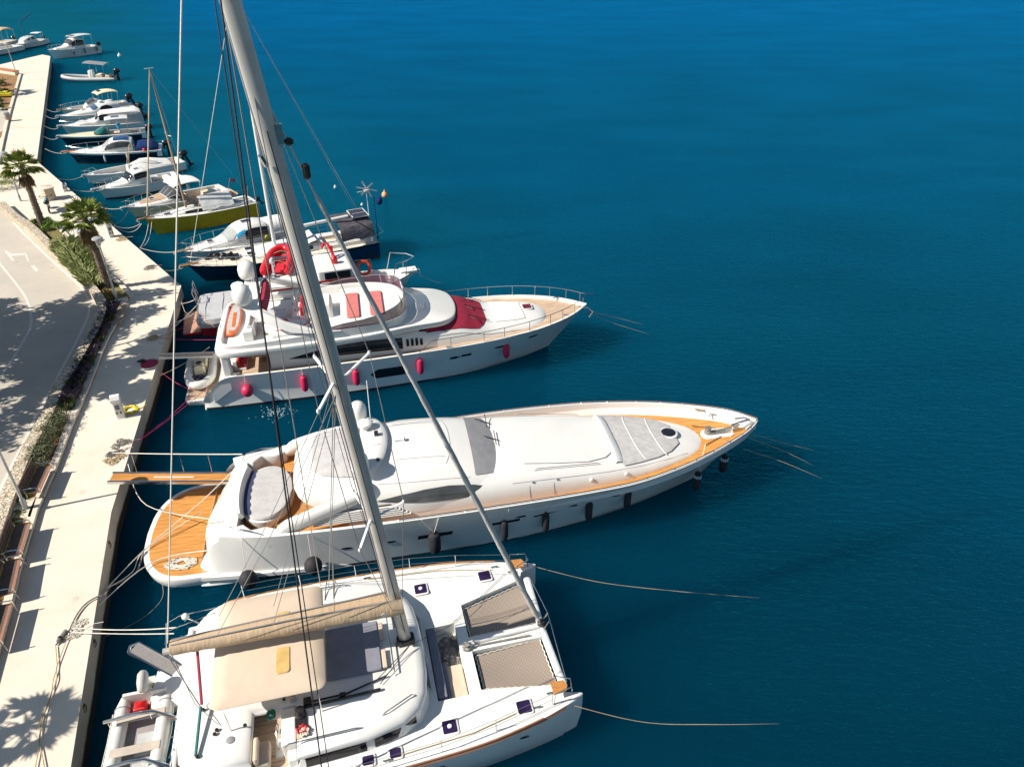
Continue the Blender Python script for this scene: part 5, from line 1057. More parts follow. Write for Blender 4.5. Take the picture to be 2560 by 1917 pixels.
    b = MB(); b.bx(-6.0, -5.86, .15, .85, 2.47, 2.54); b.bx(-6.0, -5.86, -.95, -.25, 2.47, 2.54); b.build('pad_trim', BEIGE, rf, ang=0, bev=.02)
    for pts in (((-9.0,-2.88,2.44),(-8.9,-2.88,2.56),(-7.0,-2.84,2.56),(-6.75,-2.82,2.44)), ((-6.2,-2.55,2.42),(-6.1,-2.54,2.54),(-5.25,-2.1,2.5),(-5.15,-2.05,2.38)), ((-9.0,2.85,2.44),(-8.9,2.84,2.56),(-7.0,2.78,2.56),(-6.75,2.75,2.44)), ((-5.72,1.3,2.42),(-5.7,1.28,2.56),(-5.66,-1.2,2.56),(-5.68,-1.25,2.44))):
        MB().tube(pts, .022, 6).build('grab_rail', STEEL, rf)
    b = MB(); b.tube([(-8.55,-1.75,2.5),(-7.2,-1.72,2.5),(-6.15,-1.68,2.5)], .05, 6); b.tube([(-8.3,-1.6,2.5),(-7.2,-1.58,2.5),(-5.95,-1.25,2.5)], .03, 5); b.box((-8.35,-1.6,2.52), (.22,.26,.12)); b.box((-7.3,-1.62,2.53), (.18,.12,.1)); b.build('mainsheet_track', BLACK, rf)
    b = MB(); b.rev([(.17, 0), (.17, .08), (.13, .12), (.10, .2), (.13, .27), (.13, .3), (.05, .31)], (-8.55,-1.98,2.47), 16); b.layers([(x-8.55, y-2.15) for x, y in rrect(-.17, .17, -.35, .2, .15, 4)], [(0, 2.47), (0, 2.52)]); b.build('winch', BLACK, rf, ang=40)
    b = MB(); b.rev([(.11, 0), (.09, .1), (.11, .2), (.03, .22)], (-8.78,-1.4,2.47), 14); b.tube([(-8.78,-1.4,2.7), (-8.7,-1.2,2.72)], .02, 5); b.build('winch', STEEL, rf, ang=40)
    b = MB()
    for x, y in ((-9.05,-1.2),(-9.05,-1.32)): b.rev([(.05, 0), (.05, .015)], (x, y, 2.477), 10)
    b.build('clutch_button', BLACK, rf)
    for x, y in ((-10.55,2.25),(-10.55,-2.3)): 
        b = MB(); b.rev([(.11, 0), (.12, .02), (.1, .03)], (x, y+(.0), 2.475), 14); b.build('roof_vent', GREYD, rf)
    # helm station in the notch: teak sole, helm seat, console and wheel
    b = MB(); b.add([(-12.2,-3.05,1.78),(-8.6,-3.05,1.78),(-8.6,-1.2,1.78),(-12.2,-1.2,1.78)], [(0,1,2,3)]); b.build('helm_floor', TEAKP, t, ang=0)
    b = MB(); b.bx(-9.15, -8.72, -2.75, -1.52, 1.37, 2.35); b.bx(-9.4, -9.15, -2.75, -2.1, 1.37, 1.8); b.bx(-9.0, -8.72, -3.12, -2.75, 1.37, 2.1); b.build('helm_console', GEL, t, ang=0, bev=.05)
    b = MB(); b.bx(-9.9, -9.5, -3.05, -2.3, 1.79, 2.12); b.bx(-9.93, -9.78, -3.05, -2.3, 2.12, 2.4); b.build('helm_seat', BEIGE, t, ang=0, bev=.06)
    b = MB(); pts = [(-9.28, -2.2+.36*cos(2*pi*k/20), 2.05+.36*sin(2*pi*k/20)) for k in range(21)]; b.tube(pts, .02, 5); b.tube([(-9.28,-2.55,2.05),(-9.28,-1.85,2.05)], .012, 4); b.build('steering_wheel', STEEL, t)
    b = MB(); b.bx(-8.68, -8.3, -2.72, -2.32, 2.42, 2.478); pk = b.build('rope_bin', BEIGE, rf, ang=0)
    R.seed(161); b = MB(); coil(b, (-8.5,-2.5,2.48), .05, .16, 4, .025, .03); b.build('red_rope', mat('red_rope', (.5, .03, .04), .8), pk); b = MB(); coil(b, (-8.45,-2.6,2.49), .05, .14, 3, .025, .03); b.build('cream_rope', ROPEW, pk)
    b = MB(); coil(b, (-9.45,-1.66,2.3), .06, .14, 7, .022, .04); b.build('green_rope', mat('green_rope', (.02, .2, .14), .8), rf)
    # aft: transom steps, platform, rails
    for sg in (1, -1):
        b = MB(); b.layers([(-11.9, sg*2.4), (-13.1, sg*2.5), (-13.35, sg*2.9), (-13.2, sg*3.45), (-11.9, sg*3.6)], [(.1, .2), (0, .4), (0, .62), (.03, .66)]); b.layers([(-11.8, sg*2.45), (-12.55, sg*2.5), (-12.6, sg*3.45), (-11.8, sg*3.5)], [(0, .5), (0, 1.1), (.03, 1.14)]); b.build('transom_steps', GEL, t, ang=30, bev=.04)
    b = MB(); ap = [(-12.0,2.55),(-12.75,2.2),(-13.1,1.3),(-13.2,.3),(-13.15,-.3),(-12.2,-.35),(-12.1,0)]; b.layers(ap, [(.1, 1.5), (0, 1.7), (0, 1.95), (.12, 2.08)]); b.build('aft_fairing', GEL, t, ang=40)
    b = MB(); b.bx(-12.3, -12.1, -2.9, 2.5, 1.3, 2.1); b.build('aft_beam', GEL, t, ang=0, bev=.06)
    b = MB(); b.tube([(-11.9, 2.75, 1.9), (-12.5, 2.8, 2.5), (-12.9, 2.5, 2.55), (-12.95, 1.9, 2.0)], .022, 6); b.tube([(-12.5, 2.8, 2.5), (-11.3, 2.9, 2.45)], .018, 5); b.tube([(-12.9, 2.45, 2.25), (-11.3, 2.95, 2.2)], .014, 5); b.build('stern_rail', STEEL, t)
    b = MB(); b.ell((-12.35, 2.78, 2.42), (.13, .12, .12), 10, 8); b.build('stern_light', GEL2, t)
    # folded gangway pointing aft
    a, c = V((-12.75, 1.05, 2.12)), V((-13.85, 1.85, 2.40)); dd = c-a; MG = Matrix.Translation(a) @ Matrix.Rotation(atan2(dd.y, dd.x), 4, 'Z') @ Matrix.Rotation(-math.asin(dd.z/dd.length), 4, 'Y')
    b = MB(); b.bx(-.3, dd.length, -.2, .2, -.02, .03); b.xf(MG); gw = b.build('folded_gangway', MESHG, t, ang=0)
    b = MB(); b.bx(-.3, dd.length, -.24, -.2, -.04, .06); b.bx(-.3, dd.length, .2, .24, -.04, .06); b.tube([(dd.length, -.22, 0), (dd.length+.14, 0, 0), (dd.length, .22, 0)], .05, 6); b.xf(MG); b.build('side_rail', STEEL, gw, ang=0)
    # davits carrying the dinghy
    for y in (-.85, -2.4):
        b = MB(); b.tube([(-12.2, y, 1.95), (-12.9, y+.1, 2.45), (-13.3, y+.1, 2.5), (-14.25, y+.05, 2.45)], .055, 8); b.tube([(-12.2, y-.12, 1.5), (-12.3, y-.1, 2.1), (-12.9, y+.1, 2.45)], .035, 6); b.tube([(-14.15, y+.05, 2.44), (-14.15, y+.05, 2.1)], .012, 4); b.tube([(-13.0, y+.1, 2.44), (-13.0, y+.1, 2.1)], .012, 4); b.build('davit', STEEL, t)
    b = MB()
    for k in range(10): b.tube([(-12.25, -1.0-.05*k, 1.5+.05*k), (-12.32+.04*(k % 3), -.9-.22*k, 2.15)], .012, 4)
    b.build('davit_tackle', WIRE, t)
    # bimini
    bm = rrect(-10.95, -7.65, -2.02, 2.02, .28, 6)
    b = MB(); rr = []
    for ins, z in ((.03, 3.50), (0, 3.55), (.04, 3.60), (.5, 3.65), (1.2, 3.68)): 
        cx, cy, hx, hy = -9.3, 0, 1.65, 2.02; rr.append([(cx+(x-cx)*(1-ins/hx), cy+(y-cy)*(1-ins/hy), z) for x, y in bm])
    b.loft(rr, True, True, True); bi = b.build('bimini', TAN, t, ang=50)
    for y0, y1 in ((.25, 1.05), (-1.3, -.35)):
        b = MB(); b.layers(rrect(-9.1, -8.68, y0, y1, .09, 4), [(0, 3.672), (.02, 3.70)]); b.build('window_panel', AMBER, bi, ang=30)
    b = MB()
    for x in (-10.6, -7.95):
        for sg in (1, -1): b.tube([(x, sg*1.95, 3.52), (x*.985-.1, sg*2.0, 2.45)], .022, 6)
    b.tube([(-10.6, -1.95, 3.52), (-10.6, 1.95, 3.52)], .02, 5); b.tube([(-7.95, -1.95, 3.52), (-7.95, 1.95, 3.52)], .02, 5); b.build('frame', STEEL, bi)
    # mast and rig
    mx = lambda z: -5.17-(z-2.4)*.0955+.07*sin(pi*min(max((z-2.4)/19, 0), 1))
    b = MB(); rings = []
    for z in [2.42+k*1.05 for k in range(22)]: rings.append([(mx(z)+.195*cos(a), .12*sin(a), z) for a in [2*pi*k/16 for k in range(16)]])
    b.loft(rings, True, True, True); ms = b.build('mast', ALU, t, ang=60)
    b = MB(); b.layers([(-5.17+x, y) for x, y in rrect(-.3, .3, -.22, .22, .1, 3)], [(0, 2.45), (.02, 2.55)]); b.box((-5.42, -.2, 2.55), (.2, .1, .12)); b.box((-5.0, -.25, 2.55), (.2, .1, .12)); b.box((-5.2, .22, 2.9), (.12, .12, .2)); b.build('mast_foot', BLACK, ms, ang=30)
    b = MB(); b.tube([(mx(z)-.21, 0, z) for z in (2.7, 6, 10, 14, 18, 24)], .02, 4); b.build('sail_track', GREYD, ms)
    MB().tube([(mx(18.3)-.2, -.16, 18.3), (mx(18.3)-.28, -.25, 18.55)], .06, 6).build('deck_light', STEEL, ms); MB().box((mx(18.9)+.23, -.05, 18.9), (.12, .1, .4)).build('mast_fitting', STEEL, ms, ang=0)
    for z, tips in ((12.75, ((-5.2, .95, 12.9), (-6.62, 1.35, 12.75), (-6.62, -.95, 12.55))), (8.0, ((-4.75, .35, 8.1), (-6.15, .95, 8.3), (-6.15, -1.05, 7.85)))):
        for k, e in enumerate(tips):
            b = MB(); b.tube([(mx(z)+(.1 if k == 0 else -.1), .05*(1, 1, -1)[k], z), e], .05, 6, flat=.6); b.ell(e, (.05, .05, .08), 8, 6); b.build('spreader', ALUW, ms)
    b = MB()
    for k in range(3):
        sg = ((-4.98, .6), (-6.4, 1.12), (-6.4, -1.0))[k]
        b.tube([(mx(20.5), 0, 20.5), ((-5.2, .95, 12.9), (-6.62, 1.35, 12.75), (-6.62, -.95, 12.55))[k], ((-4.75, .35, 8.1), (-6.15, .95, 8.3), (-6.15, -1.05, 7.85))[k], (mx(3.1), .12*(1, 1, -1)[k], 3.1)], .012, 4)
    b.build('diamond_stay', WIRE, ms)
    b = MB(); b.tube([(mx(21.8)-.1, -.12, 21.8), (-8.05, -3.78, 1.75)], .021, 5); b.tube([(mx(21.9)-.2, -.1, 21.9), (-7.85, -3.76, 1.75)], .014, 5); b.build('shroud', BLKROPE, ms)
    b = MB(); b.tube([(mx(21.8)-.1, .12, 21.8), (-7.9, 3.7, 1.75)], .016, 5); b.tube([(mx(12.7)-.1, .12, 12.7), (-7.6, 3.7, 1.75)], .013, 5); b.build('shroud', WIRE, ms)
    b = MB(); b.tube([(mx(23)-.25, 0, 23.2), (-12.1, .02, 4.4)], .019, 5); b.build('topping_lift', ROPEW, ms)
    b = MB()
    for sg in (1, -1):
        for x in (-7.2, -9.0, -10.6): b.tube([(mx(12.6)-.1, sg*.4, 12.6), ((x+mx(12.6))/2-.2, sg*.42, 8.2), (x, sg*.36, 4.75)], .010, 4)
    b.build('lazy_jack', WIRE, ms)
    b = MB(); b.tube([(mx(3.0)+.05, -.16, 3.0), (mx(10), -.2, 10), (mx(19), -.17, 19)], .014, 4); b.tube([(mx(3.0)-.24, .1, 3.0), (mx(19)-.23, .1, 19)], .012, 4); b.build('halyard', BLKROPE, ms)
    b = MB()
    F0, F1 = V((-.51, 0, 1.85)), V((mx(19.4)+.17, 0, 19.4)); N_ = 60; b.tube([F0.lerp(F1, k/N_) for k in range(N_+1)], [.03 if k < 2 else .10-.05*(k/N_)+.006*sin(k*1.9) if k < 54 else .020 for k in range(N_+1)], 8); fu = b.build('furled_genoa', mat('rolled_sail', (.46, .44, .42), .7, var=.14, vs=2.2, bump=.4, bs=8), t, ang=60)
    MB().rev([(.10, 0), (.14, .04), (.14, .16), (.10, .2)], (-.51, 0, 1.82), 14).build('furler_drum', BLACK, fu); b = MB(); p = F0.lerp(F1, .915); b.rev([(.05, 0), (.085, .04), (.085, .30), (.04, .34)], tuple(p), 10); b.build('furler_swivel', BLACK, fu); p2_ = F0.lerp(F1, .957); MB().rev([(.05, 0), (.09, .03), (.09, .12), (.03, .16)], tuple(p2_), 10).build('halyard_swivel', BLACK, fu)
    # boom with tan sail bag
    b = MB(); b.tube([(-5.4, 0, 3.98), (-12.3, 0, 4.08)], .10, 10); bo = b.build('boom', ALU, t)
    b = MB(); rg = []
    R.seed(170)
    for k in range(40):
        u = k/39; x = lerp(-5.15, -12.05, u); w_ = lerp(.42, .24, u)*(1+.015*sin(k*1.3)); h = lerp(.62, .36, u); z = 4.05; op = .16*max(0, 1-u*1.7)
        sw = .008*sin(k*2.1)+.008*R.uniform(-1, 1)
        rg.append([(x, .10, z-.06), (x, w_*.8+sw, z+.02), (x, w_+sw, z+h*.42), (x, w_*.72, z+h*.78), (x, .10+op, z+h), (x, .02, z+h-op*1.3), (x, -.10-op, z+h), (x, -w_*.72, z+h*.78), (x, -w_+sw, z+h*.42), (x, -w_*.8+sw, z+.02), (x, -.10, z-.06)])
    b.loft(rg, True, True, True); sb = b.build('sail_bag', TAND, bo, ang=50)
    b = MB(); b.tube([(-5.3, .2, 4.66), (-8.6, .12, 4.58), (-12.0, .1, 4.42)], .02, 5); b.tube([(-5.3, -.24, 4.66), (-8.6, -.14, 4.58), (-12.0, -.1, 4.42)], .02, 5); b.build('batten_rod', GREYD, sb)
    b = MB(); b.rev([(.09, 0), (.09, .02)], (0, 0, 0), 14); b.xf(Matrix.Translation((-5.75, -.445, 4.35)) @ Matrix.Rotation(pi/2, 4, 'X')); b.build('sail_patch', GREYC, sb)
    for x, m_, y1, y2 in ((-11.35, mat('crimson_tackle', (.38, .03, .07), .7), -.1, -1.1), (-11.42, mat('green_tackle', (.015, .15, .13), .7), -1.15, -2.6)):
        b = MB(); b.tube([(x, y1, 3.95 if y1 > -1 else 2.72), (x-.04, y2, 2.75 if y1 > -1 else 2.55)], .045, 6); b.build('mainsheet_tackle', m_, bo)
    b = MB(); b.tube([(-12.2, -.05, 3.95), (-11.45, -1.1, 2.7)], .018, 5); b.tube([(-12.1, -.0, 3.95), (-11.6, -1.0, 2.72), (-10.9, -1.75, 2.52)], .012, 4); b.build('mainsheet', WIRE, bo)
    b = MB()
    for x, y in ((-11.4,-1.12),(-11.42,-2.62),(-10.95,-1.9),(-11.0,-2.02),(-10.15,-1.95)): b.ell((x, y, 2.53), (.06, .06, .06), 8, 5)
    b.build('deck_block', BLACK, rf)
    # deck hatches, stanchions, lifelines, pulpit seats
    for x, y, kb in ((-1.95,2.68,0),(-4.35,2.62,1),(-1.88,-2.88,0),(-4.25,-2.98,1),(-5.95,-3.42,0),(-6.75,-3.45,0)): hatch(t, x, y, 1.76, .44 if x > -5.5 else .34, .44 if x > -5.5 else .30, knob=bool(kb))
    for sg in (1, -1):
        b = MB(); L_ = []
        for x, y in ((-1.0,2.98),(-2.9,3.42),(-4.6,3.68),(-6.6,3.82),(-8.6,3.84),(-10.6,3.82)):
            b.tube([(x, sg*y, 1.72), (x, sg*(y+.02), 2.33)], .014, 5); L_.append((x, sg*(y+.02), 2.33))
        b.build('stanchion', STEEL, t)
        b = MB(); b.tube(L_, .008, 4); b.tube([(x, y, z-.3) for x, y, z in L_], .008, 4); b.build('lifeline', WIRE, t)
        b = MB(); b.tube([(-.95, sg*3.0, 1.74), (-.9, sg*3.02, 2.3), (-.35, sg*2.9, 2.32), (-.3, sg*2.6, 2.3), (-.75, sg*2.4, 2.3), (-.75, sg*2.4, 1.74)], .02, 6); b.tube([(-.33, sg*2.75, 2.3), (-.25, sg*2.75, 1.72)], .018, 5); pp_ = b.build('bow_pulpit', STEEL, t)
        b = MB(); b.layers([(-.92, sg*2.45), (-.92, sg*2.9), (-.5, sg*2.86), (-.42, sg*2.68), (-.5, sg*2.48)], [(0, 2.08), (0, 2.13)]); b.build('pulpit_seat', TEAKB, pp_, ang=0)
        b = MB()
        for x, y in ((-.95, 2.62), (-1.5, 3.0), (-6.2, 3.6)): b.tube([(x-.13, sg*y, 1.82), (x+.13, sg*y, 1.82)], .03, 6); b.box((x, sg*y, 1.78), (.1, .06, .06))
        b.build('cleat', STEEL, t)
        b = MB(); b.tube([(-6.2, sg*3.55, 1.8), (-3.6, sg*3.35, 1.8), (-1.6, sg*2.9, 1.8)], .016, 5); b.build('jib_sheet', ROPET, t)
    b = MB(); b.tube([(-5.0, -.35, 2.6), (-3.6, .75, 1.78), (-1.2, 2.6, 1.78)], .010, 4); b.tube([(-5.0, -.3, 2.6), (-6.2, -1.3, 2.5)], .014, 4); b.tube([(-5.1, -.4, 2.6), (-6.15, -1.5, 2.5)], .014, 4); b.build('running_line', BLKROPE, t)
    b = MB(); b.tube([(-7.4, 2.3, 2.47), (-7.3, 3.0, 2.6), (-7.2, 3.3, 1.8)], .02, 5); b.tube([(-7.7, 2.3, 2.47), (-7.6, 3.0, 2.6), (-7.5, 3.3, 1.8)], .02, 5); b.build('side_gate', STEEL, t)
catamaran()
def cat_dinghy():
    p = CY.w(-13.32, -1.75, 1.72); t = thing('inflatable_dinghy', 'white inflatable dinghy hanging from the catamaran stern davits', 'dinghy', p, radians(13.9-90))
    inflatable(t, 4.1, 1.72, .23, HYP, 0, .06)
    b = MB(); b.bx(-1.9, 1.2, -.62, .62, .06, .12); b.build('floor', FLOORG, t, ang=0)
    b = MB(); b.bx(-1.98, -1.88, -.62, .62, .05, .55); b.build('transom_board', HYP, t, ang=0)
    for x in (-1.15, -.05):
        b = MB(); b.bx(x-.14, x+.14, -.70, .70, .42, .46); b.build('thwart', mat('beige_plank', (.50, .43, .36), .6), t, ang=0, bev=.015)
    b = MB(); b.bx(-.75, .0, -.1, .55, .13, .14); b.bx(.2, 1.1, -.1, .55, .13, .14); b.build('floor_panel', GREYH, t, ang=0)
    outboard(t, -2.1, .05, .50, .85, mat('pale_grey_cowl', (.50, .49, .46), .35), .45)
    b = MB(); b.layers(rrect(-1.75, -1.4, -.3, .1, .06, 3), [(0, .13), (.02, .38), (.08, .42)]); b.build('fuel_can', mat('red_fuel_can', (.60, .012, .015), .4), t, ang=40)
    b = MB()
    for x in (-1.6, .9):
        for sg in (1, -1):
            b.tube([(x, sg*(.63+.235*cos(a)), .23+.235*sin(a)) for a in [pi*k/8-.3 for k in range(12)]], .014, 4)
    b.build('strap', GREYD, t)
    b = MB(); b.tube([(-1.5, .88, .3), (-.6, .9, .22), (.2, .88, .3), (1.0, .8, .25)], .015, 4); b.tube([(-1.5, -.88, .3), (-.6, -.9, .22), (.2, -.88, .3), (1.0, -.8, .25)], .015, 4); b.build('grab_line', ROPEW, t)
cat_dinghy()
# ------------------------------------------------------------------ smaller boats along the far quay
def place(bow, axis, L, zb):
    p = G(bow[0], bow[1], zb); a = radians(axis); return (p.x+L*cos(a), p.y+L*sin(a)), axis+180
class Small:
    def __init__(s, name, label, cat, bow, axis, L, B, hm, zb=1.15, zs=.85, band=None, xc=.45, fine=0., deckm=None, sole=None, cockpit=True, group=None):
        o, hd = place(bow, axis, L, zb); s.B = Boat(name, label, cat, o, hd); s.t = s.B.t; s.L, s.W = L, B
        f = (0, .05, .3, .55, .75, .88, .96, 1.0); h = (.88, .92, 1, .985, .83-fine*.1, .54-fine*.12, .24-fine*.06, .012)
        s.sh = [(x*L, y*B/2, zs+(zb-zs)*x**1.5) for x, y in zip(f, h)]
        s.wl = [(x*L, y*B/2) for x, y in zip((0, .05, .3, .52, .68, .80, .875, .93), (.84, .87, .9, .82, .60-fine*.1, .34-fine*.1, .13, 0))]
        b = MB(); hull_mesh(b, s.sh, s.wl, 30, 6, .06, stripes={0: 1, 5: 2}); b.build('hull', [hm, band or hm, mat('dark_boot_stripe', (.02, .025, .03), .5) if zb < 1.5 else hm], s.t, ang=40)
        dm = deckm or GEL2; s.xc = xc*L; S = cat_r(s.sh, 30)
        if cockpit:
            b = MB(); deck_mesh(b, s.sh, 30, .07, .04, .10, x0=s.xc, mcap=0, mdeck=1); b.build('foredeck', [GEL, dm], s.t, ang=40)
            rr = []; sz = .38
            for x, y, z in [p for p in S if .02*L <= p[0] <= s.xc+.08*L]:
                h_ = [(x, y, z+.004), (x, y-.24, z+.014), (x, y-.28, sz), (x, 0, sz)]; rr.append(h_+[(a, -c, d) for a, c, d in h_[::-1][1:]])
            b = MB(); n = 7; b.loft(rr, mrow=[0, 0, 1, 1, 0, 0]); o_ = len(b.v)
            b.bx(0, .09*L*.6, -s.sh[0][1], s.sh[0][1], .3, s.sh[0][2]+.01, 0); b.build('cockpit', [GEL, sole or mat('cockpit_sole', (.45, .42, .38), .7)], s.t, ang=40)
        else:
            b = MB(); deck_mesh(b, s.sh, 30, .07, .05, .10, mcap=0, mdeck=1); b.build('deck', [GEL, dm], s.t, ang=40)
    def se(s, st, m=GEL, name='cabin', par=None, nx=24, nt=20):
        q = SE([(x*s.L, w*s.W/2, zb, zt, n) for x, w, zb, zt, n in st]); b = MB(); q.mesh(b, nx, nt); o = b.build(name, m, par or s.t, ang=55); return q, o
    def win(s, q, par, rows, m=GLASS, name='window', both=True):
        for sg in ((0, 1) if both else (0,)):
            b = MB(); q.patch(b, [(x*s.L, radians(max(a-8, 7) if sg == 0 else 180-max(a-8, 7)), radians(c if sg == 0 else 180-c)) for x, a, c in rows], 6, .02, sub=4); b.build(name, m, par, ang=55)
    def top(s, x0, x1, w, z, m, name='hardtop', arc=.10, th=.05, legs=True, drop=0., legz=.9, par=None):
        x0, x1 = x0*s.L, x1*s.L; hw = w*s.W/2; b = MB(); rr = []
        for k in range(9):
            u = k/8*2-1; zz = z+arc*(1-u*u)-drop*abs(u)**6; r = []
            for j in range(9):
                v = j/8*2-1; yy = hw*v*(1-.08*u**4); r.append((lerp(x0, x1, (u+1)/2), yy, zz+arc*.7*(1-abs(v)**3)))
            rr.append(r)
        b.loft(rr); i0 = len(b.v); b.loft([[(x, y, zz-th) for x, y, zz in r] for r in rr])
        for edge_ in ([r[0] for r in rr], [r[-1] for r in rr], rr[0], rr[-1]): b.loft([[p, (p[0], p[1], p[2]-th)] for p in edge_])
        o = b.build(name, m, par or s.t, ang=50)
        if legs:
            b = MB()
            for x in (x0+.1, (x0+x1)/2, x1-.1):
                for sg in (1, -1): b.tube([(x, sg*hw*.96, z-.02), (x+(.25 if x < x1-.5 else .05), sg*min(hw*1.05, s.W/2-.15), legz)], .02, 5)
            b.build('frame', STEEL, o)
        return o
    def railing(s, x0=.55, h=.45, ext=.15, posts=4):
        b = MB(); bowrail(b, s.sh, 30, x0*s.L, h, .017, posts, .05, ext); return b.build('bow_rail', STEEL, s.t)
    def sprit(s, l=.5, m=GEL, w=.3):
        b = MB(); x = s.L; z = s.sh[-1][2]; b.bx(x-.7, x+l, -w/2, w/2, z-.01, z+.05); o = b.build('bowsprit', m, s.t, ang=0, bev=.02); b = MB(); b.tube([(x-.2, 0, z+.1), (x+l*.9, 0, z+.07), (x+l+.05, 0, z-.1)], .035, 6); b.tube([(x+l-.1, -.16, z-.18), (x+l+.08, 0, z-.08), (x+l-.1, .16, z-.18)], .035, 5); b.build('anchor', CHAIN, o)
    def motor(s, n=1, sc_=1., m=OUTB, tilt=0.):
        for k in range(n): outboard(s.t, -.38*sc_, (k-(n-1)/2)*.55, .85, sc_*1.0, m, tilt)
    def seat(s, x0, x1, y0, y1, z1=.8, m=BEIGE, z0=.38):
        b = MB(); b.bx(x0*s.L, x1*s.L, y0*s.W/2, y1*s.W/2, z0, z1); b.build('seat', m, s.t, ang=0, bev=.05)
    def hatch(s, x, y, l=.5, m=PURP): hatch(s.t, x*s.L, y, [p for p in cat_r(s.sh, 30) if p[0] >= x*s.L][0][2]+.10, l, l, m)
# yellow sailing boat
m_ = Small('sailing_boat', 'mustard yellow hulled sailing boat with white tarpaulin over the boom', 'sailing boat', (361, 546), 39, 8.9, 2.75, YELLOW, 1.5, 1.15, band=YELLOW, cockpit=False, deckm=GEL2, fine=.6)
t = m_.t; L = m_.L
q, o = m_.se([(.40,.52,1.15,1.58,3.5),(.50,.56,1.15,1.62,3.5),(.62,.52,1.25,1.62,3.2),(.72,.40,1.3,1.54,3),(.77,.2,1.35,1.46,2.5)], GEL2, 'coachroof')
m_.win(q, o, [(.48,14,40),(.56,14,42),(.66,16,40)], GLASS)
b = MB(); b.bx(.3, 3.3, -.55, .55, .5, 1.24); b.build('cockpit_well', mat('cockpit_grey', (.28, .28, .3), .7), t, ang=0)
b = MB(); b.bx(.4, 3.4, -.85, -.5, 1.1, 1.32); b.bx(.4, 3.4, .5, .85, 1.1, 1.32); b.build('cockpit_seat', GEL2, t, ang=0, bev=.03)
hatch(t, .80*L, 0, 1.42, .5, .5)
ft = m_.B.at(453, 515, 1.4); hd_ = m_.B.at(367, 161, 12.0); print('yellow mast', ft, hd_)
b = MB(); T0, T1 = V((ft.x, 0, 1.35)), V((lerp(ft.x, hd_.x, .6), hd_.y*.6, 11.9)); b.tube([T0, T0.lerp(T1, .5), T1], [.085, .08, .055], 8); ms = b.build('mast', BRONZEM, t)
b = MB(); p = T0.lerp(T1, .55); b.tube([p+V((-.1, -.75, .05)), p, p+V((-.1, .75, .05))], .025, 5); b.tube([T1+V((-.3, 0, .05)), T1+V((.4, 0, .05))], .02, 4); b.build('spreader', ALUW, ms)
b = MB()
for sg in (1, -1): b.tube([T1, p+V((-.1, sg*.75, .05)), (ft.x-.3, sg*1.25, 1.15)], .007, 4)
b.tube([T1, (0.05, 0, 1.1)], .006, 4); b.build('shroud', WIRE, ms)
b = MB(); b.tube([V((L-.15, 0, 1.25)), V((L-.15, 0, 1.25)).lerp(T1, .5), T1], [.055, .06, .03], 7); b.build('furled_jib', mat('old_sail_roll', (.50, .40, .28), .8, var=.15, bump=.4, bs=10), t)
b = MB(); b.tube([(ft.x, 0, 2.15), (ft.x-3.7, 0, 2.25)], .06, 8); bm_ = b.build('boom', ALU, t)
b = MB(); b.loft([[(x, sg_*w_, z) for sg_, w_, z in ((-1, 1.0, 1.40+dz), (-1, .55, 1.95), (-1, .06, 2.36), (1, .06, 2.36), (1, .55, 1.95), (1, 1.0, 1.40+dz))] for x, dz in [(ft.x-1.0-.33*k, .06*sin(k*1.7)) for k in range(9)]]); b.build('tarpaulin', WHITEC, bm_, ang=25, fixn=False)
b = MB(); b.loft([[(ft.x-.1-.24*k, sg_*w_, z) for sg_, w_, z in ((-1, .10+.09*k, 2.1-.15*k), (-1, .05, 2.3+.2*max(0, 2-k)), (1, .05, 2.3+.2*max(0, 2-k)), (1, .1+.09*k, 2.1-.15*k))] for k in range(5)]); b.build('mainsail_cover', mat('brownish_sailcover', (.24, .19, .15), .85, var=.2), bm_, ang=40)
m_.railing(.72, .5, .05, 3); m_.sprit(.55, TEAKB, .22)
b = MB(); bowrail(b, m_.sh, 30, .02*L, .5, .010, 10, .05, 0); b.build('guard_wire', WIRE, t)
outboard(t, -.35, .5, 1.0, .55, OUTB, .5)
b = MB(); b.tube([(.1, -.9, 1.0), (-.1, -.95, 2.0)], .015, 5); b.build('flagstaff', TEAKB, t)
# beige sport cruiser with white bimini and wooden cockpit
l_ = Small('motorboat', 'cream sport cruiser with tan sun pad on its foredeck and white bimini', 'motorboat', (315, 517), 43, 8.6, 2.9, CREAM, 1.25, .95, band=GEL, xc=.55, sole=TEAKB)
q, o = l_.se([(.52,.82,1.0,1.50,4),(.60,.84,1.02,1.56,3.5),(.70,.76,1.05,1.46,3.2),(.82,.56,1.1,1.36,3),(.90,.3,1.15,1.26,2.4)], GEL, 'coachroof')
b = MB(); q.patch(b, [(x*l_.L, radians(a), radians(180-a)) for x, a in ((.64,52),(.72,52),(.82,54),(.87,66))], 8, .02, sub=4); pd = b.build('sun_pad', mat('tan_sun_pad', (.40, .28, .18), .8), o, ang=50); hatch(t := l_.t, .75*l_.L, 0, 1.44, .42, .42)
q2, o2 = l_.se([(.46,.80,1.2,1.55,3),(.52,.82,1.3,1.98,3),(.57,.80,1.35,1.95,3),(.63,.72,1.38,1.55,3)], GLASS2, 'windscreen')
b = MB()
for a in (20, 60, 90, 120, 160): b.tube([q2.P(x*l_.L, radians(a))+q2.N(x*l_.L, radians(a))*.015 for x in (.52, .57, .625)], .02, 4)
b.tube([q2.P(.525*l_.L, radians(a))+V((0, 0, .02)) for a in range(8, 173, 12)], .025, 5); b.build('screen_frame', GEL, o2)
l_.top(.28, .56, .80, 2.35, WHITEC, 'bimini', .12, .06, drop=.05, legz=1.0)
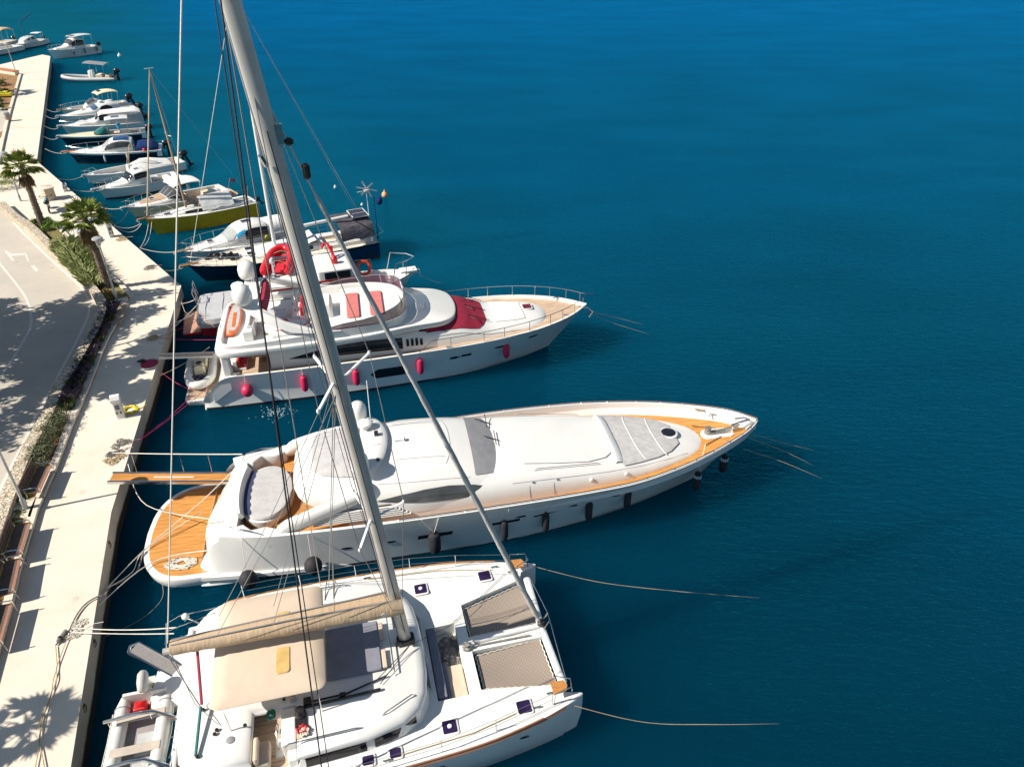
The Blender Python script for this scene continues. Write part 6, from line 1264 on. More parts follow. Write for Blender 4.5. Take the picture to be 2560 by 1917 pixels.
l_.seat(.14, .22, -.7, .7, .82, CREAMC); l_.seat(.38, .46, -.7, -.15, .95, CREAMC); l_.seat(.24, .34, .25, .75, .8, mat('tan_seat', (.45, .33, .2), .7))
b = MB(); b.layers(rrect(-.75, .12, -1.1, 1.1, .25, 4), [(.1, .25), (0, .4), (0, .46)]); pf = b.build('swim_platform', GEL, t, ang=30); b = MB(); b.layers(rrect(-.68, .05, -1.0, 1.0, .2, 4), [(0, .462), (0, .475)]); b.build('teak_planking', TEAKR, pf, ang=0)
b = MB(); b.ell((.95, -.15, .86), (.62, .42, .16), 16, 7); b.build('upturned_tender', HYP, t)
l_.railing(.66, .5, .3, 4); l_.sprit(.45, GREYHULL, .26)
b = MB(); b.tube([(.1, .9, .95), (-.25, 1.0, 2.0)], .015, 5); fs = b.build('flagstaff', TEAKB, t); b = MB(); b.loft([[(-.25-.12*k, 1.0+.08*sin(k), 1.98-.05*k), (-.25-.12*k, 1.02+.08*sin(k+.5), 1.66-.05*k)] for k in range(5)]); b.build('flag', mat('red_white_blue_flag', (.4, .08, .12), .8), fs, fixn=False)
# white pilothouse with dark windows
k_ = Small('motorboat', 'white pilothouse motorboat with big black cabin windows next to the cream cruiser', 'motorboat', (242, 471), 45, 7.4, 2.6, GREYHULL, 1.2, .85, band=GEL, xc=.5)
q, o = k_.se([(.40,.74,.85,2.05,5),(.45,.76,.9,2.14,5),(.55,.74,.95,2.10,4.5),(.60,.72,1.0,1.98,4),(.66,.68,1.05,1.50,3.6),(.72,.62,1.08,1.36,3.3),(.84,.42,1.12,1.28,3),(.9,.2,1.15,1.2,2.4)], GEL)
k_.win(q, o, [(.42,19,46),(.50,18,47),(.58,17,44)], GLASS); b = MB(); q.patch(b, [(.595*k_.L, radians(40), radians(140)), (.625*k_.L, radians(34), radians(146)), (.66*k_.L, radians(40), radians(140))], 10, .025, sub=4); b.build('windscreen', GLASS, o, ang=50)
hatch(o, .5*k_.L, 0, 2.13, .4, .4); k_.seat(.1, .17, -.7, .7, .8, GEL2); k_.seat(.24, .32, -.6, -.2, .95, GEL2); k_.seat(.24, .32, .15, .6, .95, CREAMC); k_.railing(.62, .5, .1, 4); k_.sprit(.5, GEL, .28)
# open centre console with a white cover
j_ = Small('motorboat', 'long open white centre console boat under a white cockpit cover', 'motorboat', (210, 438), 41, 9.0, 2.7, GREYHULL, 1.15, .9, band=GEL, xc=.9, sole=mat('pale_sole', (.5, .49, .47), .7))
b = MB(); b.loft([[(x, -1.15, .98), (x, -.6, 1.12+h), (x, 0, 1.18+h*1.6), (x, .6, 1.12+h), (x, 1.15, .98)] for x, h in ((1.3, .02), (2.1, .16), (3.0, .30), (3.9, .34), (4.7, .12), (5.0, .0))]); b.build('cockpit_cover', WHITEC, j_.t, ang=40)
b = MB(); b.layers(rrect(4.5, 5.2, -.4, .4, .12, 3), [(0, .38), (.05, 1.25), (.12, 1.35)]); b.build('console', GEL, j_.t, ang=40)
b = MB()
for sg in (1, -1): b.tube([(5.0, sg*.3, 1.3), (4.6, sg*.2, 2.7), (4.35, 0, 3.2)], .03, 5)
b.tube([(5.15, .1, 1.3), (4.35, 0, 3.2)], .02, 5); b.build('folded_mast', mat('gold_anodised_tube', (.42, .33, .22), .4, .5), j_.t)
j_.seat(.62, .74, -.55, .55, .62, HYP); j_.motor(1, 1.15, OUTB, .35); j_.railing(.85, .4, .2, 2); j_.sprit(.2, GEL, .2)
# navy hull cabin cruiser
i_ = Small('motorboat', 'navy blue hulled cabin cruiser with blue solar panels on its roof', 'motorboat', (169, 379), 20, 8.8, 2.9, NAVY, 1.3, .95, band=GEL, xc=.42)
q, o = i_.se([(.30,.70,.95,2.05,4),(.36,.76,.95,2.26,4),(.46,.78,1.0,2.28,3.8),(.54,.74,1.05,2.12,3.4),(.62,.66,1.1,1.62,3),(.68,.58,1.12,1.44,3),(.82,.42,1.2,1.36,2.8),(.9,.2,1.25,1.3,2.4)], GEL)
i_.win(q, o, [(.32,18,40),(.42,17,44),(.52,17,42),(.60,20,30)], GLASS2); b = MB(); q.patch(b, [(.545*i_.L, radians(42), radians(138)), (.58*i_.L, radians(36), radians(144)), (.625*i_.L, radians(42), radians(138))], 10, .025, sub=4); b.build('windscreen', mat('pale_windscreen', (.35, .36, .36), .15), o, ang=50)
b = MB(); q.patch(b, [(.335*i_.L, radians(58), radians(122)), (.40*i_.L, radians(56), radians(124)), (.49*i_.L, radians(58), radians(122))], 8, .035, sub=3); b.build('solar_panel', SOLARB, o, ang=50)
hatch(i_.t, .76*i_.L, 0, 1.40, .4, .4); q2, o2 = i_.se([(.04,.80,.9,1.35,3),(.10,.86,.9,1.65,3),(.20,.84,.95,1.72,3),(.28,.76,1.0,1.60,3)], BLUEC, 'cockpit_canopy'); i_.motor(1, 1.15); i_.railing(.52, .55, .15, 5); i_.sprit(.6, ORANGE, .3)
b = MB(); b.ell((1.6, 1.2, 1.1), (.2, .16, .16), 10, 7); b.build('red_buoy', REDR, i_.t)
for x, lab in ((3.3, 'pale fender toward the stern of the navy hulled cruiser'), (5.4, 'pale fender toward the bow of the navy hulled cruiser')): fender(i_.B.w(x, 1.56, .65), .6, .1, mat('pale_fender', (.5, .52, .55), .6), lab, 'fenders on the navy cruiser', i_.B.w(x, 1.45, 1.05))
# sport boat with teal windscreen and hardtop on poles
h_ = Small('motorboat', 'cream decked sport boat with white hardtop on thin poles and teal windscreen', 'motorboat', (147, 340), 25, 8.6, 2.6, NAVY, 1.2, .9, band=GEL, xc=.5, deckm=CREAM, fine=.4)
q, o = h_.se([(.42,.62,1.0,1.28,3),(.47,.70,1.05,1.66,3),(.52,.70,1.08,1.55,3),(.6,.5,1.12,1.2,2.6)], mat('teal_windscreen', (.01, .11, .10), .12), 'windscreen'); h_.top(.17, .44, .72, 2.5, GEL, 'hardtop', .08, .07, legz=.95)
b = MB(); b.bx(.27*h_.L, .36*h_.L, -.35, .35, 2.64, 2.665); b.build('roof_window', SOLARB, h_.t, ang=0); h_.seat(.1, .18, -.7, .7, .85, BEIGE); h_.seat(.30, .37, -.6, .1, .95, BEIGE); h_.motor(1, 1.0); h_.sprit(.25, GEL, .2)
b = MB(); b.rev([(.15, 0), (.2, .1), (.2, .5), (.12, .6), (.02, .62)], (.3*h_.L, -.9, 1.1), 12); b.tube([(.3*h_.L, -.9, .4), (.3*h_.L, -.9, 1.1)], .05, 6); b.build('blue_lamp', CYAN, h_.t)
# pilothouse with long canvas top
g_ = Small('motorboat', 'white pilothouse cruiser with long canvas roof and grey canvas sides aft', 'motorboat', (152, 314), 27, 8.6, 2.8, GREYHULL, 1.2, .9, band=GEL, xc=.42)
q, o = g_.se([(.40,.72,.9,2.20,4.5),(.46,.74,.95,2.26,4.5),(.53,.70,1.0,2.18,4),(.58,.68,1.05,1.66,3.6),(.64,.62,1.08,1.52,3.4),(.78,.5,1.12,1.44,3),(.84,.24,1.15,1.26,2.4)], GEL)
g_.win(q, o, [(.415,17,45),(.47,16,47),(.53,17,44)], GLASS); b = MB(); q.patch(b, [(.535*g_.L, radians(42), radians(138)), (.555*g_.L, radians(36), radians(144)), (.58*g_.L, radians(42), radians(138))], 10, .025, sub=4); b.build('windscreen', GLASS, o, ang=50)
q2, o2 = g_.se([(.0,.80,.85,1.95,5),(.05,.82,.85,2.22,5),(.2,.80,.9,2.32,5),(.42,.72,.95,2.30,5)], GREYC, 'canvas_enclosure'); b = MB(); q2.patch(b, [(.02*g_.L, radians(44), radians(136)), (.2*g_.L, radians(42), radians(138)), (.5*g_.L, radians(42), radians(138))], 10, .03, sub=5); b.build('canvas_roof', WHITEC, o2, ang=50)
hatch(g_.t, .70*g_.L, 0, 1.48, .4, .25); g_.railing(.62, .5, .15, 4); g_.sprit(.4, GEL, .28); g_.motor(1, .9)
# low white cabin cruiser
f_ = Small('motorboat', 'rounded white cabin cruiser squeezed behind the canvas-roofed pilothouse', 'motorboat', (146, 290), 40, 8.8, 2.9, GEL, 1.25, .95, xc=.38)
q, o = f_.se([(.24,.72,.95,1.9,3.4),(.32,.80,.95,2.12,3.4),(.44,.80,1.0,2.14,3.2),(.52,.76,1.05,1.9,3),(.60,.70,1.1,1.6,2.8),(.76,.54,1.18,1.46,2.6),(.88,.26,1.22,1.3,2.3)], GEL); f_.win(q, o, [(.34,20,24),(.40,18,42),(.47,18,40),(.50,20,26)], GLASS); b = MB(); q.patch(b, [(.515*f_.L, radians(40), radians(140)), (.56*f_.L, radians(34), radians(146)), (.59*f_.L, radians(44), radians(136))], 10, .025, sub=4); b.build('windscreen', mat('blue_windscreen', (.05, .10, .17), .1), o, ang=50)
b = MB(); b.rev([(.22, 0), (.28, .05), (.28, .2), (.2, .26), (.02, .27)], (.45*f_.L, .3, 2.12), 14); b.bx(.30*f_.L, .36*f_.L, -.3, .3, 2.12, 2.2); b.build('radar', GEL2, o); f_.seat(.08, .15, -.7, .7, .9, BEIGE); hatch(f_.t, .68*f_.L, 0, 1.55, .4, .25); f_.motor(2, .9); f_.sprit(.3, GEL, .24)
# cream bimini boat with the black outboard
e_ = Small('motorboat', 'white walkaround boat with cream bimini and large raised black outboard', 'motorboat', (152, 274), 45, 7.9, 2.7, GEL, 1.2, .9, xc=.86, sole=BEIGE)
q, o = e_.se([(.44,.46,.5,1.75,4),(.50,.5,.6,1.9,4),(.58,.46,.7,1.7,3.6),(.66,.36,.8,1.2,3)], GEL, 'console'); b = MB(); q.patch(b, [(.5*e_.L, radians(46), radians(134)), (.56*e_.L, radians(40), radians(140)), (.62*e_.L, radians(44), radians(136))], 8, .025); b.build('windscreen', GLASS2, o, ang=50)
e_.top(.14, .46, .74, 2.45, CREAMC, 'bimini', .14, .06, drop=.08, legz=.95); b = MB(); b.bx(.37*e_.L, .43*e_.L, -.4, .4, 2.72, 2.74); b.build('roof_window', GLASS, e_.t, ang=0); e_.seat(.06, .14, -.75, .75, .85, BEIGE); e_.seat(.3, .36, -.4, .4, 1.0, BEIGE); e_.motor(1, 1.3, OUTB, .45); e_.railing(.5, .5, .2, 5); e_.sprit(.45, TEAKB, .22)
# rigid inflatable with grey bimini
o_, hd = place((152, 192), 4, 8.0, .6); rb = Boat('inflatable_boat', 'grey rigid inflatable boat with grey bimini drifting off the quay', 'motorboat', (o_[0]-4.0*cos(radians(4)), o_[1]-4.0*sin(radians(4))), hd); inflatable(rb.t, 8.0, 2.7, .28, GREYH, .05, .3)
b = MB(); b.loft([[(x, -w_, .42), (x, -w_*.7, -.1), (x, w_*.7, -.1), (x, w_, .42)] for x, w_ in ((-3.6,1.0),(0,1.0),(2,.8),(3.3,.25))], False, True, True); b.build('deck', GEL2, rb.t, ang=40)
b = MB(); b.layers(rrect(-.9, -.1, -.4, .4, .1, 3), [(0, .4), (.06, 1.35), (.15, 1.45)]); b.build('console', GEL, rb.t, ang=40); b = MB(); b.bx(-2.2, -1.3, -.6, .6, .42, .9); b.bx(-3.3, -2.7, -.8, .8, .42, .8); b.build('seat', CREAMC, rb.t, ang=0, bev=.06)
b = MB(); b.loft([[(x, y, 2.35+.1*(1-(y/1.1)**2)+dz) for y in (-1.1,-.6,0,.6,1.1)] for x, dz in ((-3.0,-.1),(-2.4,0),(-1.4,.1),(-.3,.22),(.0,.2))]); bi = b.build('bimini', GREYD, rb.t, ang=50); b = MB()
for x in (-2.9, -1.0):
    for sg in (1, -1): b.tube([(x, sg*1.08, 2.3), (x+.2, sg*1.1, .65)], .03, 5)
b.build('frame', STEEL, bi); outboard(rb.t, -4.1, 0, .85, 1.2); b = MB(); b.tube([(4.0, 0, .6), (3.4, .3, .62)], .02, 4); b.build('painter', ROPEW, rb.t)
# hardtop cruiser near the red dinghy
n_ = Small('motorboat', 'white cruiser with rounded hardtop, sky blue trim and grey hull', 'motorboat', (455, 627), 38, 8.8, 3.0, GREYHULL, 1.35, 1.0, band=GEL, xc=.4)
q, o = n_.se([(.30,.78,1.0,2.3,4),(.36,.82,1.0,2.42,3.8),(.46,.82,1.05,2.44,3.6),(.54,.78,1.1,2.28,3.2),(.62,.70,1.15,1.80,2.9),(.70,.58,1.2,1.56,2.8),(.84,.36,1.28,1.44,2.6),(.91,.15,1.3,1.36,2.3)], GEL)
n_.win(q, o, [(.30,16,42),(.42,15,43),(.50,16,38)], GLASS); n_.win(q, o, [(.49,40,47),(.545,30,45),(.565,28,42)], CYAN, 'blue_trim'); b = MB(); q.patch(b, [(.56*n_.L, radians(44), radians(136)), (.60*n_.L, radians(30), radians(150)), (.645*n_.L, radians(34), radians(146))], 10, .025, sub=4); b.build('windscreen', mat('pale_windscreen', (.35, .36, .36), .15), o, ang=50)
hatch(o, .44*n_.L, 0, 2.44, .62, .5); hatch(n_.t, .76*n_.L, -.1, 1.52, .4, .4); q2, o2 = n_.se([(.02,.76,1.0,1.9,3),(.10,.78,1.0,2.2,3),(.2,.78,1.05,2.26,3),(.31,.76,1.1,2.28,3)], WHITEC, 'canvas_canopy'); n_.railing(.52, .6, .2, 5); n_.sprit(.55, TEAKP, .3)
b = MB(); b.ell((2.9, 1.36, 1.2), (.22, .1, .35), 10, 7); b.build('lime_buoy', LIME, n_.t)
# cabin cruiser at the pier head
c_ = Small('motorboat', 'white hardtop cabin cruiser with hanging fenders at the head of the quay', 'motorboat', (119, 125), 58, 8.6, 3.0, GEL, 1.5, 1.1, xc=.42)
q, o = c_.se([(.30,.74,1.1,2.5,4),(.38,.8,1.1,2.75,3.6),(.52,.78,1.2,2.7,3.4),(.60,.7,1.25,2.1,3),(.68,.6,1.35,1.75,2.8),(.86,.3,1.45,1.6,2.4)], GEL); c_.win(q, o, [(.31,16,42),(.45,15,42),(.57,16,34)], GLASS); b = MB(); q.patch(b, [(.53*c_.L, radians(44), radians(136)), (.57*c_.L, radians(30), radians(150)), (.61*c_.L, radians(36), radians(144))], 10, .03, sub=4); b.build('windscreen', GLASS2, o, ang=50)
c_.top(.12, .5, .8, 3.0, GEL, 'hardtop', .12, .08, legz=1.1); b = MB(); b.bx(.42*c_.L, .5*c_.L, -.7, .7, 3.14, 3.17); b.build('roof_window', GLASS2, c_.t, ang=0); c_.railing(.55, .55, .2, 4); c_.motor(1, 1.1)
for x, lab in ((1.0, 'grey fender nearest the outboard of the pier head cruiser'), (3.2, 'middle grey fender on the pier head cruiser'), (5.2, 'grey fender nearest the bow of the pier head cruiser')): fender(c_.B.w(x, 1.60, .75), .75, .13, mat('grey_fender', (.16, .17, .18), .6), lab, 'fenders on the pier head cruiser', c_.B.w(x, 1.5, 1.2))
# little white cabin boat, boat with beige bimini, stern of a tender at the edge
b_ = Small('motorboat', 'small white cabin boat with a thin dark mast and boom behind the quay end', 'motorboat', (41, 111), 84, 7.4, 2.6, GEL, 1.0, .8, xc=.5)
q, o = b_.se([(.42,.7,.8,1.75,4.5),(.5,.72,.85,1.85,4.5),(.7,.66,.9,1.7,4),(.82,.45,.95,1.35,3)], GEL); b_.win(q, o, [(.45,18,44),(.52,18,44),(.58,18,42)], GLASS); b_.win(q, o, [(.64,20,36),(.70,20,36)], GLASS, 'porthole'); b = MB(); b.tube([(.62*7.4, 0, 1.7), (.62*7.4+.1, 0, 4.4)], .06, 6); b.tube([(.62*7.4+.1, 0, 4.3), (.62*7.4-4.6, -.8, 5.0)], .07, 6); b.build('mast', mat('dark_spar', (.03, .06, .12), .6), b_.t); b_.top(.08, .28, .6, 2.0, WHITEC, 'awning', .06, .05, legz=.85); b_.motor(1, .8)
a_ = Small('motorboat', 'white open boat with beige bimini cut by the left edge of the view', 'motorboat', (-62, 117), 84, 9.5, 3.0, GREYHULL, 1.3, 1.0, band=GEL, xc=.5, sole=BEIGE); a_.top(.05, .45, .8, 3.0, mat('beige_bimini', (.55, .40, .22), .85), 'bimini', .2, .1, drop=.25, legz=1.0); a_.seat(.1, .3, -.7, .7, .95, BEIGE); a_.motor(1, 1.2)
z_ = Small('motorboat', 'low white boat whose stern just shows at the upper left edge', 'motorboat', (-60, 132), 76, 9.0, 2.8, GREYHULL, 1.0, .85, xc=.5)
# ------------------------------------------------------------------ work boat with red bottom, dinghy on its roof, and the blue sailing boat
PY = Boat('motor_sailer', 'white motor sailer with red bottom and red striped wheelhouse behind the burgundy yacht', 'boat', (-19.83, 41.93), 18.5); t = PY.t
sh = [(0,1.55,1.15),(1.5,1.8,1.15),(4,2.05,1.2),(7,2.1,1.3),(10,1.85,1.5),(12,1.25,1.7),(13.2,.6,1.82),(14.0,.03,1.9)]; wl = [(.2,1.35),(1.5,1.6),(4,1.85),(6.6,1.85),(9.2,1.5),(11,.9),(12,.4),(12.6,0)]
b = MB(); hull_mesh(b, sh, wl, 40, 6, .08, stripes={3: 1, 4: 1, 5: 1}); b.build('hull', [GEL, REDH], t, ang=40)
b = MB(); deck_mesh(b, sh, 40, .1, .3, .05); b.build('deck', [GEL, GEL2], t, ang=40)
b = MB(); b.layers(rrect(-.95, .15, -1.55, 1.55, .15, 3), [(.1, .2), (0, .34), (0, .42)]); pf = b.build('swim_platform', REDH, t, ang=30); b = MB(); b.layers(rrect(-.9, .1, -1.5, 1.5, .12, 3), [(0, .42), (0, .44)]); b.build('teak_planking', mat('pinkish_teak', (.46, .25, .18), .7, var=.12), pf, ang=0)
b = MB(); b.loft([[(x, -2.0+.25*(x < .4), 1.05), (x, -1.9+.2*(x < .4), 1.35), (x, -.7, 1.52+.04*sin(x*4)), (x, .7, 1.52+.05*cos(x*3)), (x, 1.9-.2*(x < .4), 1.35), (x, 2.0-.25*(x < .4), 1.05)] for x in (.2, .5, 1.2, 1.9, 2.6, 3.3, 4.0, 4.3)], False, True, True); cv = b.build('deck_cover', mat('light_grey_tarp', (.43, .44, .46), .8, var=.07, bump=.4, bs=3), t, ang=45)
b = MB()
for x in (.6, 1.6, 2.6): b.tube([(x, -1.95, 1.32), (x, -.7, 1.56), (x+.1, .7, 1.56), (x, 1.95, 1.32)], .018, 4)
b.build('tarp_lashing', GREYD, cv)
b = MB()
for y in (1.4, .2): b.tube([(.1, y, 1.2), (-.05, y, 2.25), (-.05, y+.75, 2.25), (.1, y+.75, 1.2)], .03, 6); b.tube([(.03, y, 1.75), (.03, y+.75, 1.75)], .022, 5)
b.tube([(.1, -1.5, 1.1), (-.5, -1.5, 1.9), (-.55, -1.45, 2.6)], .02, 5); b.build('stern_rail', STEEL, t)
b = MB(); b.layers(rrect(4.4, 9.7, -1.55, 1.45, .3, 4), [(0, 1.1), (0, 2.55), (.0, 2.56)]); b.build('deckhouse', GEL, t, ang=40)
b = MB(); b.layers(rrect(4.3, 7.6, -1.75, 1.65, .3, 4), [(0, 2.56), (0, 2.66)], mi=1); b.layers(rrect(4.3, 7.6, -1.75, 1.65, .3, 4), [(.02, 2.662), (.06, 2.75)], mi=0); b.build('boat_deck', [GEL, REDH], t, ang=30)
b = MB(); b.layers(rrect(7.5, 10.0, -1.5, 1.45, .25, 4), [(0, 2.56), (0, 2.7)], mi=1); b.layers(rrect(7.5, 10.0, -1.5, 1.45, .25, 4), [(.02, 2.70), (.05, 3.25), (.12, 3.32)], mi=0); wh = b.build('wheelhouse', [GEL, REDH], t, ang=30)
b = MB(); b.tube([(8.8, .6, 3.3), (8.8, .6, 4.1)], .08, 8); b.rev([(.18, 0), (.2, .1), (.2, .35), (.05, .5)], (8.8, -.4, 3.32), 12); b.tube([(8.9, .2, 3.4), (8.6, .7, 4.2), (8.4, .9, 4.2), (8.2, .7, 4.0)], .09, 8); b.build('red_horn_stand', REDR, wh)
b = MB()
for sg in (1, -1): MB().bx(8.0, 9.6, sg*1.52-.02, sg*1.52+.02, 2.75, 3.2).build('window', GLASS, wh, ang=0)
b = MB(); b.tube([(10.4, -1.5, 1.5), (10.4, -1.5, 2.5), (11.4, -1.2, 2.55), (11.5, -1.2, 1.6)], .025, 5); b.tube([(10.3, 1.7, 1.5), (10.3, 1.7, 2.4), (11.3, 1.45, 2.45), (11.4, 1.4, 1.6)], .025, 5)
b.tube([(12.3, 1.1, 1.75), (12.6, 1.0, 2.95), (13.6, .5, 2.95), (14.0, 0, 2.9), (13.6, -.5, 2.95), (12.6, -1.0, 2.95), (12.3, -1.1, 1.75)], .035, 6); b.tube([(13.4, .55, 2.95), (13.3, .5, 1.85)], .025, 5); b.tube([(13.4, -.55, 2.95), (13.3, -.5, 1.85)], .025, 5); b.build('bow_rail', STEEL, t)
b = MB(); b.bx(13.0, 14.1, -.35, .35, 1.9, 2.05); b.tube([(13.8, -.1, 2.1), (14.3, 0, 1.9), (14.35, 0, 1.4)], .06, 6); b.build('anchor_platform', GREYHULL, t, ang=0)
b = MB(); pts = [(10.75+.42*cos(2*pi*k/24), .9+.12*sin(2*pi*k/24), 2.15+.42*sin(2*pi*k/24)) for k in range(25)]; b.tube(pts, .1, 8); b.build('life_ring', mat('orange_red_ring', (.70, .06, .02), .5, var=.2, vs=5), t)
q = G(707, 648, 3.1); t = thing('inflatable_dinghy', 'bright red inflatable dinghy with grey outboard stowed on the wheelhouse roof', 'dinghy', (q.x-.2, q.y, 2.78), radians(96))
inflatable(t, 4.1, 2.05, .29, REDR, 0, .08); b = MB(); b.bx(-1.7, 1.2, -.7, .7, .1, .16); b.build('floor', mat('red_fabric_floor', (.55, .02, .04), .6), t, ang=0); outboard(t, -1.75, .1, .6, .8, mat('silver_cowl', (.5, .52, .53), .35), .2); b = MB(); b.bx(-.3, .1, -.75, .75, .42, .47); b.build('thwart', mat('dark_plank', (.05, .05, .06), .6), t, ang=0)
b = MB(); b.tube([(-.9, -.98, .3), (-.9, 0, .62), (-.9, .98, .3)], .02, 4); b.tube([(.7, -.9, .3), (.7, 0, .62), (.7, .9, .3)], .02, 4); b.build('lashing', ROPET, t)
# blue hulled sailing boat
o_ = Small('sailing_boat', 'navy and blue hulled sailing boat with tall white mast, wind turbine and grey bimini', 'sailing boat', (468, 662), 27, 13.4, 3.9, mat('dark_blue_hull', (.006, .026, .075), .3), 1.45, 1.25, band=NAVY, cockpit=False, deckm=mat('cream_deck', (.68, .62, .52), .6, var=.06), fine=.3)
t = o_.t; L = o_.L
q, o = o_.se([(.30,.56,1.2,1.75,4),(.40,.62,1.25,1.8,4),(.55,.58,1.3,1.78,3.6),(.66,.46,1.35,1.66,3.2),(.72,.25,1.38,1.48,2.6)], GEL2, 'coachroof'); o_.win(q, o, [(.36,16,38),(.5,16,40),(.6,18,38)], GLASS)
for x, y, a in ((.76,0,.62),(.68,.42,.5),(.68,-.5,.5)): hatch(o, x*L, y, 1.50 if x > .7 else 1.62, a, a, GLASS)
m0 = o_.B.at(670, 590, 1.6); T0 = V((m0.x, 0, 1.6)); T1 = V((m0.x-.25, 0, 18.2))
b = MB(); b.tube([T0, T0.lerp(T1, .5), T1], [.14, .13, .10], 10); ms = b.build('mast', ALUW, t)
for u in (.38, .62):
    for sg in (1, -1): p = T0.lerp(T1, u); MB().tube([p, p+V((-.25, sg*1.0, .08))], .05, 5).build('spreader', ALUW, ms)
b = MB()
for sg in (1, -1):
    b.tube([T1, T0.lerp(T1, .62)+V((-.25, sg*1.0, .08)), T0.lerp(T1, .38)+V((-.25, sg*1.0, .08)), (m0.x-.4, sg*1.85, 1.4)], .014, 4); b.tube([T0.lerp(T1, .38), (m0.x-.8, sg*1.8, 1.4)], .012, 4)
b.tube([T1, (.1, 0, 1.4)], .014, 4); b.tube([T1, (.4, .8, 1.4)], .010, 4); b.build('shroud', WIRE, ms)
b = MB(); b.tube([V((L-.2, 0, 1.5)), V((L-.2, 0, 1.5)).lerp(T1, .5), T1], [.022, .022, .018], 6); b.build('forestay', ROPEW, t)
b = MB(); b.tube([(m0.x-.1, 0, 2.75), (m0.x-5.6, 0, 3.0)], .12, 10); b.build('boom', ALUW, t)
b = MB(); b.bx(.3, 4.2, -.75, .75, .8, 1.3); b.build('cockpit_well', mat('wood_cockpit', (.42, .33, .22), .6, var=.2), t, ang=0); b = MB(); b.bx(.4, 4.1, .7, 1.3, 1.15, 1.5); b.bx(.4, 4.1, -1.3, -.7, 1.15, 1.5); b.build('cockpit_seat', GEL, t, ang=0, bev=.04)
b = MB(); b.loft([[(x, y, 2.75+.16*(1-(y/1.5)**2)+.03*sin(x*5+y*3)) for y in (-1.5,-1.1,-.6,0,.6,1.1,1.5)]+[(x, 1.72, 2.35), (x, 1.85, 1.85+.05*sin(x*4))] for x in (.3, .8, 1.3, 1.8, 2.3, 2.8)]); bi = b.build('bimini', CHARC, t, ang=50, fixn=False); b = MB()
for x in (.4, 2.6):
    for sg in (1, -1): b.tube([(x, sg*1.48, 2.75), (x+.1, sg*1.6, 1.4)], .025, 5)
b.build('frame', STEEL, bi)
b = MB(); b.box((.9, -.1, 3.06), (1.15, 1.65, .04), rz=.0); sp = b.build('solar_panel', SOLAR, t, ang=0); b = MB()
for x, y, dx, dy in ((.9,-.95,1.22,.06),(.9,.75,1.22,.06),(.9,-.1,1.22,.04),(.3,-.1,.06,1.7),(1.5,-.1,.06,1.7)): b.box((x, y, 3.07), (dx, dy, .05))
b.build('panel_frame', ALUW, sp, ang=0)
wt_ = V((.15, .2, 4.75)); b = MB(); b.tube([(.15, .2, 1.4), (.15, .2, 4.7)], .03, 6); b.ell(wt_, (.25, .1, .1), 10, 6); b.tube([wt_, wt_+V((.7, 0, 0))], .03, 5); tb = b.build('wind_turbine', ALUW, t)
b = MB()
for k in range(6):
    a = k*pi/3+.2; d_ = V((-.25, cos(a), sin(a))); s_ = V((0, -sin(a), cos(a)))*.075; c_2 = wt_+V((-.2, 0, 0)); b.add([c_2-s_*.6, c_2+s_*1.3, c_2+V((0, d_.y, d_.z))*.78+s_*1.1, c_2+V((0, d_.y, d_.z))*.78-s_*.5], [(0, 1, 2, 3)])
i0 = len(b.v); b.xf(Matrix.Translation(wt_) @ Matrix.Rotation(radians(40), 4, 'Y') @ Matrix.Rotation(radians(55), 4, 'Z') @ Matrix.Translation(-wt_)); b.build('rotor', ALUW, tb, ang=0, fixn=False)
b = MB(); b.tube([(-.1, 1.1, 1.3), (-.1, 1.1, 4.6)], .035, 6); b.ell((-.45, 1.2, 4.2), (.25, .25, .3), 12, 8); b.build('antenna_pole', BLUEC, t)
b = MB(); b.tube([(-.1, -1.3, 1.3), (-.7, -1.3, 1.6), (-.7, .6, 1.6), (-.1, .6, 1.3)], .025, 5); b.tube([(-.7, -.9, 1.6), (-.6, -.9, .2), (-.6, -.5, .2), (-.7, -.5, 1.6)], .02, 5); b.build('stern_ladder', STEEL, t)
o_.railing(.62, .6, .3, 4); o_.sprit(.5, TEAKB, .3)
b = MB(); bowrail(b, o_.sh, 30, .02*L, .62, .010, 12, .06, 0, True); b.build('guard_wire', WIRE, t)
b = MB(); b.loft([[(4.1, y, 1.5), (4.5, y*.95, 2.05), (4.9, y*.9, 1.95), (5.2, y*.85, 1.78)] for y in (-1.2, -.6, 0, .6, 1.2)]); b.build('sprayhood', WHITEC, t, ang=40, fixn=False)
R.seed(190); b = MB()
for k in range(12): b.ell((L*.84+R.uniform(-1.0, .9), R.uniform(-.6, .5), 1.5+R.random()*.25), (R.uniform(.1, .28), R.uniform(.08, .2), R.uniform(.08, .25)), 8, 5)
b.build('foredeck_gear', BLACK, t)
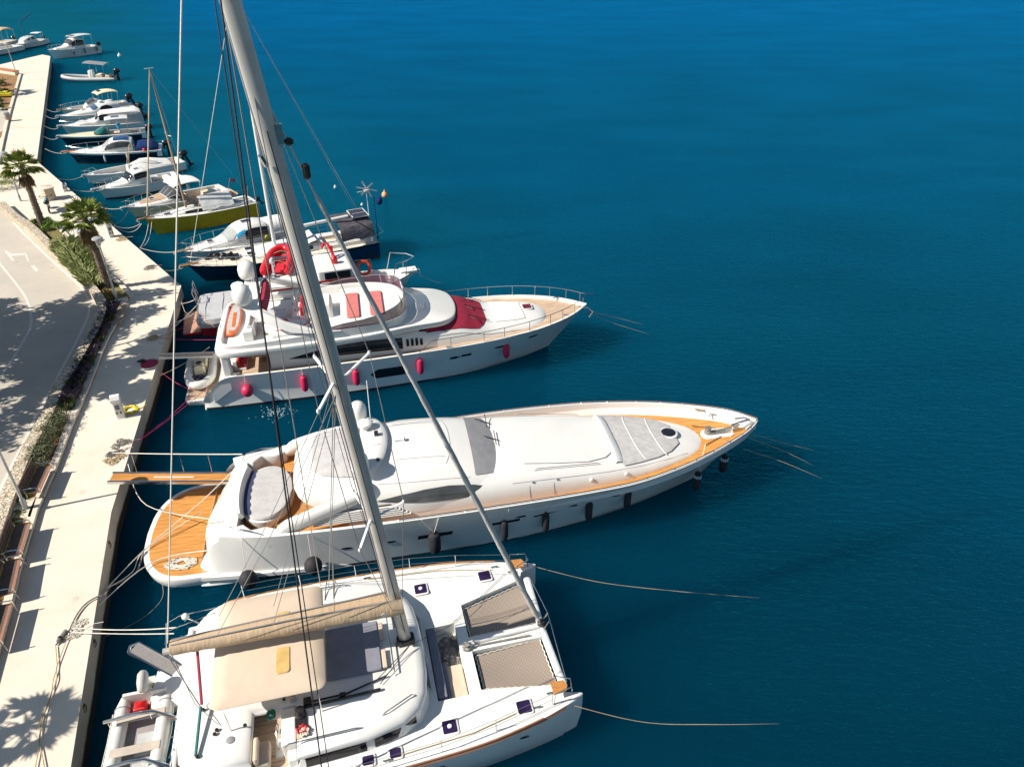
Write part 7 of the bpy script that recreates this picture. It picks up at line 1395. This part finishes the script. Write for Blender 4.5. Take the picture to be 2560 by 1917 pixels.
# ------------------------------------------------------------------ mooring lines
def qy(px, py): return G(px, py, QZ+.06)
def by(B_, *p): return B_.w(*p)
LN = [
 ('upper of the two white stern lines from the catamaran to the quay ring', [qy(189,1569), CY.w(-12.7, 2.75, 2.0)], ROPEW, .02, .12),
 ('lower of the two white stern lines from the catamaran to the quay ring', [qy(180,1580), CY.w(-12.8, 2.55, 1.95)], ROPEW, .02, .05),
 ('taut white stern line from the far corner of the sport yacht to the quay', [qy(280,1132), RY.w(3.9, 2.5, 2.25)], ROPEW, .025, .03),
 ('line from the sport yacht gangway end slanting over its bathing platform', [qy(320,1160), RY.w(-.2, 1.35, .95), RY.w(3.5, -1.35, 1.9)], ROPEW, .02, .03),
 ('straight stern line along the near edge of the teak bathing platform', [qy(189,1568), RY.w(.5, -1.9, .62), RY.w(3.2, -2.35, 1.35)], ROPEW, .02, .04),
 ('crossed stern line from the quay wall up over the teak platform', [G(266,1471,.9), RY.w(.2, -.9, .6), RY.w(2.2, .7, 1.3), RY.w(3.6, 1.9, 1.95)], ROPEW, .02, .03),
 ('slack doubled stern line drooping beside the teak bathing platform', [G(268,1470,.9), G(330,1430,.35), RY.w(.15, -1.0, .58), RY.w(2.2, .55, .9)], ROPEW, .02, .06),
 ('thin loose line drooping into the water behind the bathing platform', [RY.w(.9, -2.3, .5), G(408,1486,.1), G(380,1526,.05), G(337,1556,.03), G(265,1590,.03), G(248,1582,.3)], ROPEG, .013, .0),
 ('near magenta stern line of the burgundy yacht running down to the quay', [qy(300,1132), QY.w(1.3, -2.55, 1.2)], ROPEP, .013, .15),
 ('second magenta stern line of the burgundy yacht running down to the quay', [qy(292,1128), QY.w(.3, -2.3, .6)], ROPEP, .013, .25),
 ('short magenta line from the tender platform to the quay wall', [G(404,931,1.1), QY.w(.4, -1.8, .7)], ROPEP, .013, .18),
 ('upper magenta line from the red bottomed motor sailer to the quay', [qy(398,842), PY.w(.0, -1.55, 1.2)], ROPEP, .013, .05),
 ('lower magenta line from the red bottomed motor sailer to the quay', [qy(396,845), QY.w(1.4, 2.5, 1.3)], ROPEP, .013, .06),
 ('white stern line from the motor sailer rail to the quay corner', [G(448,760,1.1), PY.w(-.05, 1.5, 1.25)], ROPEW, .022, .06),
 ('white stern line from the teak swim platform to the quay', [qy(428,810), PY.w(-.2, .2, .9)], ROPEW, .022, .06),
 ('white crossing stern line low between motor sailer and quay', [qy(405,842), PY.w(.2, 1.2, 1.2)], ROPEW, .02, .1),
 ('tan line sagging between burgundy yacht gangway and quay', [G(402,938,1.1), QY.w(.9, 1.9, 1.2)], ROPET, .018, .1),
 ('bow line of the navy and blue sailing boat to the quay cleat', [qy(388,670), o_.B.w(13.3, 0, 1.5)], ROPEG, .02, .35),
 ('pale bow line of the sky blue trimmed cruiser to the quay ring', [qy(350,620), n_.B.w(8.7, 0, 1.35)], ROPEW, .02, .25),
 ('white bow line of the mustard sailing boat to the far quay ring', [qy(350,619), m_.B.w(8.6, -.2, 1.15)], ROPEW, .02, .3),
 ('second white bow line of the mustard sailing boat beside the far ring', [qy(352,617), m_.B.w(8.5, .25, 1.15)], ROPEW, .02, .5),
 ('long bow line of the mustard sailing boat to the pedestal side ring', [qy(285,564), m_.B.w(9.3, .1, 1.2)], ROPEW, .02, .3),
 ('sagging bow line of the mustard sailing boat to the pedestal side ring', [qy(287,566), m_.B.w(9.2, -.1, 1.1)], ROPEW, .02, .6),
 ('line from the cream sport cruiser down to the pedestal side ring', [qy(284,562), l_.B.w(8.2, -.3, 1.1)], ROPEG, .016, .3),
 ('pale bow line of the cream sport cruiser to the quay edge by the palm', [qy(238,514), l_.B.w(8.9, .1, 1.25)], ROPEW, .022, .2),
 ('bow line of the pilothouse with black windows to the quay edge', [qy(182,474), k_.B.w(7.0, .5, 1.15)], ROPEW, .018, .2),
 ('bow line of the white centre console boat to the quay edge', [qy(148,447), j_.B.w(9.0, 0, 1.15)], ROPEW, .02, .25),
 ('bow line of the navy hulled cruiser to the quay', [G(112,372,1.2), i_.B.w(8.7, 0, 1.25)], ROPEW, .016, .3),
 ('bow line of the cream decked sport boat to the quay', [G(109,341,1.2), h_.B.w(8.5, 0, 1.15)], ROPEW, .02, .35),
 ('bow line of the canvas roofed pilothouse to the quay', [G(111,315,1.2), g_.B.w(8.6, .1, 1.15)], ROPEW, .018, .35),
 ('bow line of the rounded white cruiser to the quay', [G(114,290,1.2), f_.B.w(8.7, 0, 1.2)], ROPEW, .018, .3),
 ('bow line of the cream bimini boat to the quay', [G(116,273,1.2), e_.B.w(7.9, 0, 1.15)], ROPEW, .018, .3),
 ('tan bow line of the far catamaran hull running out over the water', [CY.w(-.1, 2.8, 1.72), G(1500,1455,.9), G(1700,1478,.3), G(1900,1494,.01)], ROPET, .011, .0),
 ('tan bow line of the near catamaran hull running out over the water', [CY.w(-.9, -2.85, 1.75), G(1600,1803,.8), G(1780,1810,.3), G(1950,1808,.01)], ROPET, .011, .0),
 ('near anchor line running from the burgundy yacht bow into the water', [QY.w(23.2, 0, 1.9), G(1540,810,.8), G(1625,836,.01)], ROPET, .011, .0),
 ('far anchor line running from the burgundy yacht bow into the water', [QY.w(23.2, .05, 2.0), G(1535,793,.9), G(1610,812,.01)], ROPET, .016, .0),
 ('nearest of three anchor lines off the sport yacht bow', [RY.w(26.4, -.5, 1.6), G(1950,1152,.8), G(2055,1196,.01)], ROPET, .011, .0),
 ('middle of three anchor lines off the sport yacht bow', [RY.w(26.7, 0, 1.9), G(1965,1130,.8), G(2032,1163,.01)], ROPET, .011, .0),
 ('farthest of three anchor lines off the sport yacht bow', [RY.w(26.8, .2, 2.0), G(1962,1108,.8), G(2034,1125,.01)], ROPET, .011, .0),
 ('pale bow line from the motor sailer into the open water', [PY.w(13.9, 0, 1.9), G(1075,700,.5), G(1105,708,.01)], ROPEW, .014, .0)]
for lab, pts, m, r_, sg in LN: rope(lab, pts, m, r_, sg, n=14)
rope('grey shore power cable curving from the quay to the sport yacht', [qy(139,1612), qy(152,1598), qy(170,1580), qy(182,1555), qy(196,1530), qy(215,1508), qy(243,1491), G(262,1487,1.25), G(276,1465,.7), G(294,1458,.35), G(340,1430,.3), RY.w(.1,-1.1,.62)], ROPEG, .03, 0, 'cable', 6)
rope('double brown rope end trailing along the near quay paving', [qy(139,1614), qy(141,1640), qy(142,1668), qy(133,1700), qy(128,1735), qy(115,1770), qy(108,1800), qy(100,1840), qy(97,1870), qy(88,1917)], ROPET, .016, 0, 'rope', 6)
rope('second brown rope winding beside the first on the near quay paving', [qy(182,1582), qy(168,1598), qy(155,1630), qy(142,1668), qy(141,1700), qy(127,1735), qy(118,1768), qy(103,1800), qy(99,1850), qy(104,1880), qy(111,1917)], ROPET, .016, 0, 'rope', 6)
def snub():
    a, c = qy(144,1606), qy(166,1577); t = thing('mooring_snubber', 'grey rubber mooring snubber with black collar lying on the quay', 'snubber', a); d_ = c-a
    MB().tube([V((0, 0, .04)), d_+V((0, 0, .04))], .07, 8).build('spring', mat('grey_snubber', (.23, .22, .2), .7), t); MB().tube([d_*.25+V((0, 0, .04)), d_*.4+V((0, 0, .04))], .09, 8).build('collar', BLACK, t); MB().tube([V((-.05, 0, .04)), d_*.2+V((0, 0, .04))], .06, 8).build('end_cap', GREYHULL, t)
snub()
for k, (px, py, lab) in enumerate(((290,1128,'tangle of dark brown rope at the quay edge near the sport yacht gangway'), (283,1146,'loose spread of thin tan rope beside the dark tangle'), (307,1108,'small coil of dark rope between tangle and quay edge'), (386,846,'bundle of tan rope at the quay edge by the slatted kerb seat'), (163,666+0,None), (376,668,'small dark rope bundle at the quay corner beyond the palm'), (200,1572,'white rope heap around the iron ring on the near quay'), (306,596,'thin rope scribble by the second white pedestal'))):
    if not lab: continue
    R.seed(200+k); b = MB(); c_2 = qy(px, py)
    for j in range(5): coil(b, (c_2.x+R.uniform(-.25, .25), c_2.y+R.uniform(-.3, .3), QZ+.01), .06, .22, 2, .016, .05)
    b.tube([c_2+V((0, 0, .0)), c_2+V((.3, .2, .02)), c_2+V((.7, .3, .02))], .016, 4)
    tag(b.build('rope_bundle', ROPEG if k in (0, 2, 5) else ROPET if k in (1, 3, 7) else ROPEW), lab, 'rope')
b = MB(); p = QY.at(0, 0, 0)
for k, (px, py) in enumerate(((199,1574),(268,1358),(365,668))): pass
for k, (px, py, lab) in enumerate(((272,1360,'rusty iron ring on the quay wall face beside the teak platform'),(234,1606,'rusty iron ring on the near quay wall by the stern lines'),(209,1768,'rusty iron ring on the quay wall opposite the dinghy'),(368,996,'rusty iron ring on the quay wall by the white pedestal'),(289,1255,'rusty iron ring on the quay wall below the gangway'))):
    c_2 = G(px, py, .98); b = MB(); d_ = (EP[-3]-EP[-4]).normalized()
    b.tube([c_2+d_*.12*cos(2*pi*j/14)+V((0.03, 0, .12*sin(2*pi*j/14)-.05)) for j in range(15)], .018, 5); b.box(tuple(c_2+V((0, 0, .08))), (.1, .14, .1), rz=.2); tag(b.build('mooring_ring', mat('rusty_iron', (.10, .06, .045), .8, var=.4, vs=20)), lab, 'mooring ring')
# buoys and foam
for px, py, r_, m, lab in ((299,140,.32,GEL,'small white buoy floating off the quay head'), (348,277,.34,ORANGE,'orange buoy by the stern of the rounded white cruiser'), (962,488,.30,mat('faded_orange', (.70, .32, .14), .6),'faded orange buoy alone in open water right of the wind turbine'), (838,468,.14,GEL,'tiny white float left of the faded orange buoy'), (905,512,.12,GEL2,'tiny pale float beside the wind turbine')):
    c_2 = G(px, py, .1); b = MB(); b.rev([(.02, -r_), (r_*.75, -r_*.7), (r_, 0), (r_*.8, r_*.7), (r_*.3, r_*1.1), (r_*.18, r_*1.6), (.02, r_*1.7)], tuple(c_2), 12); tag(b.build('buoy', m), lab, 'buoy')
R.seed(230); b = MB()
for k in range(150):
    a = R.uniform(0, 6.28); q = abs(R.gauss(0, .42)); c_2 = G(688, 1030, .006)+V((cos(a)*q*1.3, sin(a)*q, 0)); s_ = R.uniform(.012, .04); a2 = R.uniform(0, 3.1); u = V((cos(a2), sin(a2), 0))*s_*R.uniform(1, 2.5); v = V((-sin(a2), cos(a2), 0))*s_*.6; b.add([c_2-u, c_2-v, c_2+u, c_2+v], [(0, 1, 2, 3)])
tag(b.build('foam', mat('sea_foam', (.34, .46, .50), .8), ang=0), kind='stuff')

# things that only rest on a boat are things of their own
def promote(name, label, cat, new=None):
    for o in [o for o in C.objects if o.name == name]:
        M = o.matrix_basis.copy(); p = o.parent
        while p is not None: M = p.matrix_basis @ M; p = p.parent
        o.parent = None; o.matrix_basis = M; tag(o, label, cat)
        if new: o.name = new
promote('paddle_board', 'grey and orange paddle board lying on the aft flybridge of the burgundy yacht', 'paddle board')
promote('jet_ski', 'white jet ski with red trim stowed on the flybridge behind the radar arch', 'jet ski')
promote('upturned_tender', 'pale upturned tender in the cockpit of the cream sport cruiser', 'dinghy')
promote('red_buoy', 'red ball fender in the cockpit of the navy hulled cruiser', 'fender', 'ball_fender')
promote('lime_buoy', 'lime yellow buoy on the rail of the sky blue trimmed cruiser', 'buoy', 'buoy')
promote('life_ring', 'orange red life ring on the rail of the red striped motor sailer', 'life ring')
